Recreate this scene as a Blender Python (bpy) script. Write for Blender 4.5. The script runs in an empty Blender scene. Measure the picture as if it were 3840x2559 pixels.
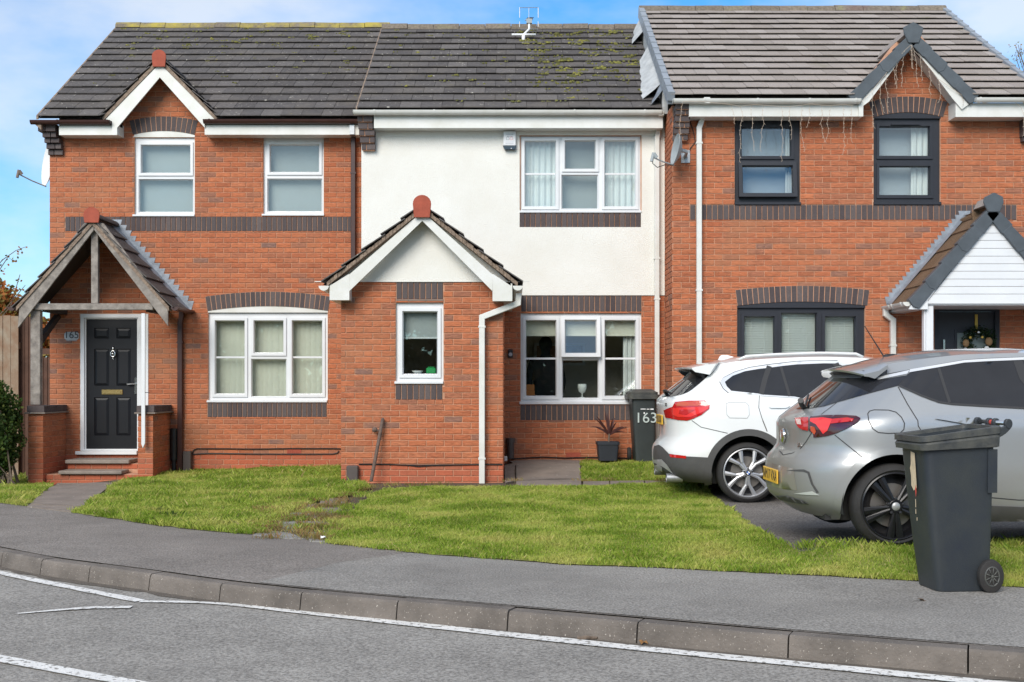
import bpy, bmesh, math, random
import numpy as np
from mathutils import Vector, Matrix
from mathutils.geometry import delaunay_2d_cdt

R = math.radians
random.seed(7)
rng = np.random.default_rng(7)
scene = bpy.context.scene
C = scene.collection

# ------------------------------------------------------------------ camera
# x to the right along the street, y away from the camera, z up; pavement at z = 0
HC = 1.30                       # eye height
F, CX, CY = 4500.0, 1920.0, 1440.0
cam = bpy.data.cameras.new("camera")
cam.sensor_width = 36.0
cam.lens = F / 3840.0 * 36.0
cam.shift_y = (CY - 1279.5) / 3840.0
cam.clip_end = 2000
cam_o = bpy.data.objects.new("camera", cam)
cam_o.location = (0, 0, HC)
cam_o.rotation_euler = (R(90), 0, 0)
C.objects.link(cam_o)
scene.camera = cam_o

# ------------------------------------------------------------------ sky
SUN_EL, SUN_ROT = R(33), R(203)
world = bpy.data.worlds.new("World")
scene.world = world
world.use_nodes = True
nt = world.node_tree
nt.nodes.clear()
def wn(t, **k):
    n = nt.nodes.new(t)
    for a, b in k.items():
        setattr(n, a, b)
    return n
out = wn('ShaderNodeOutputWorld')
bg = wn('ShaderNodeBackground')
bg.inputs['Strength'].default_value = 0.12
sky = wn('ShaderNodeTexSky', sky_type='NISHITA', sun_disc=False)
sky.sun_elevation = SUN_EL
sky.sun_rotation = SUN_ROT
sky.air_density = 1.0
sky.dust_density = 0.6
sky.ozone_density = 1.6
tc = wn('ShaderNodeTexCoord')
mp = wn('ShaderNodeMapping')
mp.inputs['Scale'].default_value = (1.0, 1.0, 2.2)
mp.inputs['Location'].default_value = (1.4734, 13.4313, 2.0233)
mp.inputs['Rotation'].default_value = (0, 0, R(17))
nz = wn('ShaderNodeTexNoise')
nz.inputs['Scale'].default_value = 1.7
nz.inputs['Detail'].default_value = 7.0
nz.inputs['Roughness'].default_value = 0.55
rp = wn('ShaderNodeValToRGB')
rp.color_ramp.elements[0].position = 0.37
rp.color_ramp.elements[0].color = (0.0, 0.0, 0.0, 1)
rp.color_ramp.elements[1].position = 0.53
rp.color_ramp.elements[1].color = (0.62, 0.62, 0.62, 1)
# hazier and whiter low in the sky, all the way round
sep = wn('ShaderNodeSeparateXYZ')
hz = wn('ShaderNodeMapRange')
hz.inputs['From Min'].default_value = 0.02
hz.inputs['From Max'].default_value = 0.16
hz.inputs['To Min'].default_value = 0.42
hz.inputs['To Max'].default_value = 0.0
mx = wn('ShaderNodeMath', operation='MAXIMUM')
hs = wn('ShaderNodeMix', data_type='RGBA', blend_type='MULTIPLY')
hs.inputs[0].default_value = 1.0
hs.inputs[7].default_value = (0.26, 0.64, 0.92, 1)
mix = wn('ShaderNodeMix', data_type='RGBA')
mix.inputs[7].default_value = (4.9, 4.75, 4.4, 1)
L = nt.links.new
L(tc.outputs['Generated'], mp.inputs['Vector'])
L(mp.outputs['Vector'], nz.inputs['Vector'])
L(nz.outputs['Fac'], rp.inputs['Fac'])
L(tc.outputs['Generated'], sep.inputs[0])
L(sep.outputs['Z'], hz.inputs['Value'])
L(rp.outputs['Color'], mx.inputs[0])
L(hz.outputs['Result'], mx.inputs[1])
L(sky.outputs['Color'], hs.inputs[6])
L(hs.outputs[2], mix.inputs[6])
L(mx.outputs[0], mix.inputs[0])
L(mix.outputs[2], bg.inputs['Color'])
L(bg.outputs['Background'], out.inputs['Surface'])

# ------------------------------------------------------------------ sun behind thin cloud
sun = bpy.data.lights.new("sun", 'SUN')
sun.energy = 1.95
sun.angle = R(35)
sun.color = (1.0, 0.93, 0.84)
sun_o = bpy.data.objects.new("sun", sun)
d = Vector((math.sin(SUN_ROT) * math.cos(SUN_EL), math.cos(SUN_ROT) * math.cos(SUN_EL), math.sin(SUN_EL)))
sun_o.rotation_euler = d.to_track_quat('Z', 'Y').to_euler()
sun_o.location = (-6, -10, 14)
C.objects.link(sun_o)

scene.view_settings.view_transform = 'Standard'
scene.view_settings.look = 'None'
scene.view_settings.gamma = 1.0
scene.view_settings.use_curve_mapping = False
scene.view_settings.exposure = 0.88
scene.render.engine = 'CYCLES'
scene.cycles.max_bounces = 6
scene.cycles.diffuse_bounces = 3
scene.cycles.glossy_bounces = 3
scene.cycles.transparent_max_bounces = 12
scene.cycles.use_denoising = True

# ------------------------------------------------------------------ measuring helpers
# measurements were taken in photograph pixels on known planes; these give metres
def wx(px, Y): return (px - CX) * Y / F
def wz(py, Y): return HC - (py - CY) * Y / F
def at(px, py, Y): return Vector((wx(px, Y), Y, wz(py, Y)))
def crop(ox, oy, s):
    return lambda x, y: (ox + x / s, oy + y / s)
K = 2353 / 1400
c1 = crop(0, 0, K); c2 = crop(1200, 0, K); c3 = crop(2440, 0, K)
c4 = crop(0, 930, K); c5 = crop(1200, 930, K); c6 = crop(2440, 930, K)
dd = crop(0, 0, 2353 / 3840)

# ------------------------------------------------------------------ object helpers
WT = {}
def new(name, data, parent=None, loc=(0, 0, 0)):
    o = bpy.data.objects.new(name, data)
    C.objects.link(o)
    if parent is not None:
        o.parent = parent
        o.matrix_parent_inverse = Matrix.Translation(-WT[parent.name])
    o.location = loc
    WT[o.name] = Vector(loc)
    return o
def tag(o, label=None, cat=None, group=None, kind=None):
    if label: o['label'] = label
    if cat: o['category'] = cat
    if group: o['group'] = group
    if kind: o['kind'] = kind
    return o
def thing(name, label, cat, loc=(0, 0, 0), group=None):
    o = new(name, None, None, loc)
    o.empty_display_size = 0.1
    return tag(o, label, cat, group)

class MB:
    """collects shapes; build() makes them one mesh object"""
    def __init__(s):
        s.v = []; s.f = []
    def add(s, vs, fs):
        b = len(s.v)
        s.v += [tuple(p) for p in vs]
        s.f += [tuple(i + b for i in f) for f in fs]
        return s
    def box(s, x0, x1, y0, y1, z0, z1):
        vs = [(x0, y0, z0), (x1, y0, z0), (x1, y1, z0), (x0, y1, z0), (x0, y0, z1), (x1, y0, z1), (x1, y1, z1), (x0, y1, z1)]
        return s.add(vs, [(0, 3, 2, 1), (4, 5, 6, 7), (0, 1, 5, 4), (1, 2, 6, 5), (2, 3, 7, 6), (3, 0, 4, 7)])
    def quad(s, a, b, c, d):
        return s.add([a, b, c, d], [(0, 1, 2, 3)])
    def prism(s, poly, y0, y1):
        """poly of (x,z), extruded from y0 (front) to y1"""
        n = len(poly)
        area = sum(poly[i][0] * poly[(i + 1) % n][1] - poly[(i + 1) % n][0] * poly[i][1] for i in range(n))
        if area < 0: poly = list(reversed(poly))
        vs = [(x, y0, z) for x, z in poly] + [(x, y1, z) for x, z in poly]
        fs = [tuple(range(n)), tuple(range(2 * n - 1, n - 1, -1))]
        fs += [((i + 1) % n, i, n + i, n + (i + 1) % n) for i in range(n)]
        return s.add(vs, fs)
    def prism_x(s, poly, x0, x1):
        """poly of (y,z), extruded along x"""
        n = len(poly)
        area = sum(poly[i][0] * poly[(i + 1) % n][1] - poly[(i + 1) % n][0] * poly[i][1] for i in range(n))
        if area < 0: poly = list(reversed(poly))
        vs = [(x0, y, z) for y, z in poly] + [(x1, y, z) for y, z in poly]
        fs = [tuple(range(n - 1, -1, -1)), tuple(range(n, 2 * n))]
        fs += [(i, (i + 1) % n, n + (i + 1) % n, n + i) for i in range(n)]
        return s.add(vs, fs)
    def prism_z(s, poly, z0, z1):
        n = len(poly)
        area = sum(poly[i][0] * poly[(i + 1) % n][1] - poly[(i + 1) % n][0] * poly[i][1] for i in range(n))
        if area < 0: poly = list(reversed(poly))
        vs = [(x, y, z0) for x, y in poly] + [(x, y, z1) for x, y in poly]
        fs = [tuple(range(n - 1, -1, -1)), tuple(range(n, 2 * n))]
        fs += [(i, (i + 1) % n, n + (i + 1) % n, n + i) for i in range(n)]
        return s.add(vs, fs)
    def tube(s, pts, r, n=8, caps=True):
        pts = [Vector(p) for p in pts]
        rs = r if isinstance(r, (list, tuple)) else [r] * len(pts)
        b = len(s.v)
        prev = None
        for i, p in enumerate(pts):
            t = (pts[min(i + 1, len(pts) - 1)] - pts[max(i - 1, 0)])
            if t.length < 1e-9: t = Vector((0, 0, 1))
            t.normalize()
            if prev is None:
                u = t.orthogonal().normalized()
            else:
                u = prev - t * prev.dot(t)
                u = u.normalized() if u.length > 1e-6 else t.orthogonal().normalized()
            prev = u
            w = t.cross(u)
            for k in range(n):
                a = 2 * math.pi * k / n
                q = p + (u * math.cos(a) + w * math.sin(a)) * rs[i]
                s.v.append(tuple(q))
        for i in range(len(pts) - 1):
            for k in range(n):
                s.f.append((b + i * n + k, b + i * n + (k + 1) % n, b + (i + 1) * n + (k + 1) % n, b + (i + 1) * n + k))
        if caps:
            s.f.append(tuple(b + k for k in reversed(range(n))))
            e = b + (len(pts) - 1) * n
            s.f.append(tuple(e + k for k in range(n)))
        return s
    def lathe(s, prof, center, axis='y', n=32, closed=False):
        """prof of (r, h); revolved about an axis through center"""
        b = len(s.v); m = len(prof)
        for k in range(n):
            a = 2 * math.pi * k / n
            ca, sa = math.cos(a), math.sin(a)
            for r, h in prof:
                if axis == 'y': p = (r * ca, h, r * sa)
                elif axis == 'z': p = (r * ca, r * sa, h)
                else: p = (h, r * ca, r * sa)
                s.v.append((center[0] + p[0], center[1] + p[1], center[2] + p[2]))
        for k in range(n):
            k2 = (k + 1) % n
            for i in range(m - 1 + (1 if closed else 0)):
                i2 = (i + 1) % m
                s.f.append((b + k * m + i, b + k * m + i2, b + k2 * m + i2, b + k2 * m + i))
        return s
    def sphere(s, c, r, n=8, sq=(1, 1, 1)):
        prof = [(math.sin(math.pi * i / n) * r, -math.cos(math.pi * i / n) * r) for i in range(n + 1)]
        b = len(s.v)
        s.lathe(prof, (0, 0, 0), 'z', n * 2)
        for i in range(b, len(s.v)):
            q = s.v[i]
            s.v[i] = (c[0] + q[0] * sq[0], c[1] + q[1] * sq[1], c[2] + q[2] * sq[2])
        return s
    def plate(s, x0, x1, z0, z1, holes, yf, yb):
        """a board in the x-z plane with rectangular holes, front at yf, back at yb"""
        xs = sorted(set([x0, x1] + [min(max(h[k], x0), x1) for h in holes for k in (0, 1)]))
        zs = sorted(set([z0, z1] + [min(max(h[k], z0), z1) for h in holes for k in (2, 3)]))
        for i in range(len(xs) - 1):
            for j in range(len(zs) - 1):
                mxx, mzz = (xs[i] + xs[i + 1]) / 2, (zs[j] + zs[j + 1]) / 2
                if any(h[0] < mxx < h[1] and h[2] < mzz < h[3] for h in holes): continue
                a, b, c, e = xs[i], xs[i + 1], zs[j], zs[j + 1]
                s.quad((a, yf, c), (b, yf, c), (b, yf, e), (a, yf, e))
                s.quad((a, yb, e), (b, yb, e), (b, yb, c), (a, yb, c))
        for (a, b, c, e), o in [((x0, x1, z0, z1), 1)] + [((h[0], h[1], h[2], h[3]), -1) for h in holes]:
            q = [((a, yf, c), (a, yb, c), (b, yb, c), (b, yf, c)), ((b, yf, c), (b, yb, c), (b, yb, e), (b, yf, e)),
                 ((b, yf, e), (b, yb, e), (a, yb, e), (a, yf, e)), ((a, yf, e), (a, yb, e), (a, yb, c), (a, yf, c))]
            for f in q:
                s.quad(*(f if o > 0 else reversed(f)))
        return s
    def ringframe(s, x0, x1, z0, z1, wid, yf, yb, bead=0.014, yglass=None):
        """a picture-frame: flat face wid wide, then a bead sloping back to the glass"""
        r = [(x0, x1, z0, z1, yb), (x0, x1, z0, z1, yf), (x0 + wid, x1 - wid, z0 + wid, z1 - wid, yf),
             (x0 + wid + bead, x1 - wid - bead, z0 + wid + bead, z1 - wid - bead, yb if yglass is None else yglass)]
        b = len(s.v)
        for a, c, e, g, y in r:
            s.v += [(a, y, e), (c, y, e), (c, y, g), (a, y, g)]
        for i in range(3):
            for k in range(4):
                k2 = (k + 1) % 4
                s.f.append((b + i * 4 + k, b + i * 4 + k2, b + i * 4 + 4 + k2, b + i * 4 + 4 + k))
        return s
    def mesh(s, name, mat, smooth=False, bevel=0.0, weld=False, angle=None):
        me = bpy.data.meshes.new(name)
        me.from_pydata(s.v, [], s.f)
        if bevel or weld:
            bm = bmesh.new(); bm.from_mesh(me)
            bmesh.ops.remove_doubles(bm, verts=bm.verts, dist=1e-5)
            if bevel:
                bmesh.ops.recalc_face_normals(bm, faces=bm.faces)
                es = [e for e in bm.edges if len(e.link_faces) == 2 and e.calc_face_angle(0) > R(30)]
                bmesh.ops.bevel(bm, geom=es, offset=bevel, segments=1, profile=0.5, affect='EDGES', clamp_overlap=True)
            bm.to_mesh(me); bm.free()
        if mat is not None: me.materials.append(mat)
        if smooth:
            me.polygons.foreach_set('use_smooth', [True] * len(me.polygons))
            if angle: me.set_sharp_from_angle(angle=R(angle))
        me.update()
        return me
    def build(s, name, mat, parent=None, smooth=False, bevel=0.0, weld=False, angle=None):
        return new(name, s.mesh(name, mat, smooth, bevel, weld, angle), parent)

def clip_poly(poly, a, b, c):
    """keep a*x + b*z <= c"""
    res = []
    for i in range(len(poly)):
        p, q = poly[i], poly[(i + 1) % len(poly)]
        dp, dq = a * p[0] + b * p[1] - c, a * q[0] + b * q[1] - c
        if dp <= 0: res.append(p)
        if (dp < 0 < dq) or (dq < 0 < dp):
            t = dp / (dp - dq)
            res.append((p[0] + (q[0] - p[0]) * t, p[1] + (q[1] - p[1]) * t))
    return res
def area(poly):
    n = len(poly)
    return abs(sum(poly[i][0] * poly[(i + 1) % n][1] - poly[(i + 1) % n][0] * poly[i][1] for i in range(n))) / 2
def inside(poly, x, y):
    c = False; n = len(poly)
    for i in range(n):
        x1, y1 = poly[i]; x2, y2 = poly[(i + 1) % n]
        if (y1 > y) != (y2 > y) and x < (x2 - x1) * (y - y1) / (y2 - y1) + x1: c = not c
    return c
def inside_np(poly, X, Y):
    c = np.zeros(X.shape, bool); n = len(poly)
    for i in range(n):
        x1, y1 = poly[i]; x2, y2 = poly[(i + 1) % n]
        if y1 == y2: continue
        m = ((y1 > Y) != (y2 > Y)) & (X < (x2 - x1) * (Y - y1) / (y2 - y1) + x1)
        c ^= m
    return c
def cdt(poly, step, holes=()):
    """triangulate a polygon with an inner grid; returns points, faces"""
    pts = []; edges = []
    for pl in [poly] + list(holes):
        b = len(pts); m = 0
        for i in range(len(pl)):
            p, q = Vector(pl[i][:2]), Vector(pl[(i + 1) % len(pl)][:2])
            k = max(1, int(math.ceil((q - p).length / step)))
            for j in range(k):
                pts.append(p.lerp(q, j / k)); m += 1
        edges += [(b + i, b + (i + 1) % m) for i in range(m)]
    bound = np.array([tuple(p) for p in pts])
    xs = [p[0] for p in poly]; ys = [p[1] for p in poly]
    gx = np.arange(min(xs) + step * .5, max(xs), step); gy = np.arange(min(ys) + step * .5, max(ys), step)
    GX, GY = np.meshgrid(gx, gy)
    ok = inside_np(poly, GX, GY)
    for h in holes: ok &= ~inside_np(h, GX, GY)
    P = np.stack([GX[ok], GY[ok]], 1)
    if len(P):
        dmin = np.full(len(P), 1e9)
        for q in bound:
            dmin = np.minimum(dmin, (P[:, 0] - q[0]) ** 2 + (P[:, 1] - q[1]) ** 2)
        P = P[dmin > (step * .45) ** 2]
        pts += [Vector(p) for p in P]
    v, e, f, _, _, _ = delaunay_2d_cdt(pts, edges, [], 0, 1e-7)
    fs = []
    for t in f:
        cx = sum(v[i].x for i in t) / 3; cy = sum(v[i].y for i in t) / 3
        if inside(poly, cx, cy) and not any(inside(h, cx, cy) for h in holes):
            a = (v[t[1]].x - v[t[0]].x) * (v[t[2]].y - v[t[0]].y) - (v[t[2]].x - v[t[0]].x) * (v[t[1]].y - v[t[0]].y)
            fs.append(tuple(t) if a > 0 else tuple(reversed(t)))
    return [(p.x, p.y) for p in v], fs
def text_mesh(name, body, size, mat, parent, loc, rot=(R(90), 0, 0), depth=0.002, sx=1.0, align='CENTER'):
    cu = bpy.data.curves.new(name, 'FONT')
    cu.body = body; cu.size = size; cu.extrude = depth
    cu.align_x = align; cu.align_y = 'CENTER'
    t = bpy.data.objects.new(name + "_tmp", cu); C.objects.link(t)
    bpy.context.view_layer.update()
    me = bpy.data.meshes.new_from_object(t.evaluated_get(bpy.context.evaluated_depsgraph_get()))
    bpy.data.objects.remove(t)
    me.materials.clear(); me.materials.append(mat)
    o = new(name, me, parent, loc)
    o.rotation_euler = rot; o.scale = (sx, 1, 1)
    return o
def lerp_curve(tab, x):
    xs = [a for a, b in tab]; ys = [b for a, b in tab]
    return float(np.interp(x, xs, ys))

# ------------------------------------------------------------------ materials
def mat(name, col, rough=0.6, metal=0.0, spec=0.5, var=0.0, vscale=6.0, var_col=None, bump=0.0, bscale=60.0, bstretch=(1, 1, 1), coat=0.0, specks=None, alpha=None):
    """Principled material with noise in colour (var) and relief (bump); position based, so nothing repeats"""
    m = bpy.data.materials.new(name); m.use_nodes = True
    t = m.node_tree; b = t.nodes['Principled BSDF']
    b.inputs['Base Color'].default_value = (*col, 1)
    b.inputs['Roughness'].default_value = rough
    b.inputs['Metallic'].default_value = metal
    b.inputs['Specular IOR Level'].default_value = spec
    b.inputs['Coat Weight'].default_value = coat
    b.inputs['Coat Roughness'].default_value = 0.05
    geo = t.nodes.new('ShaderNodeNewGeometry')
    cur = None
    if var > 0:
        n = t.nodes.new('ShaderNodeTexNoise'); n.inputs['Scale'].default_value = vscale
        n.inputs['Detail'].default_value = 5
        n.inputs['Roughness'].default_value = 0.65
        t.links.new(geo.outputs['Position'], n.inputs['Vector'])
        r = t.nodes.new('ShaderNodeMapRange')
        r.inputs['From Min'].default_value = 0.3; r.inputs['From Max'].default_value = 0.7
        t.links.new(n.outputs['Fac'], r.inputs['Value'])
        x = t.nodes.new('ShaderNodeMix'); x.data_type = 'RGBA'
        vc = var_col or tuple(c * (1 - var) for c in col)
        hi = tuple(min(1, c * (1 + var * .6)) for c in col)
        x.inputs[6].default_value = (*hi, 1) if var_col is None else (*col, 1)
        x.inputs[7].default_value = (*vc, 1)
        t.links.new(r.outputs['Result'], x.inputs[0])
        cur = x.outputs[2]
    if specks:
        scol, sscale, thr = specks
        vo = t.nodes.new('ShaderNodeTexNoise'); vo.inputs['Scale'].default_value = sscale; vo.inputs['Detail'].default_value = 2
        t.links.new(geo.outputs['Position'], vo.inputs['Vector'])
        r2 = t.nodes.new('ShaderNodeMapRange')
        r2.inputs['From Min'].default_value = thr; r2.inputs['From Max'].default_value = thr + .05
        t.links.new(vo.outputs['Fac'], r2.inputs['Value'])
        y = t.nodes.new('ShaderNodeMix'); y.data_type = 'RGBA'
        if cur: t.links.new(cur, y.inputs[6])
        else: y.inputs[6].default_value = (*col, 1)
        y.inputs[7].default_value = (*scol, 1)
        t.links.new(r2.outputs['Result'], y.inputs[0])
        cur = y.outputs[2]
    if cur: t.links.new(cur, b.inputs['Base Color'])
    if bump > 0:
        mp_ = t.nodes.new('ShaderNodeMapping'); mp_.inputs['Scale'].default_value = bstretch
        t.links.new(geo.outputs['Position'], mp_.inputs['Vector'])
        n2 = t.nodes.new('ShaderNodeTexNoise'); n2.inputs['Scale'].default_value = bscale; n2.inputs['Detail'].default_value = 4
        t.links.new(mp_.outputs['Vector'], n2.inputs['Vector'])
        bu = t.nodes.new('ShaderNodeBump'); bu.inputs['Strength'].default_value = 1.0; bu.inputs['Distance'].default_value = bump
        t.links.new(n2.outputs['Fac'], bu.inputs['Height'])
        t.links.new(bu.outputs['Normal'], b.inputs['Normal'])
    return m

def ramp_mat(name, stops, source, rough=0.85, nscale=(14, 14, 75), bump=0.006, tint=None, tscale=1.3, tamt=0.35, streak=0.28, fine=None):
    """each piece takes one colour of the ramp: by object for pieces that are objects, by island for joined ones"""
    m = bpy.data.materials.new(name); m.use_nodes = True
    t = m.node_tree; b = t.nodes['Principled BSDF']
    b.inputs['Roughness'].default_value = rough
    b.inputs['Specular IOR Level'].default_value = 0.3
    geo = t.nodes.new('ShaderNodeNewGeometry')
    if source == 'object':
        src = t.nodes.new('ShaderNodeObjectInfo').outputs['Random']
    else:
        src = geo.outputs['Random Per Island']
    rp_ = t.nodes.new('ShaderNodeValToRGB'); rp_.color_ramp.interpolation = 'LINEAR'
    e = rp_.color_ramp.elements
    e[0].position, e[0].color = stops[0][0], (*stops[0][1], 1)
    e[1].position, e[1].color = stops[-1][0], (*stops[-1][1], 1)
    for p, c in stops[1:-1]:
        k = e.new(p); k.color = (*c, 1)
    t.links.new(src, rp_.inputs['Fac'])
    mp_ = t.nodes.new('ShaderNodeMapping'); mp_.inputs['Scale'].default_value = nscale
    t.links.new(geo.outputs['Position'], mp_.inputs['Vector'])
    n = t.nodes.new('ShaderNodeTexNoise'); n.inputs['Scale'].default_value = 1.0; n.inputs['Detail'].default_value = 5
    n.inputs['Roughness'].default_value = .6
    t.links.new(mp_.outputs['Vector'], n.inputs['Vector'])
    r = t.nodes.new('ShaderNodeMapRange')
    r.inputs['From Min'].default_value = 0.35; r.inputs['From Max'].default_value = 0.65
    r.inputs['To Min'].default_value = 1 - streak; r.inputs['To Max'].default_value = 1 + streak * .55
    t.links.new(n.outputs['Fac'], r.inputs['Value'])
    x = t.nodes.new('ShaderNodeVectorMath'); x.operation = 'SCALE'
    t.links.new(rp_.outputs['Color'], x.inputs[0]); t.links.new(r.outputs['Result'], x.inputs['Scale'])
    cur = x.outputs[0]
    for tn in (tint or []):
        tcol, tsc, lo, hi = tn
        n3 = t.nodes.new('ShaderNodeTexNoise'); n3.inputs['Scale'].default_value = tsc; n3.inputs['Detail'].default_value = 6
        n3.inputs['Roughness'].default_value = .7
        t.links.new(geo.outputs['Position'], n3.inputs['Vector'])
        r3 = t.nodes.new('ShaderNodeMapRange'); r3.inputs['From Min'].default_value = lo; r3.inputs['From Max'].default_value = hi
        t.links.new(n3.outputs['Fac'], r3.inputs['Value'])
        y = t.nodes.new('ShaderNodeMix'); y.data_type = 'RGBA'
        t.links.new(r3.outputs['Result'], y.inputs[0]); t.links.new(cur, y.inputs[6]); y.inputs[7].default_value = (*tcol, 1)
        cur = y.outputs[2]
    t.links.new(cur, b.inputs['Base Color'])
    bu = t.nodes.new('ShaderNodeBump'); bu.inputs['Strength'].default_value = 1.0; bu.inputs['Distance'].default_value = bump
    t.links.new(n.outputs['Fac'], bu.inputs['Height']); t.links.new(bu.outputs['Normal'], b.inputs['Normal'])
    return m

def asphalt(name, mid, dark, light, scale):
    """stones of three tones in a binder, broad stains over it"""
    m = bpy.data.materials.new(name); m.use_nodes = True
    t = m.node_tree; b = t.nodes['Principled BSDF']; b.inputs['Roughness'].default_value = .92; b.inputs['Specular IOR Level'].default_value = .25
    geo = t.nodes.new('ShaderNodeNewGeometry')
    n = t.nodes.new('ShaderNodeTexNoise'); n.inputs['Scale'].default_value = scale; n.inputs['Detail'].default_value = 3; n.inputs['Roughness'].default_value = .6
    t.links.new(geo.outputs['Position'], n.inputs['Vector'])
    r = t.nodes.new('ShaderNodeValToRGB'); e = r.color_ramp.elements
    e[0].position, e[0].color = .34, (*dark, 1); e[1].position, e[1].color = .64, (*light, 1)
    k = e.new(.48); k.color = (*mid, 1)
    t.links.new(n.outputs['Fac'], r.inputs['Fac'])
    n2 = t.nodes.new('ShaderNodeTexNoise'); n2.inputs['Scale'].default_value = .7; n2.inputs['Detail'].default_value = 8; n2.inputs['Roughness'].default_value = .72
    t.links.new(geo.outputs['Position'], n2.inputs['Vector'])
    mr = t.nodes.new('ShaderNodeMapRange'); mr.inputs['From Min'].default_value = .32; mr.inputs['From Max'].default_value = .68; mr.inputs['To Min'].default_value = .74; mr.inputs['To Max'].default_value = 1.18
    t.links.new(n2.outputs['Fac'], mr.inputs['Value'])
    sc = t.nodes.new('ShaderNodeVectorMath'); sc.operation = 'SCALE'
    t.links.new(r.outputs['Color'], sc.inputs[0]); t.links.new(mr.outputs['Result'], sc.inputs['Scale'])
    t.links.new(sc.outputs[0], b.inputs['Base Color'])
    bu = t.nodes.new('ShaderNodeBump'); bu.inputs['Strength'].default_value = 1; bu.inputs['Distance'].default_value = .008
    t.links.new(n.outputs['Fac'], bu.inputs['Height']); t.links.new(bu.outputs['Normal'], b.inputs['Normal'])
    return m
M = {}
BR = [(0.0, (.36, .115, .055)), (.2, (.45, .14, .062)), (.4, (.50, .165, .075)), (.55, (.41, .125, .058)), (.72, (.47, .165, .08)), (.86, (.38, .135, .07)), (.94, (.33, .135, .08)), (.985, (.27, .135, .095)), (1.0, (.24, .13, .10))]
BT = [((.38, .165, .085), 1.1, .50, .78), ((.55, .23, .13), 38, .60, .70)]
M['brick'] = ramp_mat('brick_red', BR, 'object', tint=BT)
M['brick_i'] = ramp_mat('brick_red_joined', BR, 'island', tint=BT)
PB = [(0.0, (.42, .11, .055)), (.4, (.47, .13, .065)), (.7, (.40, .115, .06)), (1.0, (.37, .125, .07))]
M['pbrick'] = ramp_mat('brick_plinth', PB, 'object', nscale=(40, 40, 40), bump=.002, streak=.12)
M['pbrick_i'] = ramp_mat('brick_plinth_joined', PB, 'island', nscale=(40, 40, 40), bump=.002, streak=.12)
DB = [(0.0, (.085, .067, .066)), (.4, (.105, .085, .083)), (.75, (.072, .056, .057)), (1.0, (.125, .10, .095))]
M['dbrick'] = ramp_mat('brick_dark', DB, 'object', rough=.75, nscale=(45, 45, 45), bump=.002, streak=.15)
M['mortar'] = mat('mortar', (.55, .30, .19), .95, var=.25, vscale=9, bump=.004, bscale=120)
M['render'] = mat('render', (.80, .785, .735), .95, var=.06, vscale=1.3, var_col=(.73, .705, .64), bump=.007, bscale=75)
M['upvc'] = mat('upvc', (.72, .73, .74), .3, var=.06, vscale=2.5)
M['pvc'] = mat('white_plastic', (.74, .735, .71), .4, var=.07, vscale=3, var_col=(.62, .61, .55))
M['pvc_brown'] = mat('brown_plastic', (.055, .022, .018), .35, var=.2, vscale=6)
M['anth'] = mat('anthracite', (.026, .028, .036), .48, spec=.35, var=.1, vscale=5)
TD = [(0.0, (.095, .086, .084)), (.35, (.115, .104, .10)), (.7, (.085, .076, .073)), (1.0, (.14, .126, .12))]
TT = [((.15, .13, .11), 1.6, .5, .8), ((.25, .21, .06), 4.5, .66, .80), ((.45, .42, .37), 15.0, .635, .66)]
M['tile'] = ramp_mat('roof_tile_dark', TD, 'object', nscale=(22, 22, 22), bump=.003, tint=TT, streak=.2)
M['tile_i'] = ramp_mat('roof_tile_dark_joined', TD, 'island', nscale=(22, 22, 22), bump=.003, tint=TT, streak=.2)
TB = [(0.0, (.34, .295, .265)), (.3, (.38, .33, .30)), (.65, (.31, .268, .24)), (1.0, (.42, .37, .34))]
M['tile_b'] = ramp_mat('roof_tile_brown', TB, 'object', nscale=(120, 120, 120), bump=.004, tint=[((.42, .37, .33), 14, .6, .75), ((.20, .19, .11), 1.2, .62, .8)], streak=.35)
TG = [(0.0, (.15, .095, .055)), (1.0, (.20, .13, .08))]
M['tile_g'] = ramp_mat('roof_tile_granular', TG, 'object', nscale=(130, 130, 130), bump=.005, streak=.55, tint=[((.42, .34, .24), 95, .62, .68)])
RM = [(0.0, (.17, .14, .11)), (1.0, (.22, .18, .14))]
M['ridge_moss'] = ramp_mat('ridge_tile_lichen', RM, 'object', nscale=(30, 30, 30), bump=.008, tint=[((.40, .32, .07), 2.6, .42, .62), ((.22, .24, .07), 9, .6, .75)], streak=.3)
M['ridge'] = ramp_mat('ridge_tile_grey', RM, 'object', nscale=(30, 30, 30), bump=.006, tint=[((.25, .24, .12), 4, .58, .8), ((.16, .10, .09), 1.3, .55, .7)], streak=.3)
M['terra'] = mat('terracotta', (.36, .075, .04), .8, var=.18, vscale=12, bump=.003, bscale=90)
M['slate_cap'] = mat('grey_verge_plastic', (.075, .088, .10), .5, var=.25, vscale=4)
M['pale_cap'] = mat('pale_verge_plastic', (.27, .30, .34), .45, var=.15, vscale=4)
M['mortar_grey'] = mat('verge_mortar', (.27, .20, .15), .95, var=.4, vscale=14, bump=.02, bscale=30)
M['oldwood'] = mat('weathered_timber', (.36, .32, .28), .9, var=.35, vscale=9, var_col=(.15, .13, .115), bump=.005, bscale=18, bstretch=(1, 1, 5))
M['darkwood'] = mat('stained_timber', (.045, .032, .027), .85, var=.3, vscale=8)
M['fence'] = mat('fence_timber', (.23, .125, .07), .9, var=.4, vscale=5, var_col=(.33, .27, .20), bump=.004, bscale=30, bstretch=(4, 4, .4))
M['gate'] = mat('gate_timber', (.10, .05, .033), .85, var=.3, vscale=6, bump=.003, bscale=30, bstretch=(4, 4, .4))
M['lead'] = mat('lead', (.30, .33, .37), .55, metal=.35, var=.3, vscale=9, bump=.004, bscale=25)
M['leadw'] = mat('painted_lead', (.46, .47, .47), .6, var=.25, vscale=7, bump=.01, bscale=14)
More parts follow.
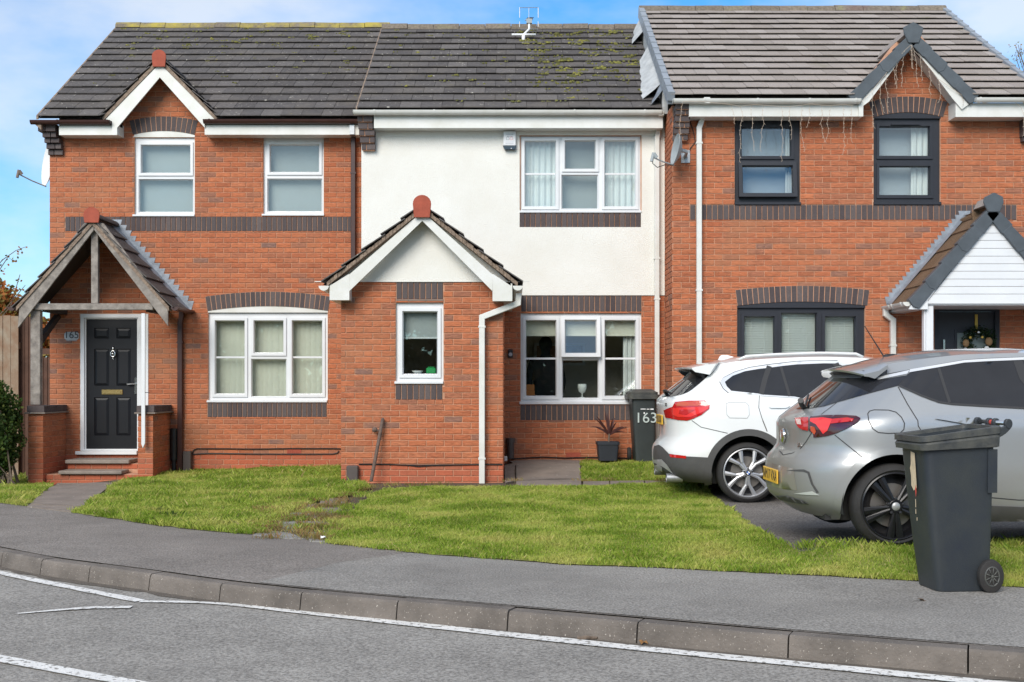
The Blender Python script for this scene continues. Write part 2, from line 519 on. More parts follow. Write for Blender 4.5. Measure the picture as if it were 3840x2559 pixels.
M['road'] = asphalt('road_asphalt', (.285, .268, .243), (.175, .164, .15), (.40, .378, .345), 62)
M['pave'] = asphalt('pavement_asphalt', (.222, .198, .176), (.14, .124, .11), (.315, .285, .257), 75)
M['pave2'] = asphalt('patched_asphalt', (.262, .246, .223), (.168, .157, .143), (.365, .345, .315), 75)
M['drive'] = asphalt('drive_asphalt', (.165, .148, .132), (.075, .066, .06), (.27, .245, .22), 60)
M['kerb'] = mat('kerb_concrete', (.165, .142, .122), .9, var=.38, vscale=3, bump=.006, bscale=60, specks=((.42, .38, .33), 90, .67))
M['grit'] = mat('gutter_grit', (.13, .11, .09), .95, var=.3, vscale=8, bump=.012, bscale=60)
M['paint'] = mat('road_paint', (.78, .765, .73), .8, var=.12, vscale=5, bump=.006, bscale=80, specks=((.30, .285, .26), 28, .57))
M['slab'] = mat('concrete_slab', (.225, .185, .155), .9, var=.25, vscale=3, bump=.004, bscale=60, specks=((.5, .47, .42), 16, .70))
M['slab_grey'] = mat('grey_slab', (.27, .26, .245), .9, var=.25, vscale=4, bump=.004, bscale=60)
M['step'] = mat('step_stone', (.27, .225, .19), .85, var=.25, vscale=6, bump=.003, bscale=60)
M['soil'] = mat('soil', (.10, .075, .048), .97, var=.35, vscale=5, bump=.02, bscale=28)
M['turf'] = mat('turf', (.25, .26, .06), .97, var=.4, vscale=6, bump=.015, bscale=40)
M['earth'] = mat('ground', (.14, .15, .07), .97, var=.3, vscale=.2)
M['door_black'] = mat('door_black', (.007, .008, .011), .45, spec=.28, var=.1, vscale=8, bump=.0008, bscale=70, bstretch=(3, 3, .5))
M['door_grey'] = mat('door_grey', (.025, .028, .036), .4)
M['chrome'] = mat('chrome', (.78, .78, .77), .16, metal=1.0)
M['brass'] = mat('brass', (.70, .52, .22), .25, metal=1.0)
M['steel'] = mat('galvanised_steel', (.42, .43, .44), .45, metal=.8, var=.2, vscale=20)
M['dish'] = mat('dish_grey', (.33, .36, .37), .5, var=.15, vscale=6)
M['dish_pale'] = mat('dish_pale', (.72, .70, .68), .5)
M['blackpl'] = mat('black_plastic', (.022, .022, .023), .5, var=.15, vscale=8)
M['cable'] = mat('cable_black', (.018, .014, .012), .6)
M['greybox'] = mat('brown_box', (.085, .067, .06), .55, var=.15, vscale=9)
M['rust'] = mat('rusty_iron', (.14, .095, .075), .85, var=.4, vscale=25, bump=.003, bscale=90)
M['room'] = mat('room_wall', (.36, .34, .31), .9)
M['roomdark'] = mat('room_wall_brown', (.66, .60, .50), .9)
M['net'] = mat('net_curtain', (.78, .80, .80), .9)
M['curtain'] = mat('curtain', (.74, .74, .72), .9)
M['blind_cream'] = mat('blind_cream', (.74, .71, .60), .85, var=.06, vscale=2)
M['blind_grey'] = mat('blind_grey', (.40, .42, .42), .85, var=.05, vscale=1.5)
M['blind_white'] = mat('blind_white', (.82, .83, .80), .7)
M['tyre'] = mat('tyre_rubber', (.028, .026, .025), .8, var=.25, vscale=12, bump=.002, bscale=120)
M['alloy'] = mat('alloy_silver', (.42, .42, .43), .38, metal=.6)
M['alloy_dark'] = mat('alloy_grey_pocket', (.035, .035, .038), .4, metal=.3)
M['alloy_black'] = mat('alloy_black', (.012, .012, .014), .3, metal=.2)
M['disc'] = mat('brake_disc', (.30, .28, .26), .4, metal=.8)
M['lampred'] = mat('lamp_red', (.50, .008, .012), .12, coat=1.0)
M['lampdark'] = mat('lamp_smoked', (.055, .006, .010), .1, coat=1.0)
M['lampbright'] = mat('lamp_bright_red', (.80, .03, .03), .15, coat=1.0)
M['lamporange'] = mat('lamp_orange', (.55, .075, .02), .15, coat=1.0)
M['lampclear'] = mat('lamp_clear', (.72, .50, .45), .15, coat=1.0)
M['plate'] = mat('number_plate', (.80, .46, .05), .4, var=.15, vscale=12)
M['platetext'] = mat('number_plate_text', (.03, .03, .03), .5)
M['carglass'] = mat('car_glass', (.022, .023, .027), .04, spec=.5, var=.35, vscale=1.5)
M['gap'] = mat('panel_gap', (.03, .03, .032), .7)
M['bright'] = mat('bright_trim', (.80, .81, .82), .3, metal=.5)
M['cladding'] = mat('grey_cladding', (.075, .072, .07), .6, var=.15, vscale=8, bump=.0008, bscale=250)
M['skid'] = mat('skid_plate', (.42, .42, .41), .4, metal=.4, var=.1, vscale=9)
M['binpl'] = mat('bin_plastic', (.022, .028, .038), .48, var=.22, vscale=4, var_col=(.038, .044, .044), bump=.0012, bscale=140)
M['binrim'] = mat('bin_rim_plastic', (.032, .036, .040), .5, var=.3, vscale=9, var_col=(.10, .10, .085), bump=.0012, bscale=90)
M['bing'] = mat('bin_plastic_green_grey', (.032, .040, .041), .5, var=.2, vscale=5, bump=.0012, bscale=140)
M['label'] = mat('paper_label', (.66, .52, .34), .8, var=.2, vscale=20)
M['redpaint'] = mat('red_paint', (.62, .08, .06), .6)
M['chalk'] = mat('chalk_paint', (.46, .52, .50), .9)
M['whitepaint'] = mat('white_paint', (.80, .80, .80), .6)
M['pot'] = mat('pot_dark', (.020, .024, .034), .55, var=.15, vscale=8)
M['leafred'] = mat('cordyline_leaf', (.065, .018, .016), .6, var=.3, vscale=15)
M['bark'] = mat('bark', (.16, .12, .09), .9, var=.3, vscale=14, bump=.01, bscale=40)
M['cloth'] = mat('dark_clothing', (.012, .013, .017), .95)
M['skin'] = mat('skin', (.30, .18, .13), .6)
M['orange'] = mat('orange_card', (.60, .20, .05), .7)
M['stringwire'] = mat('light_wire', (.50, .40, .31), .7)
M['numplate'] = mat('number_sign', (.55, .56, .58), .3, metal=.5, var=.1, vscale=20)
M['bluedark'] = mat('blue_dark', (.018, .040, .060), .3)
M['pinkprint'] = mat('pink_print', (.75, .42, .42), .6)
M['greyprint'] = mat('grey_print', (.40, .41, .44), .6)
M['gold'] = mat('gold_ribbon', (.65, .45, .10), .35, metal=.6)
M['cone'] = mat('dry_cone', (.25, .15, .07), .8)
M['blue'] = mat('roundel_blue', (.02, .12, .45), .3)
M['deadleaf'] = mat('dead_leaf', (.30, .15, .05), .8, var=.3, vscale=30)

def leaf_mat(name, stops, trans=0.35, rough=.6, patch=None):
    m = bpy.data.materials.new(name); m.use_nodes = True
    t = m.node_tree; b = t.nodes['Principled BSDF']
    geo = t.nodes.new('ShaderNodeNewGeometry')
    r = t.nodes.new('ShaderNodeValToRGB'); e = r.color_ramp.elements
    e[0].position, e[0].color = stops[0][0], (*stops[0][1], 1)
    e[1].position, e[1].color = stops[-1][0], (*stops[-1][1], 1)
    for p, c in stops[1:-1]:
        k = e.new(p); k.color = (*c, 1)
    t.links.new(geo.outputs['Random Per Island'], r.inputs['Fac'])
    n = t.nodes.new('ShaderNodeTexNoise'); n.inputs['Scale'].default_value = 1.6; n.inputs['Detail'].default_value = 4
    t.links.new(geo.outputs['Position'], n.inputs['Vector'])
    mr = t.nodes.new('ShaderNodeMapRange'); mr.inputs['From Min'].default_value = .35; mr.inputs['From Max'].default_value = .65
    mr.inputs['To Min'].default_value = .70; mr.inputs['To Max'].default_value = 1.22
    t.links.new(n.outputs['Fac'], mr.inputs['Value'])
    sc = t.nodes.new('ShaderNodeVectorMath'); sc.operation = 'SCALE'
    t.links.new(r.outputs['Color'], sc.inputs[0]); t.links.new(mr.outputs['Result'], sc.inputs['Scale'])
    cur = sc.outputs[0]
    if patch:                         # worn, yellowed patches
        n4 = t.nodes.new('ShaderNodeTexNoise'); n4.inputs['Scale'].default_value = patch[1]; n4.inputs['Detail'].default_value = 5
        t.links.new(geo.outputs['Position'], n4.inputs['Vector'])
        m4 = t.nodes.new('ShaderNodeMapRange'); m4.inputs['From Min'].default_value = patch[2]; m4.inputs['From Max'].default_value = patch[3]; m4.inputs['To Max'].default_value = .8
        t.links.new(n4.outputs['Fac'], m4.inputs['Value'])
        x4 = t.nodes.new('ShaderNodeMix'); x4.data_type = 'RGBA'; x4.inputs[7].default_value = (*patch[0], 1)
        t.links.new(m4.outputs['Result'], x4.inputs[0]); t.links.new(cur, x4.inputs[6]); cur = x4.outputs[2]
    t.links.new(cur, b.inputs['Base Color'])
    b.inputs['Roughness'].default_value = rough; b.inputs['Specular IOR Level'].default_value = .25
    tr = t.nodes.new('ShaderNodeBsdfTranslucent'); t.links.new(cur, tr.inputs['Color'])
    mx_ = t.nodes.new('ShaderNodeMixShader'); mx_.inputs[0].default_value = trans
    t.links.new(b.outputs[0], mx_.inputs[1]); t.links.new(tr.outputs[0], mx_.inputs[2])
    t.links.new(mx_.outputs[0], t.nodes['Material Output'].inputs['Surface'])
    return m
M['grass'] = leaf_mat('grass', [(0, (.15, .27, .022)), (.35, (.25, .39, .035)), (.7, (.36, .48, .055)), (.9, (.47, .50, .11)), (1, (.56, .46, .22))], patch=((.52, .47, .15), 1.6, .44, .70))
M['drygrass'] = leaf_mat('dry_grass', [(0, (.20, .22, .05)), (.5, (.33, .25, .10)), (1, (.36, .19, .08))])
M['bush'] = leaf_mat('bush_leaf', [(0, (.025, .055, .012)), (.5, (.05, .10, .02)), (.85, (.10, .16, .03)), (1, (.20, .22, .06))])
M['autumn'] = leaf_mat('autumn_leaf', [(0, (.40, .10, .03)), (.4, (.48, .19, .05)), (.7, (.30, .24, .06)), (1, (.16, .18, .05))])
M['belt'] = leaf_mat('far_leaf', [(0, (.03, .045, .015)), (.6, (.06, .075, .025)), (1, (.14, .10, .04))])
M['moss'] = leaf_mat('moss_clump', [(0, (.07, .07, .025)), (.5, (.13, .125, .035)), (1, (.22, .20, .05))], trans=.0, rough=.95)
M['wreath'] = leaf_mat('wreath_leaf', [(0, (.012, .03, .012)), (.7, (.03, .06, .02)), (1, (.08, .09, .04))])

def glass_mat(name, tint=(.93, .96, .95), boost=1.0):
    m = bpy.data.materials.new(name); m.use_nodes = True
    t = m.node_tree; t.nodes.clear()
    o = t.nodes.new('ShaderNodeOutputMaterial')
    tr = t.nodes.new('ShaderNodeBsdfTransparent'); tr.inputs['Color'].default_value = (*tint, 1)
    gl = t.nodes.new('ShaderNodeBsdfGlossy'); gl.inputs['Roughness'].default_value = .01
    fr = t.nodes.new('ShaderNodeLayerWeight'); fr.inputs['Blend'].default_value = .5
    pw_ = t.nodes.new('ShaderNodeMath'); pw_.operation = 'POWER'; pw_.inputs[1].default_value = 5.0
    mu = t.nodes.new('ShaderNodeMath'); mu.operation = 'MULTIPLY_ADD'; mu.inputs[1].default_value = .9; mu.inputs[2].default_value = .04 * boost; mu.use_clamp = True
    t.links.new(fr.outputs['Facing'], pw_.inputs[0])
    mx_ = t.nodes.new('ShaderNodeMixShader')
    t.links.new(pw_.outputs[0], mu.inputs[0]); t.links.new(mu.outputs[0], mx_.inputs[0])
    t.links.new(tr.outputs[0], mx_.inputs[1]); t.links.new(gl.outputs[0], mx_.inputs[2])
    t.links.new(mx_.outputs[0], o.inputs['Surface'])
    return m
M['glass'] = glass_mat('window_glass', boost=2.3)

def paint_mat(name, col, flake=0.0, rough=.28, dirt=None, rear=None):
    """car paint under a clear coat; dirt = (colour, height where the road film fades out)"""
    m = bpy.data.materials.new(name); m.use_nodes = True
    t = m.node_tree; b = t.nodes['Principled BSDF']
    b.inputs['Base Color'].default_value = (*col, 1); b.inputs['Roughness'].default_value = rough
    b.inputs['Metallic'].default_value = flake; b.inputs['Coat Weight'].default_value = 1.0; b.inputs['Coat Roughness'].default_value = .06
    if dirt:
        geo = t.nodes.new('ShaderNodeNewGeometry')
        n = t.nodes.new('ShaderNodeTexNoise'); n.inputs['Scale'].default_value = 2.2; n.inputs['Detail'].default_value = 6
        t.links.new(geo.outputs['Position'], n.inputs['Vector'])
        sp = t.nodes.new('ShaderNodeSeparateXYZ'); t.links.new(geo.outputs['Position'], sp.inputs[0])
        # spray thrown up by the wheels: thick low down, thin above
        a = t.nodes.new('ShaderNodeMapRange'); a.inputs['From Min'].default_value = .25; a.inputs['From Max'].default_value = dirt[1]
        a.inputs['To Min'].default_value = .85; a.inputs['To Max'].default_value = .0
        t.links.new(sp.outputs['Z'], a.inputs['Value'])
        k = t.nodes.new('ShaderNodeMath'); k.operation = 'MULTIPLY'
        nr = t.nodes.new('ShaderNodeMapRange'); nr.inputs['From Min'].default_value = .3; nr.inputs['From Max'].default_value = .7
        nr.inputs['To Min'].default_value = .25
        t.links.new(n.outputs['Fac'], nr.inputs['Value'])
        t.links.new(a.outputs[0], k.inputs[0]); t.links.new(nr.outputs[0], k.inputs[1])
        if rear:                      # road film on the tail
            c = t.nodes.new('ShaderNodeMapRange'); c.inputs['From Min'].default_value = rear[0]; c.inputs['From Max'].default_value = rear[1]
            c.inputs['To Min'].default_value = .95; c.inputs['To Max'].default_value = .0
            t.links.new(sp.outputs['X'], c.inputs['Value'])
            k0 = k; k = t.nodes.new('ShaderNodeMath'); k.operation = 'MAXIMUM'
            t.links.new(k0.outputs[0], k.inputs[0]); t.links.new(c.outputs[0], k.inputs[1])
        x = t.nodes.new('ShaderNodeMix'); x.data_type = 'RGBA'
        x.inputs[6].default_value = (*col, 1); x.inputs[7].default_value = (*dirt[0], 1)
        t.links.new(k.outputs[0], x.inputs[0]); t.links.new(x.outputs[2], b.inputs['Base Color'])
        rr = t.nodes.new('ShaderNodeMapRange'); rr.inputs['To Min'].default_value = rough; rr.inputs['To Max'].default_value = .8
        t.links.new(k.outputs[0], rr.inputs['Value']); t.links.new(rr.outputs[0], b.inputs['Roughness'])
        cw = t.nodes.new('ShaderNodeMapRange'); cw.inputs['To Min'].default_value = 1.0; cw.inputs['To Max'].default_value = .1
        t.links.new(k.outputs[0], cw.inputs['Value']); t.links.new(cw.outputs[0], b.inputs['Coat Weight'])
    return m
M['paint_white'] = paint_mat('car_paint_white', (.80, .81, .80), 0.0, .3, dirt=((.62, .59, .52), .75))
M['paint_film'] = paint_mat('car_paint_grey_dusty', (.27, .25, .215), .2, .6)

# ------------------------------------------------------------------ lie of the land
CTRL = [(-6.6, 16.9, -.115), (-5.0, 16.9, -.03), (-3.2, 17.7, .03), (-1.8, 17.4, .06), (-1.7, 15.0, .07), (-.2, 15.0, .07),
        (.5, 16.9, .21), (2.2, 16.8, .20), (2.6, 13.2, -.01), (2.83, 8.85, .083), (5.0, 9.2, .07), (5.5, 13.5, .0), (-5.9, 13.4, -.02),
        (-4.7, 12.6, -.012), (-2.4, 10.4, -.004), (-1.4, 9.7, 0), (.4, 8.6, .01), (1.6, 8.3, .01), (2.6, 7.8, .012), (3.4, 7.5, .012), (.5, 11.5, .03),
        (-2.8, 13.5, .0), (.3, 14.6, .09), (1.6, 14.6, .07), (-9, 15, -.12), (9, 8, .05), (9, 15, .02)] + [(-5.0, 10.3, .004), (-3.5, 9.0, .004), (-2.2, 8.1, .004), (-1.0, 7.4, .004), (.3, 6.8, .004), (1.4, 6.3, .004), (2.5, 5.85, .004), (3.6, 5.45, .004)]
CA = np.array(CTRL)
def G(x, y):
    x = np.asarray(x, float); y = np.asarray(y, float)
    d2 = (x[..., None] - CA[:, 0]) ** 2 + (y[..., None] - CA[:, 1]) ** 2 + .05
    w = d2 ** -1.5
    return (w * CA[:, 2]).sum(-1) / w.sum(-1)
def Gs(x, y): return float(G(np.array([x]), np.array([y]))[0])
def gpt(px, py):
    z = 0.0
    for _ in range(6):
        Y = (HC - z) * F / (py - CY); X = (px - CX) * Y / F
        z = Gs(X, Y)
    return (X, Y)
def gd(x, y):               # from a point measured on the full view
    return gpt(*dd(x, y))

def smooth_line(pts, n=8):
    """Catmull-Rom through points"""
    P = [np.array(p, float) for p in pts]
    P = [2 * P[0] - P[1]] + P + [2 * P[-1] - P[-2]]
    res = []
    for i in range(1, len(P) - 2):
        for k in range(n):
            t = k / n
            a, b, c, d_ = P[i - 1], P[i], P[i + 1], P[i + 2]
            res.append(tuple(.5 * ((2 * b) + (-a + c) * t + (2 * a - 5 * b + 4 * c - d_) * t * t + (-a + 3 * b - 3 * c + d_) * t ** 3)))
    res.append(tuple(P[-2]))
    return res
def offset_line(pts, d_):
    res = []
    for i, p in enumerate(pts):
        a = pts[max(i - 1, 0)]; b = pts[min(i + 1, len(pts) - 1)]
        t = np.array([b[0] - a[0], b[1] - a[1]]); t /= np.linalg.norm(t)
        res.append((p[0] - t[1] * d_, p[1] + t[0] * d_))
    return res

def sheet(name, poly, step, zf, material, parent=None, kind='structure', holes=()):
    v, f = cdt(poly, step, holes)
    V = np.array(v); z = zf(V[:, 0], V[:, 1])
    me = bpy.data.meshes.new(name)
    me.from_pydata([(a[0], a[1], float(c)) for a, c in zip(v, z)], [], f)
    me.materials.append(material)
    me.polygons.foreach_set('use_smooth', [True] * len(me.polygons))
    o = new(name, me, parent)
    if kind: o['kind'] = kind
    return o

# kerb joints along the top front edge
KJ = [(-8.4, 13.6), (-7.6, 12.75), (-6.9, 12.05), (-6.25, 11.4), (-5.6, 10.8), (-5.0, 10.24), (-4.45, 9.75), (-3.95, 9.3), (-3.49, 8.90), (-3.02, 8.58), (-2.48, 8.22), (-1.90, 7.82), (-1.317, 7.49), (-.687, 7.18), (-.023, 6.88), (.684, 6.55), (1.428, 6.20), (2.227, 5.86), (3.05, 5.55), (3.9, 5.26), (4.75, 4.98), (5.6, 4.72), (6.5, 4.48)]
kerb_line = smooth_line(KJ, 6)
lawn_px = [(0, 1156), (165, 1178), (350, 1207), (560, 1229), (770, 1252), (1000, 1276), (1300, 1299), (1500, 1305), (1700, 1316), (2000, 1331), (2100, 1336), (2353, 1351)]
lawn_edge = [(-11.5, 19.0), (-8.6, 16.0), (-7.2, 14.6)] + [gd(*p) for p in lawn_px] + [(4.6, 7.15), (6.8, 6.55), (9.0, 6.1)]

ground = sheet('ground', [(-400, -200), (400, -200), (400, 900), (-400, 900)], 120, lambda x, y: np.full_like(x, -.19), M['earth'])
road_poly = offset_line(kerb_line, .06)
sheet('road', [(-30, -9), (40, -9), (40, 3.6)] + list(reversed(road_poly)) + [(-9.2, 14.4), (-30, 30)], 1.2, lambda x, y: np.full_like(x, -.12), M['road'])
kb = offset_line(kerb_line, .11)
pave_poly = kb + list(reversed(offset_line(lawn_edge, .15)))
sheet('pavement', pave_poly, .35, lambda x, y: G(x, y) * .95 + .001, M['pave'])
# newer patch of the pavement
pb = [gpt(955, 2183), gpt(1273, 2112), gpt(1534, 2075)]
i0 = min(range(len(kb)), key=lambda i: (kb[i][0] - pb[0][0]) ** 2 + (kb[i][1] - pb[0][1]) ** 2)
le = [p for p in lawn_edge if p[0] > pb[2][0] + .05]
patch_poly = [(p[0], p[1] + .015) for p in kb[i0:-6]] + list(reversed([(p[0], p[1] - .03) for p in le[:-1]])) + [pb[2], pb[1]]
sheet('pavement_patch', patch_poly, .35, lambda x, y: G(x, y) * .95 + .005, M['pave2'])

# kerb stones, each a piece of its own
kerb = new('kerb', None); kerb['kind'] = 'structure'
kerb.empty_display_size = .1
for i in range(len(KJ) - 1):
    seg = kerb_line[i * 6:(i + 1) * 6 + 1]
    jz = random.uniform(-.004, .004)
    L0 = np.linalg.norm(np.array(seg[-1]) - np.array(seg[0])); g = .0045 / L0
    pts = [tuple(np.array(seg[0]) * (1 - g) + np.array(seg[-1]) * g)] + list(seg[1:-1]) + [tuple(np.array(seg[-1]) * (1 - g) + np.array(seg[0]) * g)]
    prof = [(-.016, -.26), (-.014, -.12), (.0, -.028), (.005, -.012), (.018, -.001), (.12, 0), (.12, -.26)]
    rows = [[(q[0], q[1], z + jz) for q in offset_line(pts, o_)] for o_, z in prof]
    mb = MB(); n = len(pts); m_ = len(prof)
    mb.v = [rows[k][j] for j in range(n) for k in range(m_)]
    for j in range(n - 1):
        for k in range(m_ - 1):
            mb.f.append((j * m_ + k, (j + 1) * m_ + k, (j + 1) * m_ + k + 1, j * m_ + k + 1))
    mb.f.append(tuple(reversed(range(m_)))); mb.f.append(tuple((n - 1) * m_ + k for k in range(m_)))
    mb.build('kerb_stone', M['kerb'], kerb)
# grit lying in the channel
gl0 = offset_line(kerb_line, -.014); gl1 = offset_line(kerb_line, -.07)
gl1 = [(p[0] + random.uniform(-.03, .03), p[1] + random.uniform(-.02, .015)) for p in gl1]
mb = MB()
for i in range(len(gl0) - 1):
    mb.quad((*gl1[i], -.1165), (*gl1[i + 1], -.1165), (*gl0[i + 1], -.114), (*gl0[i], -.114))
tag(mb.build('gutter_grit', M['grit'], None, smooth=True), 'dark grit lying in the channel along the kerb', 'grit', kind='stuff')

# painted lines on the road
def rpt(x, y):
    px, py = dd(x, y); Y = (HC + .116) * F / (py - CY)
    return ((px - CX) * Y / F, Y)
def line_strip(name, pts, w, label):
    P = smooth_line([rpt(*p) for p in pts], 6)
    ws = w if isinstance(w, (list, tuple)) else [w] * len(pts)
    Wd = np.interp(np.linspace(0, len(pts) - 1, len(P)), range(len(pts)), ws)
    mb = MB()
    l = []; r = []
    for i, p in enumerate(P):
        a, b = P[max(i - 1, 0)], P[min(i + 1, len(P) - 1)]
        t = np.array([b[0] - a[0], b[1] - a[1]]); t /= np.linalg.norm(t)
        j = Wd[i] / 2 + random.uniform(-.004, .004)
        l.append((p[0] - t[1] * j, p[1] + t[0] * j, -.1125)); r.append((p[0] + t[1] * j, p[1] - t[0] * j, -.1125))
    for i in range(len(P) - 1):
        mb.quad(r[i], r[i + 1], l[i + 1], l[i])
    o = mb.build(name, M['paint']); o['kind'] = 'structure'
    return o
line_strip('road_line', [(-180, 1274), (0, 1317), (160, 1350), (322, 1382)], .085, '')
line_strip('road_line', [(322, 1383), (490, 1387), (700, 1408), (1000, 1441), (1500, 1494), (2000, 1543), (2353, 1579), (2700, 1614)], [.06, .06, .10, .11, .115, .115, .115, .115], '')
line_strip('road_line', [(40, 1411), (200, 1398), (302, 1396)], [.02, .075, .08], '')
line_strip('road_line', [(-250, 1462), (0, 1514), (180, 1548), (420, 1592), (700, 1640)], .10, '')

# soil of the plots, drive, slabs
plot = lawn_edge + [(14, 6.0), (14, 22), (-14, 22), (-14, 19)]
sheet('plot_soil', plot, .45, lambda x, y: G(x, y) - .02, M['soil'])
drive_px = [(1560, 1112), (1600, 1100), (1625, 1125), (1655, 1152), (1700, 1190), (1760, 1232), (1835, 1270), (1900, 1264), (2000, 1258), (2110, 1254), (2353, 1240)]
drive_edge = [gd(*p) for p in drive_px]
sheet('driveway', [(1.15, 16.2)] + [(p[0] - .15, p[1] - .1) for p in drive_edge] + [(4.2, 8.0), (6.5, 7.6), (12, 7.4), (12, 16.6), (2.2, 16.6)], .3, lambda x, y: G(x, y) - .004, M['drive'])

# lawns
GR = {}
def jag(poly, amt, step=.12):
    res = []
    for i in range(len(poly)):
        p, q = np.array(poly[i]), np.array(poly[(i + 1) % len(poly)])
        k = max(1, int(np.linalg.norm(q - p) / step))
        for j in range(k):
            r_ = p + (q - p) * j / k
            res.append((r_[0] + random.uniform(-amt, amt), r_[1] + random.uniform(-amt, amt)))
    return res
lawn165 = [gd(x, y) for x, y in [(168, 1180), (205, 1158), (240, 1136), (268, 1113), (320, 1100), (400, 1084)]] + [(-3.95, 17.84), (-1.98, 17.84)] + \
          [gd(x, y) for x, y in [(787, 1110), (840, 1112), (850, 1122), (800, 1140), (725, 1152), (690, 1170), (640, 1190), (615, 1212), (575, 1230), (460, 1220), (350, 1207), (250, 1192)]]
lawn163 = [gd(x, y) for x, y in [(748, 1250), (765, 1225), (785, 1200), (815, 1170), (850, 1140), (885, 1126), (1000, 1119), (1160, 1122), (1335, 1120), (1450, 1114), (1560, 1112), (1610, 1106), (1625, 1125), (1655, 1152), (1700, 1190), (1760, 1232), (1835, 1270), (1900, 1264), (2000, 1258), (2110, 1254), (2353, 1240)]] + \
          [(4.6, 7.9), (6.5, 7.3), (6.7, 6.62), (4.6, 7.2)] + [gd(x, y) for x, y in reversed(lawn_px[4:])]
lawnR = [gd(x, y) for x, y in [(1337, 1060), (1440, 1055), (1500, 1056), (1600, 1060), (1610, 1092), (1560, 1104), (1450, 1107), (1337, 1107)]]
lawnL = [(-9.5, 15.2), (-9.5, 16.6), (-7.3, 17.2)] + [gd(x, y) for x, y in [(58, 1092), (64, 1112), (124, 1116), (95, 1137), (62, 1164), (0, 1158)]]
for nm, pl, h_, dens in (('lawn', lawn165, .040, 8500), ('lawn', lawn163, .026, 10500), ('lawn', lawnR, .034, 6000), ('lawn', lawnL, .04, 5000)):
    pj = jag(pl, .025)
    lo = sheet(nm, pj, .22, lambda x, y: G(x, y) + .008, M['turf'])
    A = area(pl); n = int(A * dens)
    xs = [p[0] for p in pj]; ys = [p[1] for p in pj]
    X = rng.uniform(min(xs), max(xs), n * 3); Y = rng.uniform(min(ys), max(ys), n * 3)
    ok = inside_np(jag(pl, .04), X, Y); X = X[ok][:n]; Y = Y[ok][:n]
    n = len(X)
    # patchy growth
    ph = np.sin(X * 3.1 + 1.3) * np.sin(Y * 2.7 + .4) + .6 * np.sin(X * 7.3 + Y * 5.1) + .5 * np.sin(X * 13 - Y * 11)
    hh = h_ * rng.uniform(.35, 1.25, n) * (1 + .30 * ph) * np.where(rng.random(n) < .015, 1.8, 1.0)
    a = rng.uniform(0, 2 * math.pi, n); lean = rng.uniform(.1, .95, n) * hh
    la = rng.uniform(0, 2 * math.pi, n)
    wd = rng.uniform(.0018, .0036, n)
    Z = G(X, Y) + .008
    V = np.zeros((n, 4, 3))
    V[:, 0] = np.stack([X - np.cos(a) * wd, Y - np.sin(a) * wd, Z], 1)
    V[:, 1] = np.stack([X + np.cos(a) * wd, Y + np.sin(a) * wd, Z], 1)
    V[:, 2] = np.stack([X + np.cos(a) * wd * .8 + np.cos(la) * lean * .35, Y + np.sin(a) * wd * .8 + np.sin(la) * lean * .35, Z + hh * .6], 1)
    V[:, 3] = np.stack([X + np.cos(la) * lean, Y + np.sin(la) * lean, Z + hh], 1)
    Fc = np.arange(n)[:, None] * 4 + np.array([[0, 1, 2, 3]])
    me = bpy.data.meshes.new('grass')
    me.vertices.add(n * 4); me.vertices.foreach_set('co', V.reshape(-1))
    me.loops.add(n * 4); me.loops.foreach_set('vertex_index', Fc.reshape(-1).astype(np.int32))
    me.polygons.add(n); me.polygons.foreach_set('loop_start', np.arange(0, n * 4, 4, dtype=np.int32)); me.polygons.foreach_set('loop_total', np.full(n, 4, np.int32))
    me.update(); me.materials.append(M['grass'])
    go = new('grass', me)
    lab = {id(lawn165): 'rough green grass in front of the house with the black door', id(lawn163): 'bright green grass in front of the white rendered house',
           id(lawnR): 'short grass between the slab path and the white car', id(lawnL): 'grass at the far left beside the hedge'}[id(pl)]
    tag(go, lab, 'grass', kind='stuff')

# longer tufts
def blades(name, spots, hgt, cnt, spread, material, label, cat, kind='stuff', wd=.0026):
    mb = MB()
    for (x, y) in spots:
        for _ in range(cnt):
            bx_, by_ = x + random.gauss(0, spread), y + random.gauss(0, spread * .6)
            z = Gs(bx_, by_) + .005
            a = random.uniform(0, 6.28); la = random.uniform(0, 6.28); h = hgt * random.uniform(.4, 1.2); l = h * random.uniform(.2, .9)
            w = wd * random.uniform(.7, 1.3)
            mb.add([(bx_ - math.cos(a) * w, by_ - math.sin(a) * w, z), (bx_ + math.cos(a) * w, by_ + math.sin(a) * w, z),
                    (bx_ + math.cos(la) * l * .4 + math.cos(a) * w * .7, by_ + math.sin(la) * l * .4 + math.sin(a) * w * .7, z + h * .65), (bx_ + math.cos(la) * l, by_ + math.sin(la) * l, z + h)], [(0, 1, 2, 3)])
    o = mb.build(name, material)
    tag(o, label, cat, kind=kind)
    return o
edge_sp = []
for i in range(len(lawn_px) - 1):
    for k in range(26):
        t = random.random()
        x = lawn_px[i][0] + (lawn_px[i + 1][0] - lawn_px[i][0]) * t; y = lawn_px[i][1] + (lawn_px[i + 1][1] - lawn_px[i][1]) * t
        if 60 < x < 166 or 575 < x < 745: continue
        edge_sp.append(gd(x, y - random.uniform(-1, 5)))
blades('grass_fringe', edge_sp, .042, 12, .03, M['grass'], 'long grass leaning over the back edge of the pavement', 'grass')
dr_sp = [gd(1837 + random.uniform(-6, 510), 1262 + random.uniform(-8, 4)) for _ in range(70)]
blades('grass_fringe', dr_sp, .065, 16, .035, M['grass'], 'long grass along the near edge of the drive by the grey car', 'grass')
